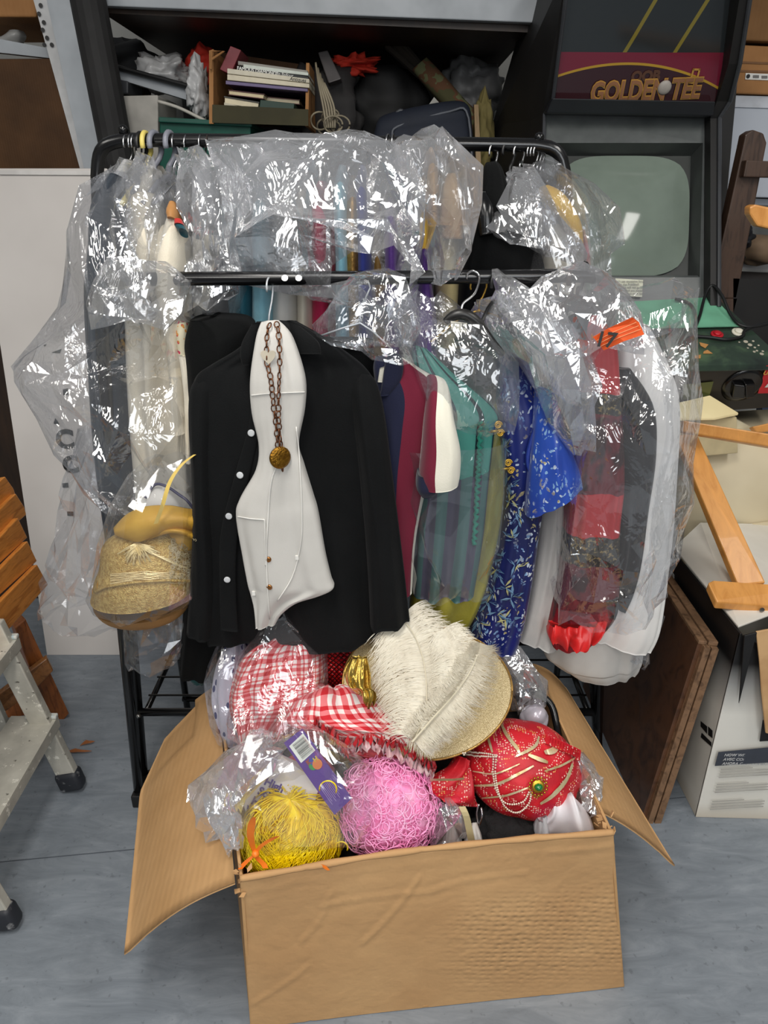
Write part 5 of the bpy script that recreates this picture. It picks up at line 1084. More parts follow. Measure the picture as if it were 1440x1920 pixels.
for k, (cs_) in enumerate((((934, 797), (938, 812)), ((953, 868), (958, 882)))):
    fb_ = MB()
    for q in cs_:
        p, n_ = hit(q[0], q[1], bb_, tb_, bpy.data.objects['lime_robe'], lift=.006, Y=1.31); n_ = Vector((0, -.95, .3)); spiral(at(q[0], q[1], 1.298), n_, .0075, 1, fb_)
    fb_.tube([at(cs_[0][0] - 14, cs_[0][1] + 12, 1.298), at(cs_[1][0] - 4, cs_[1][1] - 4, 1.296)], .003, 6)
    fb_.build('frog_fastening', GB, bj, smooth=True)
# bamboo leaf sprays embroidered on the lower jacket
lb = MB(); lg = MB(); rg = random.Random(9)
def leaf(mb, u, v, ang, ln_, w_=.22):
    tip = (u + ln_ * math.cos(ang), v + ln_ * math.sin(ang)); mid = (u + ln_ * .5 * math.cos(ang), v + ln_ * .5 * math.sin(ang)); px, py = -math.sin(ang) * ln_ * w_ * .5, math.cos(ang) * ln_ * w_ * .5
    pts = [(u, v), (mid[0] + px, mid[1] + py), tip, (mid[0] - px, mid[1] - py)]
    q = []
    for a_, b_ in pts:
        p, n_ = hit(a_, b_, bb_, lift=.0014, Y=1.0)
        if p.y < 1.1: return
        q.append(p)
    mb.add(q, [(0, 1, 2), (0, 2, 3)])
for (u, v) in ((942, 1046), (930, 1070), (950, 1100), (915, 1130), (935, 1150), (900, 1165), (950, 1160), (968, 1060), (962, 1010), (958, 940), (950, 910), (945, 840), (975, 975), (925, 1110), (960, 1120)):
    for k in range(7): leaf(lb if rg.random() < .65 else lg, u + rg.uniform(-4, 4), v + rg.uniform(-4, 4), rg.uniform(0, 6.28), rg.uniform(12, 26))
lb.build('embroidered_leaves', M('pale_blue_thread', (110, 146, 180), .5), bj, kind='stuff'); lg.build('embroidered_leaves', M('pale_gold_thread', (190, 186, 130), .5), bj, kind='stuff')
# white robes
tag(loft('white_robe', WHITER, None, [(968, 612, 1020, 616, 1.45, .02), (992, 680, 1078, 690, 1.44, .04), (1010, 760, 1090, 760, 1.44, .05), (1016, 900, 1090, 900, 1.43, .05), (1000, 1040, 1076, 1040, 1.42, .05), (978, 1150, 1050, 1150, 1.42, .05), (966, 1186, 1040, 1208, 1.42, .045)], 44, 34, fold=.016, ff=6, seed=22), 'white robe hanging between the blue jacket and the red dress', 'robe', 'garments on the front rail')
tag(loft('white_skirt', WHITER, None, [(1080, 640, 1160, 640, 1.50, .03), (1060, 800, 1190, 800, 1.50, .06), (1040, 1000, 1200, 1000, 1.49, .075), (1016, 1190, 1200, 1200, 1.48, .08), (1024, 1222, 1194, 1240, 1.48, .075), (1050, 1244, 1186, 1258, 1.48, .06)], 44, 40, fold=.016, ff=6, seed=23), 'long white skirt lowest behind the red dress hem', 'skirt', 'garments on the front rail')
tag(loft('white_kaftan', cloth('bright_white_cotton', (240, 238, 234), (228, 226, 222), .75, .1, .12), None, [(1168, 600, 1215, 610, 1.44, .03), (1150, 680, 1252, 690, 1.44, .05), (1140, 760, 1268, 760, 1.44, .06), (1130, 900, 1262, 900, 1.44, .06), (1120, 1040, 1250, 1040, 1.43, .06), (1100, 1150, 1232, 1160, 1.43, .06), (1086, 1180, 1214, 1206, 1.43, .055)], 46, 40, fold=.018, ff=7, seed=24), 'white kaftan hanging at the right end of the rack', 'kaftan', 'garments on the front rail')
tag(loft('tan_collar_card', TANC, None, [(960, 638, 978, 630, 1.375, .008), (958, 668, 996, 660, 1.372, .012), (976, 684, 996, 680, 1.372, .008)], 12, 14), 'tan card shoulder guard above the blue jacket', 'card')
# red lace dress
RD = NT('red_lace_tiers'); uvn = RD.n('ShaderNodeUVMap'); sp_ = RD.n('ShaderNodeSeparateXYZ'); RD.l(uvn.outputs[0], sp_.inputs[0])
tv_ = RD.math('ADD', RD.math('SUBTRACT', 1.0, sp_.outputs[1]), RD.math('MULTIPLY', RD.math('SUBTRACT', RD.noise(RD.coord(), 14, 2), .5), .03))
def rowt(v): return (v - 590) / 617
RED, DRED, LACE, KR = (186, 34, 40), (104, 24, 34), (44, 40, 34), (36, 14, 18)
c = RD.ramp(tv_, [(0, RED), (rowt(728), LACE), (rowt(764), DRED), (rowt(912), RED), (rowt(990), LACE), (rowt(1042), DRED), (rowt(1128), (130, 20, 32)), (rowt(1162), (224, 48, 46)), (rowt(1190), (150, 18, 34))], 'CONSTANT')
lc = RD.ramp(RD.noise(RD.coord('Object', (1, 1, .55)), 19, 3, .6), [(.50, (0, 0, 0, 1)), (.58, (1, 1, 1, 1))])
zone = RD.ramp(tv_, [(0, (0, 0, 0, 1)), (rowt(770), (1, 1, 1, 1)), (rowt(905), (0, 0, 0, 1)), (rowt(1044), (1, 1, 1, 1)), (rowt(1164), (.2, .2, .2, 1))], 'CONSTANT')
c = RD.mix(RD.math('MULTIPLY', RD.math('MULTIPLY', lc, zone), .9), c, KR)
gz = RD.ramp(tv_, [(0, (0, 0, 0, 1)), (rowt(730), (1, 1, 1, 1)), (rowt(764), (0, 0, 0, 1)), (rowt(992), (1, 1, 1, 1)), (rowt(1042), (0, 0, 0, 1))], 'CONSTANT')
gs = RD.ramp(RD.noise(RD.coord(), 120, 2), [(.56, (0, 0, 0, 1)), (.62, (1, 1, 1, 1))])
RD.base(RD.mix(RD.math('MULTIPLY', gz, gs), c, (138, 120, 78))); RD.b.inputs['Roughness'].default_value = .55; RD.bump(RD.noise(RD.coord(), 90, 3), .3, .004)
rd = thing('red_lace_dress', at(1090, 1205, 1.36), 'red tiered dress with black lace and gold bands in film', 'dress', 'garments on the front rail')
rdb = loft('dress_body', RD.m, rd, [(1096, 590, 1134, 590, 1.37, .02), (1088, 640, 1152, 640, 1.365, .035), (1082, 730, 1158, 732, 1.36, .045), (1080, 800, 1162, 800, 1.36, .05), (1066, 900, 1166, 900, 1.36, .052), (1058, 990, 1158, 990, 1.36, .052), (1046, 1090, 1158, 1090, 1.36, .052), (1034, 1150, 1152, 1150, 1.36, .05), (1028, 1184, 1124, 1186, 1.36, .048), (1034, 1206, 1098, 1212, 1.36, .04)], 70, 40, fold=.016, ff=7, seed=26)
loft('frill', M('scarlet_satin', (226, 46, 46), .35), rd, [(1030, 1168, 1136, 1160, 1.335, .03), (1026, 1186, 1126, 1184, 1.33, .038), (1030, 1196, 1108, 1196, 1.33, .036)], 14, 40, fold=.02, ff=16, seed=27, fall=False)
loft('lace_edging', cloth('black_lace', (18, 14, 15)), rd, [(1136, 1128, 1160, 1120, 1.32, .006), (1140, 1150, 1158, 1144, 1.32, .007), (1142, 1162, 1154, 1158, 1.32, .005)], 10, 16, fold=.006, ff=12, fall=False)
tag(loft('black_blouse', cloth('black_chiffon', (30, 31, 34), (42, 43, 46), .5), None, [(1040, 560, 1080, 552, 1.385, .02), (1038, 600, 1140, 590, 1.38, .03), (1060, 640, 1150, 640, 1.38, .03)], 20, 24, fold=.01, seed=28), 'black blouse shoulder in film above the red dress', 'blouse', 'garments on the front rail')
tag(loft('black_sleeve_gown', cloth('black_chiffon', (30, 31, 34)), None, [(1150, 690, 1180, 690, 1.395, .02), (1152, 750, 1222, 760, 1.39, .035), (1156, 850, 1226, 850, 1.39, .04), (1158, 950, 1212, 950, 1.39, .04), (1154, 1040, 1200, 1040, 1.39, .035), (1144, 1090, 1186, 1100, 1.39, .03), (1142, 1130, 1170, 1140, 1.39, .02)], 34, 26, fold=.014, seed=29), 'black gown sleeve hanging right of the red lace dress', 'gown', 'garments on the front rail')
# rear right: black jacket, yellow shoulder
tag(loft('black_jacket', BLACKC2, None, [(908, 312, 934, 310, 1.52, .02), (900, 340, 944, 340, 1.51, .05), (892, 400, 960, 390, 1.50, .07), (876, 460, 990, 450, 1.49, .08), (862, 510, 1016, 505, 1.48, .08), (850, 640, 1030, 640, 1.48, .08)], 34, 34, fold=.014, seed=30), 'black jacket on the rear rail, right of the film bags', 'jacket', 'garments on the rear rail')
loft('hanger_moulding', M('gloss_black', (12, 12, 13), .22), bpy.data.objects['black_jacket'], [(898, 366, 912, 362, 1.445, .01), (894, 400, 926, 396, 1.43, .02), (900, 444, 926, 440, 1.42, .015)], 14, 14)
tag(loft('yellow_padded_shoulder', YELC, None, [(1010, 356, 1030, 352, 1.47, .015), (1020, 380, 1062, 376, 1.46, .03), (1050, 420, 1086, 416, 1.455, .03), (1070, 452, 1092, 456, 1.455, .02)], 22, 22), 'yellow shoulder piece in film on the rear rail at right', 'garment', 'garments on the rear rail')
tag(loft('cream_garment', CREAMC, None, [(1000, 400, 1030, 396, 1.50, .03), (1010, 460, 1090, 440, 1.49, .05), (1020, 560, 1095, 540, 1.49, .05), (1030, 640, 1096, 640, 1.49, .05)], 24, 26, fold=.012), 'cream garment under the yellow shoulder piece', 'garment', 'garments on the rear rail')
tag(loft('pink_edged_garment', cloth('dusty_pink', (190, 90, 120), (150, 190, 150)), None, [(1086, 430, 1094, 430, 1.47, .02), (1090, 480, 1102, 480, 1.47, .03), (1088, 540, 1104, 540, 1.47, .03)], 14, 12), 'narrow pink edge of a garment at the right end of the rear rail', 'garment', 'garments on the rear rail')
# size tag and orange ticket
o = MB().slab([at(845, 602, 1.235), at(876, 606, 1.233), at(874, 624, 1.233), at(846, 618, 1.235)], (0, .001, 0)).build('size_tag', M('tag_card', (216, 212, 196), .6)); tag(o, 'small white size tag on the black wooden hanger', 'tag')
text('size_text', 'L', INK, o, at(869, 611, 1.2315), (0, -1, .2), (0, 0, 1), .010, bold=.0003)
tk_ = [at(1112, 632, 1.172), at(1140, 616, 1.165), at(1186, 595, 1.172), at(1198, 604, 1.18), at(1208, 627, 1.178), at(1170, 640, 1.165), at(1132, 657, 1.172)]
o = MB().slab(tk_, (0, .0012, 0)).build('orange_ticket', M('orange_paper', (236, 92, 30), .55)); tag(o, 'bright orange paper ticket numbered 17 on the film over the red dress', 'ticket')
NT_ = Vector((0, -1, .25))
for k in range(3):
    f = .28 + .2 * k
    a_ = tk_[0].lerp(tk_[6], f); b_ = tk_[2].lerp(tk_[4], f); m_ = tk_[1].lerp(tk_[5], f)
    MB().tube([a_ + Vector((0, -.0016, 0)), m_ + Vector((0, -.0016, 0)), b_ + Vector((0, -.0016, 0))], .0006, 5).build('ruled_line', M('pale_orange_line', (246, 160, 110), .6), o)
text('ticket_number', '17', INK, o, at(1134, 638, 1.1605), NT_, (.1, 0, 1), .034, bold=.0006, shear=.12)

# ------------------------------------------------------------------ hats hung at the left
NAVP = M('navy_piping', (50, 50, 84), .5)
GY = M('golden_yellow_satin', (214, 170, 66), .5, .1, (196, 148, 44), 9, .15, 120)
hy = thing('yellow_satin_hat', at(310, 990, 1.27), 'yellow satin hat with turned brims and white crown, in film above the gold hat', 'hat', 'hats hanging at the left of the rack')
loft('white_crown', WHITES, hy, [(284, 912, 312, 910, 1.30, .02), (272, 934, 338, 922, 1.29, .05), (260, 962, 356, 950, 1.285, .06), (252, 984, 372, 968, 1.285, .06)], 22, 26)
MB().tube(smooth_path([at(272, 934, 1.24), at(290, 909, 1.255), at(312, 912, 1.25), at(336, 928, 1.245), at(352, 940, 1.24), at(368, 962, 1.24)], 26), .0028, 7).build('navy_edge', NAVP, hy, smooth=True)
def brim(name, top, bot, Yt, Yb, m, par, th=.006, n=40, bulge=.02):
    """curved brim sheet between an upper and a lower outline"""
    A, B_ = catmull(top, n), catmull(bot, n); mb = MB(); K = 7; v = []
    for side_ in (0, 1):
        for i in range(n):
            e = math.sin(math.pi * i / (n - 1))
            for k in range(K):
                f = k / (K - 1); q = A[i] * (1 - f) + B_[i] * f
                v.append(at(q[0], q[1], Yt + (Yb - Yt) * f - .035 * e ** .7 - bulge * math.sin(math.pi * f)) + Vector((0, th * side_, -th * .3 * side_)))
    S_ = n * K
    f = [(i * K + k, i * K + k + 1, (i + 1) * K + k + 1, (i + 1) * K + k) for i in range(n - 1) for k in range(K - 1)]
    f += [tuple(x + S_ for x in q[::-1]) for q in f]
    bd_ = [i * K for i in range(n)] + [(n - 1) * K + k for k in range(1, K)] + [i * K + K - 1 for i in range(n - 2, -1, -1)] + [k for k in range(K - 2, 0, -1)]
    f += [(bd_[j], bd_[(j + 1) % len(bd_)], bd_[(j + 1) % len(bd_)] + S_, bd_[j] + S_) for j in range(len(bd_))]
    return obj(name, v, f, m, par, True)
brim('upper_brim', [(212, 990), (238, 964), (272, 950), (316, 948), (352, 954), (384, 958)], [(215, 1003), (238, 1012), (262, 1016), (292, 1004), (334, 994), (384, 998)], 1.24, 1.22, GY, hy)
brim('lower_brim', [(268, 1008), (290, 994), (320, 988), (352, 992), (384, 1010)], [(270, 1016), (296, 1006), (322, 1000), (350, 1006), (380, 1022)], 1.23, 1.22, GY, hy, .008, 34, .008)
loft('brim_underside', GY, hy, [(262, 1000, 380, 984, 1.27, .04), (270, 1016, 378, 1010, 1.26, .05), (290, 1024, 366, 1022, 1.26, .03)], 10, 26)
MB().strip(smooth_path([at(292, 982, 1.16), at(304, 950, 1.16), at(318, 905, 1.165), at(340, 872, 1.175), at(370, 849, 1.19)], 30), Vector((1, 0, .25)), .0085).build('yellow_strap', M('yellow_strap', (232, 200, 106), .45), hy)
GGL = M('gold_glitter_felt', (216, 186, 112), .42, .4, (176, 138, 66), 160, .6, 400)
gh = thing('gold_pillbox_hat', at(272, 1130, 1.24), 'gold glitter pillbox hat with tassel and net veil', 'hat', 'hats hanging at the left of the rack')
ghb = loft('hat_side', GGL, gh, [(206, 1038, 350, 1004, 1.27, .03), (197, 1046, 362, 1016, 1.255, .07), (190, 1070, 366, 1050, 1.25, .085), (182, 1096, 368, 1078, 1.245, .092), (178, 1108, 368, 1094, 1.245, .095)], 26, 44, full=.75)
MB().tube([Vector(p) for p in [hit(u, v, ghb, lift=.003, Y=1.17)[0] for u, v in catmull([(181, 1110), (200, 1101), (240, 1094), (280, 1090), (320, 1088), (364, 1090)], 30)]], .003, 7).build('rim_cord', GGL, gh, smooth=True)
loft('hat_lining', M('tan_lining', (164, 122, 70), .55), gh, [(180, 1108, 366, 1092, 1.25, .088), (190, 1122, 360, 1104, 1.26, .08), (222, 1134, 336, 1122, 1.28, .06), (262, 1140, 300, 1134, 1.29, .03)], 16, 40)
tas = MB(); rg = random.Random(4); GTH = M('gold_thread', (240, 218, 160), .35, .3)
top_ = (260, 1018)
for k in range(46):
    a = rg.uniform(-1.15, 1.25); L_ = rg.uniform(26, 44)
    e = (top_[0] + L_ * math.sin(a) + rg.uniform(-2, 2), top_[1] + L_ * math.cos(a) * .95)
    pts = [hit(top_[0] + (e[0] - top_[0]) * s_ + 3 * math.sin(3 * s_ + k), top_[1] + (e[1] - top_[1]) * s_ ** .9, ghb, lift=.002 + .003 * math.sin(math.pi * s_), Y=1.15)[0] for s_ in np.linspace(0, 1, 8)]
    tas.tube(pts, .0011, 4, False)
for k in range(9):
    v_ = 1078 + 2.4 * k
    pts = [hit(u, v_ - 12 * math.sin((u - 190) / 175 * 3.1) * .5 + rg.uniform(-1, 1), ghb, lift=.0015, Y=1.15)[0] for u in range(208, 350, 9)]
    tas.tube(pts, .0008, 4, False)
for k in range(8):
    e = (300 + 8 * k, 1040 + 4 * k); tas.tube([hit(top_[0] + (e[0] - top_[0]) * s_, top_[1] + (e[1] - top_[1]) * s_ + 6 * math.sin(math.pi * s_), ghb, lift=.003, Y=1.15)[0] for s_ in np.linspace(0, 1, 7)], .0008, 4, False)
tas.build('tassel_threads', GTH, gh, kind='stuff')
net = MB()
for k in range(150):
    u, v = rg.uniform(318, 366), rg.uniform(1012, 1092); r_ = rg.uniform(2.2, 4.0)
    net.tube([hit(u + r_ * math.cos(a), v + r_ * math.sin(a), ghb, lift=.003, Y=1.16)[0] for a in np.linspace(0, 6.28, 7)], .0005, 3, False)
net.build('net_veil', M('pale_net', (196, 180, 140), .6), gh, kind='stuff')
lump('pink_rosette', cloth('deep_pink', (196, 40, 76)), at(371, 1062, 1.26), (.016, .02, .032), 17, .5, 4, 'small deep pink rosette peeping out behind the gold pillbox hat', 'rosette')

# ------------------------------------------------------------------ film bags
GRP = None
bag('wide clear film bag billowing out to the left of the rack', [(206, 326, 240, 330, 1.49, .01), (176, 400, 250, 390, 1.44, .06), (150, 480, 300, 490, 1.40, .11), (118, 590, 350, 590, 1.39, .11), (52, 668, 362, 670, 1.39, .10), (46, 700, 364, 700, 1.39, .10), (84, 760, 366, 760, 1.39, .11), (128, 850, 370, 850, 1.39, .11), (176, 920, 374, 920, 1.38, .11), (226, 962, 376, 950, 1.37, .10)], FILM, .03, 13, 41, 90, 60)
bag('lower clear film bag hanging open against the white panel', [(150, 800, 240, 800, 1.56, .05), (122, 900, 250, 900, 1.55, .07), (116, 980, 260, 980, 1.55, .08), (100, 1060, 300, 1060, 1.54, .08), (84, 1120, 330, 1125, 1.53, .08), (80, 1150, 250, 1166, 1.53, .07)], FILM_S, .03, 10, 42, 60, 44)
bag('film bag around the yellow and gold hats', [(256, 870, 372, 850, 1.26, .06), (214, 960, 384, 950, 1.25, .10), (188, 1040, 380, 1030, 1.25, .11), (178, 1100, 376, 1096, 1.25, .11), (190, 1128, 366, 1122, 1.25, .09), (244, 1142, 326, 1138, 1.25, .05)], FILM_S, .012, 12, 43, 50, 44, cap=None)
bag('crumpled film bottom hanging below the gold pillbox hat', [(240, 1120, 352, 1120, 1.34, .05), (240, 1180, 352, 1180, 1.34, .06), (244, 1226, 348, 1222, 1.34, .06), (262, 1244, 330, 1240, 1.34, .04)], FILM_S, .02, 15, 44, 36, 34)
bag('film over the front rail end at left', [(206, 500, 350, 500, 1.33, .03), (186, 520, 352, 520, 1.32, .05), (180, 560, 350, 560, 1.32, .06), (190, 604, 346, 600, 1.32, .05)], FILM_W, .022, 16, 45, 34, 40)
for k, (lv) in enumerate(([(236, 312, 256, 310, 1.53, .008), (214, 350, 268, 350, 1.49, .04), (210, 430, 282, 430, 1.47, .07), (206, 520, 290, 516, 1.46, .075)],
                          [(266, 300, 284, 300, 1.53, .008), (254, 336, 306, 336, 1.49, .04), (248, 420, 318, 420, 1.46, .07), (244, 520, 330, 516, 1.45, .07)],
                          [(312, 326, 334, 318, 1.53, .008), (300, 360, 352, 355, 1.47, .04), (302, 430, 358, 430, 1.43, .09), (296, 524, 362, 520, 1.42, .08)],
                          [(344, 286, 372, 282, 1.53, .008), (328, 312, 392, 306, 1.49, .03), (344, 370, 412, 370, 1.44, .08), (352, 440, 420, 440, 1.42, .08)],
                          [(380, 300, 412, 296, 1.53, .008), (372, 336, 436, 330, 1.48, .04), (372, 400, 448, 400, 1.44, .08), (366, 490, 456, 490, 1.43, .08)])):
    bag(('narrow film bag below the silver hooks at the left rail end', 'narrow film bag below the yellow hook', 'film bag round the red collared shirt', 'film bag below the thin wire hooks', 'film bag left of the big bright film bag')[k], lv, FILM if k in (0, 2) else FILM_W, .024, 20, 50 + k, 56, 34)
bag('puffed film bag hanging under the front rail beside the black coat', [(352, 440, 440, 440, 1.46, .05), (340, 500, 452, 490, 1.45, .08), (346, 560, 452, 550, 1.44, .09), (352, 600, 434, 594, 1.43, .07), (376, 616, 412, 610, 1.42, .03)], FILM_W, .026, 20, 60, 44, 40)
bag('big bright crumpled film bag bulging over the middle of the rack', [(394, 266, 690, 254, 1.48, .006), (398, 288, 742, 276, 1.46, .02), (426, 330, 770, 308, 1.43, .06), (436, 400, 796, 380, 1.40, .10), (442, 460, 804, 450, 1.38, .12), (456, 494, 806, 500, 1.36, .11), (560, 512, 804, 522, 1.33, .08), (640, 526, 798, 540, 1.31, .05)], FILM_W, .040, 13, 61, cell=.036)
bag('second film layer inside the left half of the big bright film bag', [(430, 280, 580, 274, 1.50, .008), (440, 330, 590, 320, 1.48, .04), (446, 420, 580, 410, 1.46, .07), (470, 506, 580, 506, 1.45, .07)], FILM_W, .034, 15, 62, 60, 70)
bag('film bag with loose corners over the tan collars', [(746, 262, 802, 250, 1.50, .008), (728, 292, 822, 282, 1.47, .03), (760, 340, 868, 320, 1.42, .11), (786, 400, 884, 370, 1.41, .12), (792, 460, 880, 450, 1.41, .12), (796, 516, 858, 514, 1.41, .10)], FILM_W, .028, 16, 63, 70, 50)
bag('small flat film flap hanging by the black jacket', [(950, 322, 990, 314, 1.50, .008), (938, 370, 1026, 352, 1.44, .03), (930, 410, 1060, 420, 1.42, .04), (930, 446, 1092, 470, 1.41, .04), (960, 452, 1094, 500, 1.41, .03)], FILM_W, .014, 22, 64, 44, 44)
bag('clear film bag with square corner at the right end of the rear rail', [(996, 324, 1032, 298, 1.50, .008), (1010, 350, 1066, 322, 1.47, .03), (1030, 400, 1124, 370, 1.45, .08), (1050, 440, 1152, 432, 1.44, .08), (1060, 470, 1140, 470, 1.44, .07), (1070, 530, 1146, 520, 1.44, .06)], FILM, .018, 18, 65, 56, 46)
bag('clear film cover over the cream garment at right of the rear rail', [(990, 350, 1040, 350, 1.47, .05), (990, 420, 1094, 420, 1.43, .08), (1000, 520, 1100, 520, 1.41, .08), (1006, 560, 1100, 560, 1.41, .08)], FILM_S, .014, 18, 66, 40, 40)
bag('film between the black jacket and the tan collars', [(866, 350, 925, 330, 1.54, .02), (868, 372, 912, 365, 1.52, .03), (880, 400, 900, 396, 1.52, .03)], FILM_S, .01, 20, 67, 24, 26)
bag('film stretched over the black shirt shoulder and wire hanger', [(690, 540, 760, 536, 1.33, .03), (640, 590, 786, 560, 1.29, .06), (592, 624, 790, 600, 1.26, .07), (600, 640, 786, 640, 1.25, .06), (690, 650, 786, 670, 1.25, .05)], FILM, .02, 16, 68, 50, 56)
bag('clear film over the teal striped top', [(740, 560, 840, 556, 1.33, .02), (736, 610, 880, 600, 1.31, .05), (752, 660, 950, 640, 1.28, .085), (780, 720, 970, 700, 1.275, .085), (800, 770, 972, 760, 1.275, .08), (860, 800, 968, 800, 1.275, .06)], FILM, .018, 15, 69, 60, 60)
bag('long clear film skirt over the lower half of the teal striped top', [(764, 840, 950, 820, 1.28, .07), (768, 900, 946, 900, 1.28, .07), (770, 1000, 934, 1000, 1.28, .07), (768, 1100, 912, 1100, 1.28, .06)], FILM_S, .008, 10, 70, 44, 44)
bag('film bag over the white robe shoulders in the middle', [(880, 572, 960, 552, 1.37, .02), (880, 590, 1000, 566, 1.36, .03), (900, 620, 1050, 600, 1.31, .07), (960, 680, 1106, 660, 1.30, .08), (1010, 760, 1110, 740, 1.30, .08), (1050, 830, 1100, 826, 1.30, .06)], FILM_W, .018, 16, 71, 60, 56)
bag('narrow pleated film bag hanging below the black ring hook', [(930, 524, 960, 526, 1.335, .015), (936, 560, 996, 560, 1.30, .03), (966, 620, 1040, 610, 1.27, .04), (1010, 690, 1090, 680, 1.26, .04), (1050, 750, 1108, 730, 1.26, .03)], FILM_W, .016, 22, 72, 50, 40)
bag('clear film bag top over the black blouse at the right of the front rail', [(1036, 524, 1110, 522, 1.34, .03), (990, 560, 1146, 545, 1.31, .06), (1000, 600, 1180, 590, 1.29, .08), (1050, 660, 1200, 650, 1.28, .08)], FILM_W, .018, 18, 73, 44, 56)
bag('big clear film bag hanging over the red dress and white kaftan', [(1150, 570, 1296, 566, 1.34, .05), (1120, 610, 1304, 600, 1.31, .09), (1090, 700, 1298, 690, 1.30, .12), (1070, 780, 1290, 770, 1.30, .13), (1060, 900, 1282, 880, 1.30, .13), (1046, 1000, 1262, 1000, 1.30, .12), (1040, 1080, 1240, 1080, 1.30, .11), (1036, 1140, 1216, 1140, 1.30, .10)], FILM, .022, 12, 74, 96, 66)
bag('film corner hanging low behind the white skirt hem', [(1190, 1150, 1240, 1150, 1.42, .03), (1188, 1200, 1224, 1210, 1.42, .03), (1184, 1240, 1208, 1244, 1.42, .02)], FILM_S, .01, 15, 75, 24, 24)
# ================================================================== cardboard box of costume pieces
bx = thing('cardboard_box', (.05, 1.18, 0), 'big open tan cardboard box full of hats and wigs in front of the rack', 'box')
FLt, FRt = Vector((-.2514, .87, .409)), Vector((.4185, .945, .438))
FLb, FRb = Vector((-.2635, .867, .002)), Vector((.4985, .945, .002))
BLt, BRt = Vector((-.405, 1.40, .42)), Vector((.375, 1.455, .44))
BLb, BRb = Vector((-.38, 1.39, .002)), Vector((.40, 1.45, .002))
def front_mat():
    t = NT('dented_cardboard'); v = t.coord('Object')
    n = t.noise(v, 6, 4); t.base(t.ramp(n, [(.3, (196, 156, 109)), (.7, (184, 143, 98))])); t.b.inputs['Roughness'].default_value = .66
    t.b.inputs['Specular IOR Level'].default_value = .3
    uvn = t.n('ShaderNodeUVMap'); sp = t.n('ShaderNodeSeparateXYZ'); t.l(uvn.outputs[0], sp.inputs[0])
    mk = t.math('MULTIPLY', t.ramp(sp.outputs[0], [(.48, (0, 0, 0, 1)), (.66, (1, 1, 1, 1)), (1.0, (.8, .8, .8, 1))]), t.ramp(sp.outputs[1], [(.06, (.2, .2, .2, 1)), (.25, (1, 1, 1, 1)), (.55, (1, 1, 1, 1)), (.75, (0, 0, 0, 1))]))
    mp_ = t.n('ShaderNodeMapping'); mp_.inputs['Scale'].default_value = (46, 34, 1); mp_.inputs['Rotation'].default_value = (0, 0, R(12)); t.l(uvn.outputs[0], mp_.inputs[0])
    vo = t.n('ShaderNodeTexVoronoi', feature='SMOOTH_F1'); vo.inputs['Scale'].default_value = 1.0; vo.inputs['Randomness'].default_value = .35; t.l(mp_.outputs[0], vo.inputs['Vector'])
    h = t.math('ADD', t.math('MULTIPLY', t.math('MULTIPLY', vo.outputs['Distance'], mk), .9), t.math('MULTIPLY', t.noise(v, 24, 3), .5))
    t.bump(h, .8, .008); return t.m
NX, NZ = 150, 60
crl = [([(600, 1706), (660, 1694), (740, 1684), (800, 1680), (850, 1664), (910, 1652), (990, 1640)], 4, .0018), ([(786, 1655), (760, 1690), (720, 1734), (680, 1772)], 4, .0022), ([(620, 1680), (600, 1730), (565, 1770)], 4, .0015), ([(474, 1880), (540, 1840), (580, 1810)], 4, .0015), ([(1030, 1600), (1090, 1594), (1150, 1582)], 4, .0016), ([(470, 1672), (700, 1640), (1150, 1590)], 5, .0008)]
vs_, uvs_ = [], []
for j in range(NZ + 1):
    for i in range(NX + 1):
        x, z = i / NX, j / NZ
        p = FLb.lerp(FRb, x).lerp(FLt.lerp(FRt, x), z)
        vs_.append(p); uvs_.append((x, z))
V = np.array([tuple(p) for p in vs_])
# picture position of every grid point, used only to lay the creases out along the sheet
rel = V - np.array((0, 0, CAMZ)); dep = rel[:, 1] * CT - rel[:, 2] * ST; upc = rel[:, 1] * ST + rel[:, 2] * CT
U_ = 720 + FPX * rel[:, 0] / dep; Vv = 960 - FPX * upc / dep
off = .004 * vnoise(np.stack([V[:, 0] * 5, V[:, 2] * 7, V[:, 2] * 0], 1), 3) - .010 * np.sin(np.pi * np.array(uvs_)[:, 0]) * np.array(uvs_)[:, 1]
for pts, w, a in crl:
    pp = catmull(pts, 60)
    dmin = np.min(np.hypot(U_[:, None] - pp[None, :, 0], Vv[:, None] - pp[None, :, 1]), axis=1)
    off += a * np.exp(-(dmin / w) ** 2) - a * .5 * np.exp(-((dmin - w * 2) / (w * 1.5)) ** 2)
for uu in (575, 792, 1012):
    off += -.0012 * np.exp(-((U_ - (uu + (Vv - 1700) * .03)) / 5) ** 2)
V[:, 1] -= off
ff_ = [(j * (NX + 1) + i, j * (NX + 1) + i + 1, (j + 1) * (NX + 1) + i + 1, (j + 1) * (NX + 1) + i) for j in range(NZ) for i in range(NX)]
V2 = V.copy(); V2[:, 1] += .006; n0 = len(V)
allv = np.concatenate([V, V2]); allf = ff_ + [tuple(k + n0 for k in f[::-1]) for f in ff_]
top = [NZ * (NX + 1) + i for i in range(NX + 1)]; allf += [(top[i], top[i + 1], top[i + 1] + n0, top[i] + n0) for i in range(NX)]
for c_ in (0, NX): allf += [((j + 1) * (NX + 1) + c_, j * (NX + 1) + c_, j * (NX + 1) + c_ + n0, (j + 1) * (NX + 1) + c_ + n0) for j in range(NZ)]
obj('front_wall', allv, allf, front_mat(), bx, True, uv=uvs_ + uvs_)
MB().tube([Vector(V[k]) + Vector((0, .003, .001)) for k in top], [.0058 + .0008 * math.sin(k * .23) for k in range(NX + 1)], 8).build('folded_top_edge', CARD, bx, smooth=True)
def cw(name, a, b, c, d, t, m=CARD_IN): return MB().slab([a, b, c, d], t).build(name, m, bx)
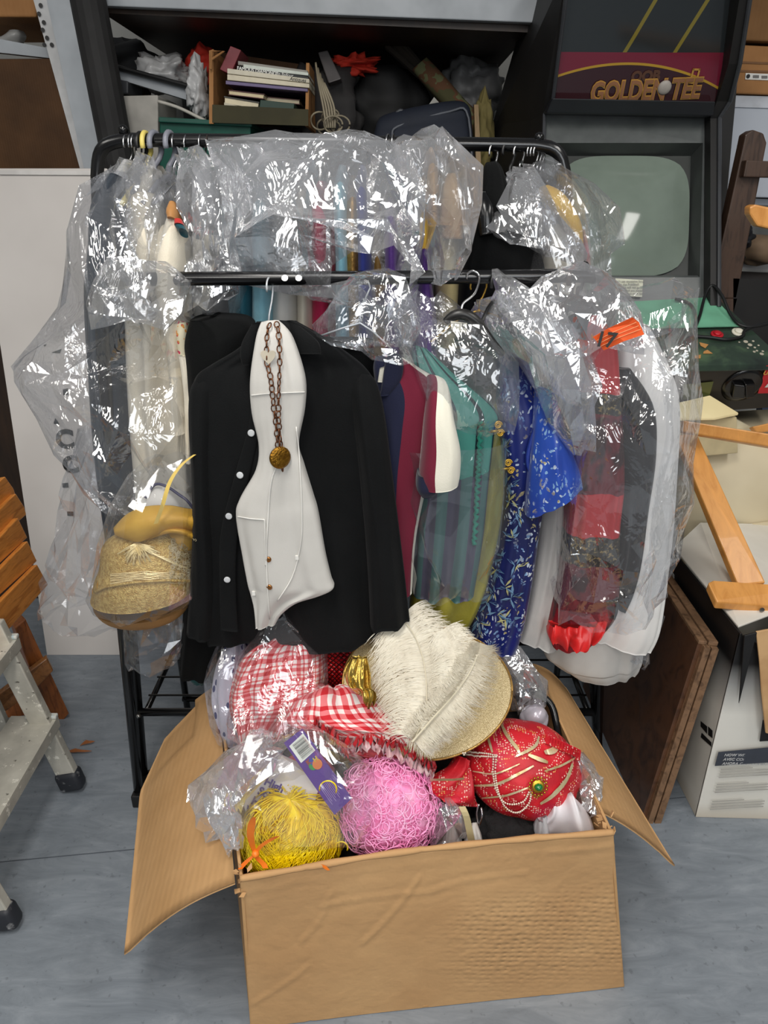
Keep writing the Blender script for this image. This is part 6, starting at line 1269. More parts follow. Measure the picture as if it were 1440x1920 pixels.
cw('side_wall', FLb, BLb, BLt, FLt, (.005, .001, 0), CARD_IN); cw('side_wall', FRb, BRb, BRt, FRt, (-.005, 0, 0), CARD_IN)
cw('back_wall', BLb, BRb, BRt, BLt, (0, -.005, 0)); cw('base', FLb, FRb, BRb, BLb, (0, 0, .005))
def flap(name, h0, h1, o0, o1, bend, rows=26, cols=18, seed=1, waviness=.006, edge_cut=None):
    vv = []
    for j in range(rows + 1):
        for i in range(cols + 1):
            s_, r_ = j / rows, i / cols
            p = h0.lerp(h1, s_).lerp(o0.lerp(o1, s_), r_) + Vector((0, 0, bend * math.sin(math.pi * min(1, r_ * 1.05))))
            if edge_cut and s_ > .8 and r_ > .3: p = p.lerp(h0.lerp(h1, s_).lerp(o0.lerp(o1, s_), r_ * (1 - edge_cut * (s_ - .8) / .2)), 1)
            vv.append(p)
    A = np.array([tuple(p) for p in vv]); A[:, 2] += waviness * vnoise(A * 6, seed) + .0035 * np.exp(-((np.tile(np.arange(cols + 1) / cols, rows + 1) - .80) / .02) ** 2)
    Bv = A.copy(); Bv[:, 2] -= .005; n_ = len(A); W_ = cols + 1
    f = [(j * W_ + i, j * W_ + i + 1, (j + 1) * W_ + i + 1, (j + 1) * W_ + i) for j in range(rows) for i in range(cols)]
    f += [tuple(k + n_ for k in q[::-1]) for q in f]
    bd_ = [i for i in range(W_)] + [j * W_ + cols for j in range(1, rows + 1)] + [rows * W_ + i for i in range(cols - 1, -1, -1)] + [j * W_ for j in range(rows - 1, 0, -1)]
    f += [(bd_[k], bd_[(k + 1) % len(bd_)], bd_[(k + 1) % len(bd_)] + n_, bd_[k] + n_) for k in range(len(bd_))]
    return obj(name, np.concatenate([A, Bv]), f, CARD_IN, bx, True)
flap('flap', FLt + Vector((-.008, -.004, 0)), BLt, at(232, 1785, .87), at(268, 1430, 1.36), .022, seed=4, edge_cut=.30)
flap('flap', FRt + Vector((-.01, .05, 0)), BRt, at(1265, 1622, 1.03), at(1062, 1290, 1.50), .012, seed=6, waviness=.003)
tb = MB(); rg = random.Random(2)
for c_, n_ in ((FLt, 10), (FRt + Vector((-.005, .02, 0)), 14)):
    for k in range(n_):
        p = c_ + Vector((rg.uniform(-.014, .014), rg.uniform(-.008, .02), rg.uniform(-.03, .012))); a = Vector((rg.uniform(-1, 1), rg.uniform(-1, 1), rg.uniform(-1, 1))).normalized() * .011; b = Vector((rg.uniform(-1, 1), rg.uniform(-1, 1), rg.uniform(-1, 1))).normalized() * .009
        tb.slab([p, p + a, p + a + b, p + b * .8], a.cross(b).normalized() * .002)
tb.build('torn_corner_scraps', CARD, bx, kind='stuff')

# black filling added to keep the gaps below the visible pieces dark
tag(loft('dark_fill', cloth('gap_black_cloth', (16, 15, 17), (24, 22, 24), .9), None, [(Vector((-.33, 1.34, .36)), Vector((.33, 1.36, .36)), .03), (Vector((-.30, 1.15, .34)), Vector((.36, 1.2, .34)), .05), (Vector((-.22, 1.02, .28)), Vector((.38, 1.06, .28)), .04), (Vector((-.20, .99, .22)), Vector((.36, 1.03, .22)), .02)], 30, 40, fold=.012, px=False, fall=False), 'black cloth fill added to darken the gaps under the hats deep in the cardboard box', 'cloth')

BG = 'film bags in the cardboard box'
# spotted scarf
SPT = NT('spotted_lavender'); v_ = SPT.coord('Object', (1, 1, .45)); vo_ = SPT.n('ShaderNodeTexVoronoi', feature='F1'); vo_.inputs['Scale'].default_value = 62; SPT.l(v_, vo_.inputs['Vector'])
SPT.base(SPT.mix(SPT.math('LESS_THAN', vo_.outputs['Distance'], .26), (206, 202, 216), (44, 44, 104))); SPT.b.inputs['Roughness'].default_value = .7
tag(loft('spotted_scarf', SPT.m, None, [(432, 1196, 460, 1188, 1.30, .02), (410, 1240, 470, 1228, 1.29, .045), (402, 1300, 464, 1290, 1.27, .05), (410, 1350, 462, 1345, 1.25, .045), (424, 1396, 452, 1394, 1.23, .025)], 30, 26, fold=.014, fall=False, seed=3), 'pale lavender scarf with navy spots at the left of the cardboard box', 'scarf')
bag('film bag around the navy spotted scarf', [(424, 1180, 466, 1176, 1.30, .03), (402, 1235, 478, 1225, 1.28, .06), (396, 1300, 474, 1290, 1.26, .065), (404, 1355, 468, 1350, 1.24, .06), (418, 1404, 462, 1400, 1.22, .03)], FILM, .014, 20, 80, 40, 36, group=BG)
# gingham
def gingham(name, fx_, fy_, wob=.05):
    t = NT(name); uvn = t.n('ShaderNodeUVMap'); sp = t.n('ShaderNodeSeparateXYZ'); t.l(uvn.outputs[0], sp.inputs[0])
    n1 = t.math('MULTIPLY', t.math('SUBTRACT', t.noise(t.coord(), 11, 2), .5), wob)
    def bandf(x, f):
        a = t.math('FRACT', t.math('MULTIPLY', t.math('ADD', x, n1), f))
        wide = t.math('LESS_THAN', a, .36); thin = t.math('MULTIPLY', t.math('GREATER_THAN', a, .56), t.math('LESS_THAN', a, .70))
        return t.math('ADD', wide, thin)
    s = t.math('ADD', bandf(sp.outputs[0], fx_), bandf(sp.outputs[1], fy_))
    t.base(t.ramp(t.math('MULTIPLY', s, .5), [(0, (240, 228, 224)), (.25, (226, 120, 124)), (.75, (198, 26, 38))], 'CONSTANT'))
    t.b.inputs['Roughness'].default_value = .85; t.b.inputs['Sheen Weight'].default_value = .1; t.bump(t.noise(t.coord(), 300, 2), .2, .003); return t.m
tag(loft('gingham_bonnet', gingham('red_gingham_a', 9, 9, .14), None, [(520, 1196, 580, 1188, 1.25, .03), (462, 1232, 606, 1216, 1.23, .07), (440, 1290, 608, 1270, 1.20, .085), (438, 1334, 590, 1326, 1.17, .085), (448, 1366, 540, 1362, 1.15, .06), (462, 1382, 510, 1380, 1.15, .03)], 44, 44, fold=.03, ff=8, fall=False, seed=31), 'red and white gingham cap inside a clear bag at the back left of the box', 'bonnet')
bag('clear bag with twisted neck around the gingham cap', [(508, 1118, 524, 1116, 1.20, .008), (496, 1150, 552, 1146, 1.20, .02), (478, 1190, 592, 1176, 1.21, .05), (446, 1240, 612, 1216, 1.20, .085), (432, 1300, 616, 1280, 1.17, .10), (430, 1350, 604, 1340, 1.14, .10), (444, 1380, 560, 1376, 1.13, .07)], FILM, .014, 15, 81, 60, 50, group=BG)
gc = thing('gingham_headscarf', at(690, 1400, 1.08), 'red and white checked headscarf with ruffled edge above the pink wig', 'headscarf')
gcb = loft('headscarf_cloth', gingham('red_gingham_b', 7, 5, .10), gc, [(596, 1304, 652, 1292, 1.16, .02), (552, 1332, 704, 1316, 1.13, .05), (534, 1354, 744, 1352, 1.11, .06), (566, 1376, 782, 1390, 1.09, .05), (620, 1392, 806, 1420, 1.07, .035), (680, 1400, 818, 1442, 1.06, .015)], 44, 50, fold=.014, ff=7, fall=False, seed=32)
def ruffle(mb, px, Y0_, Y1_, amp, n, width, seed):
    P = catmull(px, n); rg = random.Random(seed)
    pts, sd = [], []
    for k, (u, v) in enumerate(P):
        Y = Y0_ + (Y1_ - Y0_) * k / n
        pts.append(at(u + rg.uniform(-3, 3), v, Y) + Vector((0, amp * math.sin(k * 1.9), amp * math.cos(k * 1.9)))); sd.append(Vector((.35 * math.sin(k * 1.1), -.5 * math.cos(k * 1.9), -1 + .4 * math.sin(k * 2.3))))
    mb.strip(pts, lambda i: sd[i], width)
mb = MB(); ruffle(mb, [(596, 1362), (618, 1388), (650, 1402), (690, 1396), (740, 1412), (784, 1436), (812, 1448)], 1.06, 1.02, .009, 110, .024, 1)
mb.build('white_ruffle', cloth('pink_white_ruffle', (240, 222, 220), (232, 188, 190)), gc, smooth=True)
mb = MB(); ruffle(mb, [(590, 1352), (614, 1374), (650, 1392), (700, 1388), (746, 1398), (790, 1426), (814, 1440)], 1.055, 1.015, .008, 110, .013, 2); ruffle(mb, [(620, 1372), (640, 1396), (650, 1412)], 1.04, 1.03, .01, 40, .016, 3)
mb.build('red_elastic', cloth('bright_red_ruffle', (206, 36, 44), (186, 24, 36)), gc, smooth=True)
tag(loft('gingham_tie', cloth('red_tie', (196, 40, 50), (226, 150, 152)), None, [(552, 1320, 570, 1312, 1.13, .01), (536, 1340, 566, 1330, 1.12, .015), (530, 1356, 556, 1352, 1.12, .012)], 12, 14, fold=.006, fall=False), 'red tie end between the two checked cloths', 'tie')
# red sequin piece
SQ = NT('red_sequin_mesh'); uvn = SQ.n('ShaderNodeUVMap'); mp_ = SQ.n('ShaderNodeMapping'); mp_.inputs['Scale'].default_value = (26, 20, 1); mp_.inputs['Rotation'].default_value = (0, 0, R(45)); SQ.l(uvn.outputs[0], mp_.inputs[0])
sv = SQ.n('ShaderNodeTexVoronoi', feature='F1', distance='CHEBYCHEV'); sv.inputs['Randomness'].default_value = .1; sv.inputs['Scale'].default_value = 1.0; SQ.l(mp_.outputs[0], sv.inputs['Vector'])
SQ.base(SQ.mix(SQ.math('LESS_THAN', sv.outputs['Distance'], .36), (56, 6, 12), SQ.ramp(SQ.noise(SQ.coord(), 20), [(.4, (176, 14, 24)), (.6, (222, 34, 36))]))); SQ.b.inputs['Roughness'].default_value = .3; SQ.b.inputs['Metallic'].default_value = .35; SQ.bump(sv.outputs['Distance'], .6, .006)
tag(loft('red_sequin_hat', SQ.m, None, [(590, 1184, 672, 1178, 1.34, .03), (574, 1204, 702, 1192, 1.32, .06), (584, 1240, 704, 1228, 1.30, .07), (604, 1280, 680, 1270, 1.28, .06), (622, 1300, 656, 1292, 1.27, .03)], 34, 40, fold=.01, fall=False), 'shiny red sequin mesh piece at the back of the box beside the gold hat', 'hat')
# gold hat with plume
HC = at(800, 1288, 1.16); HN = Vector((-.07, -.46, .885)).normalized(); HM = frame(HN, (0, 0, 1), 0)
GLT = NT('gold_glitter_hat'); gn = GLT.noise(GLT.coord(), 900, 1); GLT.base(GLT.ramp(gn, [(.35, (158, 134, 86)), (.5, (206, 184, 138)), (.66, (250, 238, 200))])); GLT.b.inputs['Roughness'].default_value = .38; GLT.b.inputs['Metallic'].default_value = .45; GLT.bump(gn, .5, .003); GLT = GLT.m
gd = thing('gold_plumed_hat', HC + HN * -.04, 'gold glitter hat with white ostrich plume lying on top of the box', 'hat')
prof = [(.075, .085), (.092, .078), (.102, .06), (.106, .03), (.112, .008), (.130, .0), (.150, .002), (.166, .009), (.1685, .006), (.150, -.004), (.112, -.004)]
SX, SY = 1.0, .86
nn = 72; hv, hf = [HC + HM @ Vector((0, 0, .036))], []
for a_, z_ in prof:
    for k in range(nn):
        th = 2 * math.pi * k / nn
        lift_ = .016 * math.cos(2 * th + .6) * max(0, (a_ - .11) / .055)
        hv.append(HC + HM @ Vector((a_ * SX * math.cos(th), a_ * SY * math.sin(th), z_ * .38 + lift_)))
hf += [(0, 1 + k, 1 + (k + 1) % nn) for k in range(nn)]
for i in range(len(prof) - 1): hf += [(1 + i * nn + k, 1 + (i + 1) * nn + k, 1 + (i + 1) * nn + (k + 1) % nn, 1 + i * nn + (k + 1) % nn) for k in range(nn)]
ghat = obj('hat_body', hv, hf, GLT, gd)
MB().tube([HC + HM @ Vector((.1685 * SX * math.cos(a), .1685 * SY * math.sin(a), .005 + .016 * math.cos(2 * a + .6))) for a in np.linspace(0, 2 * math.pi, 80)], .0022, 6).build('gold_wire_edge', GOLDC, gd, smooth=True)
mb = MB()
for a in np.linspace(R(95), R(150), 26): mb.tube([HC + HM @ Vector((.172 * SX * math.cos(a + d_), .172 * SY * math.sin(a + d_), .008 + .016 * math.cos(2 * a + .6) + z_)) for d_, z_ in ((-.03, -.004), (.03, .006))], .0026, 5)
mb.build('red_gold_braid', M('red_gold_braid', (150, 50, 46), .5, .2, (196, 158, 92), 160), gd, kind='stuff', smooth=True)
loft('gold_foil_bow', M('gold_foil', (196, 166, 84), .22, .8, (168, 136, 60), 30, .6, 60), gd, [(660, 1232, 690, 1230, 1.10, .01), (646, 1256, 694, 1262, 1.09, .018), (654, 1284, 696, 1290, 1.08, .018), (676, 1300, 700, 1312, 1.07, .014), (688, 1316, 700, 1318, 1.07, .006)], 26, 30, fold=.012, ff=8, fall=False, crum=.010, cs=40)
def hp(u, v, lift): # point above the hat's plane on the line of sight
    d = ray(u, v); o0 = Vector((0, 0, CAMZ)); t = (HC + HN * lift - o0).dot(HN) / d.dot(HN); return o0 + d * t
PLUME = M('ostrich_white', (238, 232, 216), .75, 0, (226, 218, 200), 30)
def plume(name, spine, wl, wr, n, seed, lift0=.072):
    P = catmull(spine, n); rg = random.Random(seed); mb = MB(); N_ = len(P)
    for k in range(1, N_):
        f = k / N_; t = P[min(k + 1, N_ - 1)] - P[k - 1]; t = t / (np.linalg.norm(t) + 1e-6)
        for sgn, W_ in ((1, wr), (-1, wl)):
            for rep in range(2):
                L_ = W_ * (.45 + .55 * math.sin(math.pi * min(1, f * .80 + .18))) * rg.uniform(.75, 1.12)
                nrm = np.array((-t[1], t[0])) * sgn; a = rg.uniform(-.25, .25); droop = rg.uniform(.15, .5)
                pts = []
                for s_ in np.linspace(0, 1, 6):
                    q = P[k] + nrm * L_ * s_ * (1 - .12 * s_) - t * L_ * (.30 * s_ - (.5 + droop) * s_ * s_ * .55 + a * s_ * s_) + np.array((0, 7 * s_ * s_))
                    pts.append(hp(q[0], q[1], lift0 + .012 * math.sin(2.4 * s_) + .004 * rg.random() - .010 * s_ * s_))
                w_ = .0013
                mb.strip(pts, lambda i, tt=t: Vector((tt[0], -.3, -tt[1])), [w_, w_, w_, w_ * .9, w_ * .7, .0003])
    return mb
plume('a', [(752, 1158), (776, 1190), (793, 1235), (800, 1290), (796, 1340), (776, 1388)], 84, 112, 330, 5).build('ostrich_plume', PLUME, gd, kind='stuff')
plume('b', [(776, 1388), (812, 1346), (850, 1304), (880, 1262), (896, 1226), (900, 1205)], 48, 62, 260, 6, .080).build('ostrich_plume', PLUME, gd, kind='stuff')
plume('d', [(832, 1180), (850, 1215), (856, 1260), (840, 1310), (800, 1372)], 56, 58, 260, 9, .076).build('ostrich_plume', PLUME, gd, kind='stuff')
plume('c', [(784, 1330), (800, 1352), (812, 1372), (826, 1392)], 44, 56, 110, 7, .066).build('ostrich_plume', PLUME, gd, kind='stuff')
MB().tube([hp(u, v, .086) for u, v in catmull([(752, 1158), (776, 1190), (793, 1235), (800, 1290), (796, 1340), (776, 1388)], 30)], .0011, 6).build('plume_quill', M('quill', (216, 206, 180), .4), gd, smooth=True)
MB().tube([hp(u, v, .094) for u, v in catmull([(772, 1392), (812, 1346), (850, 1304), (880, 1262), (896, 1226)], 30)], [.0024 - .0018 * k / 30 for k in range(30)], 6).build('plume_quill', M('quill', (216, 206, 180), .4), gd, smooth=True)
# turban
TC, TR_ = at(978, 1440, 1.09), (.116, .098, .090)
BAN_ = NT('red_bandhani'); v_ = BAN_.coord(); vo_ = BAN_.n('ShaderNodeTexVoronoi', feature='F1'); vo_.inputs['Scale'].default_value = 210; vo_.inputs['Randomness'].default_value = .35; BAN_.l(v_, vo_.inputs['Vector'])
wv = BAN_.n('ShaderNodeTexWave', wave_type='RINGS'); wv.inputs['Scale'].default_value = 13; wv.inputs['Distortion'].default_value = 9; wv.inputs['Detail'].default_value = 1; BAN_.l(v_, wv.inputs['Vector'])
dm = BAN_.math('MULTIPLY', BAN_.math('LESS_THAN', vo_.outputs['Distance'], .34), BAN_.math('GREATER_THAN', wv.outputs[0], .52))
bc_ = BAN_.ramp(BAN_.noise(v_, 12, 2), [(.4, (176, 18, 34)), (.55, (206, 28, 40)), (.7, (188, 20, 58))])
BAN_.base(BAN_.mix(dm, bc_, BAN_.ramp(BAN_.noise(v_, 60, 1), [(.46, (236, 190, 176)), (.54, (222, 168, 96))], 'CONSTANT'))); BAN_.b.inputs['Roughness'].default_value = .55; BAN_.bump(BAN_.noise(v_, 200, 2), .2, .003); BAN_ = BAN_.m
tu = thing('red_turban', TC + Vector((0, 0, -.09)), 'red patterned turban with pearl strings and green brooch in the box', 'turban')
def tdisp(q, a, p):
    s_ = q.x * .75 + q.z * .65
    return .045 * abs(math.sin(5.2 * s_ + 1.2 * q.y)) ** .7 + .03 * q.x * (1 if q.z < .4 else .3) - .02
trb = ellipsoid('turban_wrap', BAN_, tu, TC, TR_, rot3(0, 14, 0), 72, 48, tdisp)
SILG = M('gold_silver_ribbon', (222, 206, 170), .3, .45, (196, 172, 120), 60)
def onT(px, lift=.0025, n=24): return [hit(u, v, trb, lift=lift)[0] for u, v in catmull(px, n)]
def rib(px, w, n=24):
    c = [hit(u, v, trb, lift=.0025) for u, v in catmull(px, n)]; pts = [q[0] for q in c]
    def sd(i):
        d = (pts[min(i + 1, len(pts) - 1)] - pts[max(i - 1, 0)]); return d.cross(c[i][1]) if d.length > 1e-6 else Vector((1, 0, 0))
    return MB().strip(pts, sd, [w * (.5 + .5 * math.sin(math.pi * (k + 1) / (n + 1))) for k in range(n)])
for px, w in (([(940, 1358), (950, 1378), (968, 1402), (974, 1412)], .007), ([(912, 1370), (918, 1392), (924, 1412)], .005), ([(1010, 1382), (1004, 1398), (990, 1408), (968, 1418)], .006), ([(888, 1446), (930, 1450), (975, 1432)], .003), ([(885, 1472), (930, 1470), (970, 1452), (1000, 1436)], .005), ([(905, 1495), (950, 1490), (990, 1476)], .004), ([(1072, 1432), (1060, 1462), (1036, 1490), (1012, 1506)], .009), ([(1080, 1420), (1050, 1436), (1020, 1446)], .004), ([(990, 1416), (1010, 1424), (1026, 1430)], .008), ([(1046, 1398), (1036, 1408), (1020, 1412)], .012)):
    rib(px, w).build('gold_ribbon', SILG, tu, smooth=True)
fn = MB()
for k in range(15):
    f = k / 14; u0, v0 = 1020 + 66 * f, 1386 + 30 * f
    p, n_ = hit(min(u0, 1076), v0 + 8, trb, lift=.002, Y=1.06)
    fn.slab([p, p + Vector((.007, -.004, .002)), p + Vector((.008, -.002, .020)), p + Vector((.001, .004, .018))], Vector((.001, -.002, 0)))
fn.build('pleated_fan', BAN_, tu)
def pearls(px, r=.0021, n=60):
    P = [hit(u, v, trb, lift=.003, Y=1.0)[0] for u, v in catmull(px, n * 3)]; mb = MB(); acc = 0; mb.ball(P[0], r, 1)
    for i in range(1, len(P)):
        acc += (P[i] - P[i - 1]).length
        if acc > r * 1.95: mb.ball(P[i], r, 1); acc = 0
    return mb
PRL = M('pearl', (240, 226, 206), .22, coat=.5)
for px in ([(868, 1412), (890, 1411), (915, 1414), (934, 1418)], [(926, 1420), (926, 1450), (932, 1480), (944, 1500), (962, 1506), (982, 1500), (992, 1482)], [(931, 1420), (930, 1450), (936, 1484), (946, 1508), (962, 1520), (978, 1518), (992, 1502), (995, 1480)], [(870, 1415), (900, 1418), (930, 1420)]):
    pearls(px).build('pearl_string', PRL, tu, kind='stuff', smooth=True)
pb, nb_ = hit(1008, 1473, trb, lift=.005)
br = MB().disc(pb, nb_, .0125, .003, 22, .001)
mB = frame(nb_)
for k in range(16):
    a = 2 * math.pi * k / 16; br.ball(pb + mB @ Vector((.0165 * math.cos(a), .0165 * math.sin(a), -.001)), .0026, 1)
for k in range(5): br.ball(pb + Vector((-.008 + .004 * k, -.002, -.019 - .003 * (2 - abs(k - 2)))), .0018, 1)
bro = br.build('brooch', M('brooch_gold', (206, 160, 56), .28, .9), tu, smooth=True)
MB().ball(pb + nb_ * .002, (.0078, .0078, .0062), 3).build('green_stone', M('emerald_stone', (10, 118, 52), .08, coat=.8), bro, smooth=True)
loft('turban_lining', M('gold_lining', (196, 160, 92), .4, .3), tu, [(920, 1500, 1060, 1486, 1.06, .03), (940, 1522, 1030, 1512, 1.06, .035), (960, 1530, 1000, 1526, 1.06, .02)], 10, 24)
loft('turban_tail', BAN_, tu, [(862, 1418, 876, 1432, 1.07, .015), (846, 1438, 880, 1470, 1.05, .022), (826, 1450, 888, 1496, 1.04, .025), (806, 1462, 892, 1508, 1.035, .022), (802, 1476, 846, 1504, 1.03, .012)], 26, 34, fold=.012, ff=7, fall=False)
MB().strip([at(806, 1462, 1.005), at(826, 1462, 1.0), at(850, 1462, 1.005), at(870, 1460, 1.01)], (0, -.3, 1), .008).build('gold_ribbon', SILG, tu, smooth=True)
# yellow wig
YH = NT('yellow_wig_hair'); YH.base(YH.ramp(YH.noise(YH.coord(), 26, 3), [(.3, (244, 206, 4)), (.55, (255, 226, 14)), (.75, (255, 240, 80))])); YH.b.inputs['Roughness'].default_value = .32; YH = YH.m
yw = thing('yellow_wig', at(548, 1640, .98), 'bright yellow wig with orange ribbons at the front left of the box', 'wig')
YC, YR = at(548, 1562, 1.0), (.098, .084, .088)
ellipsoid('wig_cap', YH, yw, YC, (YR[0] * .94, YR[1] * .94, YR[2] * .94), None, 40, 26, lambda q, a, p: .06 * math.sin(5 * a + 3 * p))
hr = MB(); rg = random.Random(11)
for k in range(1900):
    th, ph = rg.uniform(0, 2 * math.pi), math.acos(rg.uniform(-.55, 1)); clump = rg.randrange(7)
    d = 1.1 * math.sin(2 * th + .6) + rg.uniform(-.16, .16); L_ = rg.uniform(.5, 1.1); pts = []
    for s_ in np.linspace(0, 1, 7):
        a = th + d * .6 * s_ + .10 * math.sin(6 * s_ + 2 * th); p = ph + L_ * s_ * .75
        r_ = 1.0 + .10 * math.sin(3.0 * a + clump * .7) * math.sin(2.5 * p) + .012 * math.sin(5 * s_ + k)
        pts.append(YC + Vector((math.sin(p) * math.cos(a) * YR[0], math.sin(p) * math.sin(a) * YR[1], math.cos(p) * YR[2])) * r_)
    hr.tube(pts, [.0010, .0013, .0014, .0014, .0013, .0010, .0004], 3, False)
for (u, v, r_) in ((690 - 75, 1480, 16), (480, 1530, 10), (640, 1590, 12)):
    hr.tube([at(u + r_ * math.cos(a), v - r_ * math.sin(a), .93) for a in np.linspace(-.4, 3.3, 14)], .0015, 4)
hr.build('wig_hair', YH, yw, kind='stuff', smooth=True)
ORG = M('orange_ribbon', (244, 130, 34), .4, 0, (232, 110, 22), 20)
def ribbon(px, Ys, w, side): return MB().strip([at(u, v, y) for (u, v), y in zip(px, Ys)], side, w)
for px, w in (([(478, 1600), (470, 1570), (472, 1545), (476, 1532)], [.008, .016, .018, .006]), ([(478, 1600), (490, 1586), (508, 1574), (520, 1568)], [.008, .014, .018, .012]), ([(478, 1602), (466, 1612), (456, 1622), (450, 1630)], [.008, .013, .014, .010]), ([(478, 1602), (486, 1612), (494, 1620), (498, 1628)], [.008, .014, .014, .012]), ([(580, 1626), (592, 1620), (606, 1624), (616, 1632)], [.006, .012, .012, .006])):
    pp = smooth_path([at(u, v, .902 - .006 * i) for i, (u, v) in enumerate(px)], 12); ww = list(np.interp(np.linspace(0, 3, 12), range(4), w))
    MB().strip(pp, (.9, -.3, .45), ww).build('ribbon_loop', ORG, yw, smooth=True)
MB().ball(at(479, 1601, .898), .007, 2).build('ribbon_knot', ORG, yw, smooth=True)
# pink wig
PH = NT('pink_wig_hair'); PH.base(PH.ramp(PH.noise(PH.coord(), 30, 3), [(.3, (255, 146, 206)), (.55, (255, 178, 220)), (.75, (255, 206, 230))])); PH.b.inputs['Roughness'].default_value = .45; PH = PH.m
pk = thing('pink_wig', at(726, 1620, 1.0), 'candy pink curly wig in the front middle of the box', 'wig')
PC, PR = at(728, 1512, 1.03), (.092, .090, .104)
ellipsoid('wig_cap', PH, pk, PC, (PR[0] * .95, PR[1] * .95, PR[2] * .95), None, 40, 28, lambda q, a, p: .03 * math.sin(6 * a + 4 * p))
cm = MB(); rg = random.Random(21)
for k in range(560):
    th, z = rg.uniform(0, 2 * math.pi), rg.uniform(-.75, 1); ph = math.acos(z)
    n_ = Vector((math.sin(ph) * math.cos(th), math.sin(ph) * math.sin(th), math.cos(ph)))
    if n_.y > .5: continue
    c0 = PC + Vector((n_.x * PR[0], n_.y * PR[1], n_.z * PR[2])); mF = frame(n_ + Vector((rg.uniform(-.4, .4), 0, rg.uniform(-.4, .4)))); r0 = rg.uniform(.006, .024); turn = rg.uniform(3.2, 9); ph0 = rg.uniform(0, 6.28); dx, dy = rg.uniform(-.018, .018), rg.uniform(-.018, .018)
    pts = [c0 + mF @ Vector((dx * s_ + r0 * (1 - .4 * s_) * math.cos(ph0 + turn * s_), dy * s_ + r0 * (1 - .4 * s_) * math.sin(ph0 + turn * s_), .003 + .003 * math.sin(5 * s_ + k))) for s_ in np.linspace(0, 1, 18)]
    cm.tube(pts, .0011, 4, False)
cm.build('wig_curls', PH, pk, kind='stuff', smooth=True)
tag(loft('yellow_wig_tail', YH, None, [(806, 1452, 816, 1458, 1.06, .01), (806, 1500, 824, 1506, 1.05, .02), (806, 1540, 822, 1540, 1.05, .02), (800, 1570, 812, 1566, 1.05, .01)], 16, 16, fold=.006, fall=False), 'yellow hair sliver behind the right side of the pink wig', 'wig')
lump('deep_pink_wig', M('hot_pink_hair', (232, 92, 140), .6, 0, (214, 70, 122), 40, .5, 120), at(565, 1462, 1.08), (.06, .05, .045), 24, .25, 5, 'hot pink hair behind the printed white wig card', 'wig')
lump('pink_wig_packet', M('rose_pink', (214, 130, 150), .6), at(470, 1450, 1.12), (.06, .06, .06), 25, .3, 3, 'dusty pink packed wig in film at the left of the box', 'wig')
# printed cards
wk = thing('wig_card', at(510, 1530, 1.05), 'white printed wig card between the film neck and the yellow wig', 'card')
wkb = MB().slab([at(456, 1505, 1.02), at(520, 1412, 1.075), at(556, 1428, 1.07), at(600, 1470, 1.03), at(580, 1540, .995), at(470, 1560, .99)], (0, .002, -.001)).build('card_sheet', M('white_card', (232, 226, 220), .5), wk)
nw_ = Vector((-.1, -.75, .65))
VIO = M('violet_ink', (84, 58, 140), .5)
for k, s_ in enumerate(('High', 'School', 'Hearth', 'Wi')):
    c_ = (494 - 12 * k + 3, 1466 + 18 * k - 2); p, n_ = hit(c_[0], c_[1], wkb, lift=.0012)
    text('card_lettering', s_, VIO, wk, p, n_, Vector((.36, .3, .8)), .0215, bold=.0006, align='LEFT')
pc = thing('purple_card', at(595, 1520, .99), 'purple header card with barcode sticking out of the wig bag', 'card')
PQ = [at(532, 1393, 1.035), at(567, 1366, 1.045), at(660, 1497, .96), at(627, 1528, .95)]
PURC = M('purple_print', (92, 58, 142), .4)
pcb = MB().slab(PQ, (0, .003, -.002)).build('card_sheet', PURC, pc)
NPq = (PQ[1] - PQ[0]).cross(PQ[3] - PQ[0]).normalized(); NPq = NPq if NPq.dot(Vector((0, -1, .8))) > 0 else -NPq
def pq(x, y, k=.001): return PQ[0].lerp(PQ[1], x).lerp(PQ[3].lerp(PQ[2], x), y) + NPq * k
MB().slab([pq(.12, .07), pq(.92, .05), pq(.92, .30), pq(.12, .31)], NPq * .0005).build('barcode_label', M('label_white', (232, 236, 226), .5), pcb)
bb2 = MB()
rg = random.Random(8); y_ = .085
while y_ < .285:
    h_ = rg.choice((.003, .005, .008)); bb2.slab([pq(.26, y_, .0018), pq(.86, y_, .0018), pq(.86, y_ + h_, .0018), pq(.26, y_ + h_, .0018)], NPq * .0002); y_ += h_ + rg.choice((.005, .007, .010))
bb2.build('barcode_bars', INK, pcb, kind='stuff')
for k, (x, y, c_) in enumerate(((.40, .36, (150, 70, 60)), (.55, .375, (60, 70, 150)), (.72, .385, (206, 176, 70)), (.48, .42, (52, 140, 70)), (.66, .44, (214, 120, 60)))):
    if k in (0, 2): text('emblem_letter', 'KH'[k // 2], M('emb%d' % k, c_, .5), pc, pq(x, y, .002), NPq, PQ[0] - PQ[3], .012, bold=.0006)
    else: MB().disc(pq(x, y, .002), NPq, .0055 + .001 * k, .001, 14).build('emblem_patch', M('emb%d' % k, c_, .5), pcb)
tl2 = MB()
for k in range(9):
    x0 = .18 + .07 * k; tl2.slab([pq(x0, .66, .0012), pq(x0 + .022, .66, .0012), pq(x0 + .022, .90 - .03 * (k % 3), .0012), pq(x0, .90 - .03 * (k % 3), .0012)], NPq * .0002)
tl2.build('small_print', M('lilac_print', (160, 136, 190), .5), pcb, kind='stuff')
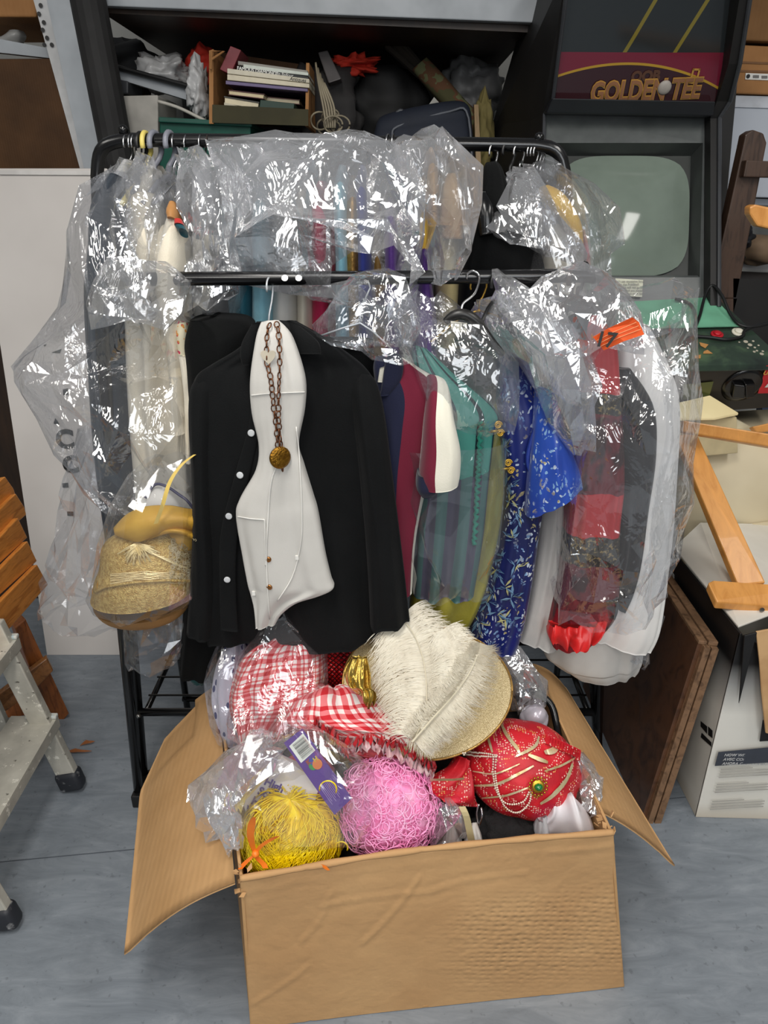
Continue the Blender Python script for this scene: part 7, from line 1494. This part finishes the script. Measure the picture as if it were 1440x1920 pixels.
# film over the wigs
bag('gathered neck of the wig bag spreading over the left flap', [(342, 1506, 402, 1568, .98, .012), (368, 1470, 428, 1548, .99, .03), (412, 1432, 448, 1510, 1.0, .04), (462, 1396, 470, 1460, 1.02, .04), (512, 1376, 506, 1416, 1.05, .03)], FILM_W, .016, 26, 82, 54, 46, group=BG)
bag('film tail hanging from the wig bag neck by the box corner', [(392, 1490, 432, 1480, .96, .02), (398, 1530, 446, 1520, .94, .025), (420, 1570, 450, 1556, .93, .02), (434, 1592, 450, 1588, .925, .01)], FILM_W, .012, 26, 83, 26, 26, group=BG)
bag('clear film over the printed card, purple card and wigs', [(500, 1370, 572, 1356, 1.05, .03), (450, 1420, 640, 1400, 1.01, .07), (444, 1480, 700, 1460, .98, .075), (448, 1530, 696, 1520, .97, .07), (456, 1570, 690, 1560, .96, .05)], FILM_S, .012, 13, 84, 60, 70, group=BG)
bag('film beside the silver satin rose at the right of the box', [(930, 1212, 962, 1206, 1.36, .03), (936, 1240, 990, 1232, 1.34, .05), (950, 1276, 1024, 1276, 1.32, .05), (960, 1310, 1020, 1312, 1.30, .05), (968, 1330, 1006, 1334, 1.29, .03)], FILM_W, .016, 20, 85, 40, 36, group=BG)
bag('crumpled film between the turban and the right box wall', [(1076, 1424, 1094, 1420, 1.10, .02), (1084, 1460, 1118, 1450, 1.08, .04), (1074, 1500, 1126, 1494, 1.05, .04), (1060, 1530, 1110, 1524, 1.03, .03)], FILM_W, .014, 26, 86, 30, 30, group=BG)
bag('crumpled clear film between the pink wig and the white shoes', [(820, 1500, 850, 1506, 1.02, .02), (812, 1540, 866, 1540, 1.0, .035), (812, 1590, 872, 1580, .99, .035)], FILM_W, .014, 26, 87, 26, 30, group=BG)
# satin rose, straps, cloth
ro = lump('satin_rose', M('silver_satin', (196, 190, 200), .25, .2), at(1002, 1346, 1.24), (.030, .028, .030), 26, .5, 2.4, 'silver grey satin rose behind the turban', 'rose', True)
o = MB().tube(smooth_path([at(966, 1310, 1.30), at(1000, 1296, 1.30), at(1032, 1320, 1.28), at(1044, 1360, 1.24), at(1048, 1392, 1.2)], 22), .008, 8).build('handbag', M('gloss_black', (12, 12, 13), .22), smooth=True); tag(o, 'glossy black curved bag handle beside the satin rose', 'bag')
tag(loft('white_cloth', M('white_silk', (226, 222, 224), .45, 0, (212, 206, 212), 9, .1, 60), None, [(1040, 1496, 1056, 1496, 1.03, .012), (1034, 1512, 1082, 1508, 1.01, .03), (1012, 1540, 1104, 1532, 1.01, .035), (1002, 1560, 1112, 1548, 1.01, .035), (1000, 1590, 1114, 1576, 1.01, .03)], 34, 44, fold=.024, ff=2.6, fall=False, seed=36), 'white silky cloth at the right front of the box', 'cloth')
tag(loft('grey_glove', M('pale_grey_satin', (196, 196, 200), .4), None, [(1006, 1530, 1024, 1526, 1.0, .012), (1000, 1556, 1030, 1550, 1.0, .02), (998, 1586, 1030, 1580, 1.0, .018)], 16, 18, fold=.01, fall=False), 'pale grey satin piece left of the white silky cloth', 'cloth')
lump('black_fur', M('black_fur', (13, 12, 13), .9, 0, (22, 20, 22), 60, .8, 160), at(955, 1562, 1.02), (.075, .06, .05), 28, .2, 6, 'black fur piece in front of the turban', 'fur')
for k, (u, v) in enumerate(((846, 1584), (888, 1578))):
    tag(loft('white_satin_shoe', WHITES, None, [(u - 4, v - 34, u + 6, v - 36, 1.0, .010), (u - 14, v - 10, u + 14, v - 14, .985, .02), (u - 18, v + 14, u + 18, v + 8, .98, .022), (u - 16, v + 32, u + 16, v + 26, .975, .016)], 18, 20, fold=.008, fall=False, seed=40 + k), ('white satin piece left of the gold strap, beside the pink wig', 'white satin piece right of the gold strap, beside the black fur')[k], 'shoe')
o = MB().strip(smooth_path([at(866, 1512, .99), at(874, 1530, .975), at(880, 1556, .96), at(884, 1576, .95)], 10), (.9, -.2, .3), .013).build('gold_strap', M('pale_gold_strap', (186, 172, 130), .35, .4)); tag(o, 'pale gold flat strap between the white satin pieces', 'strap')
o = MB().tube(smooth_path([at(898, 1508, .985), at(894, 1526, .98), at(898, 1548, .97), at(904, 1530, .97), at(902, 1514, .98)], 16), .0018, 6).build('silver_hook', SIL, smooth=True); tag(o, 'small silver wire hook beside the gold strap', 'hook')
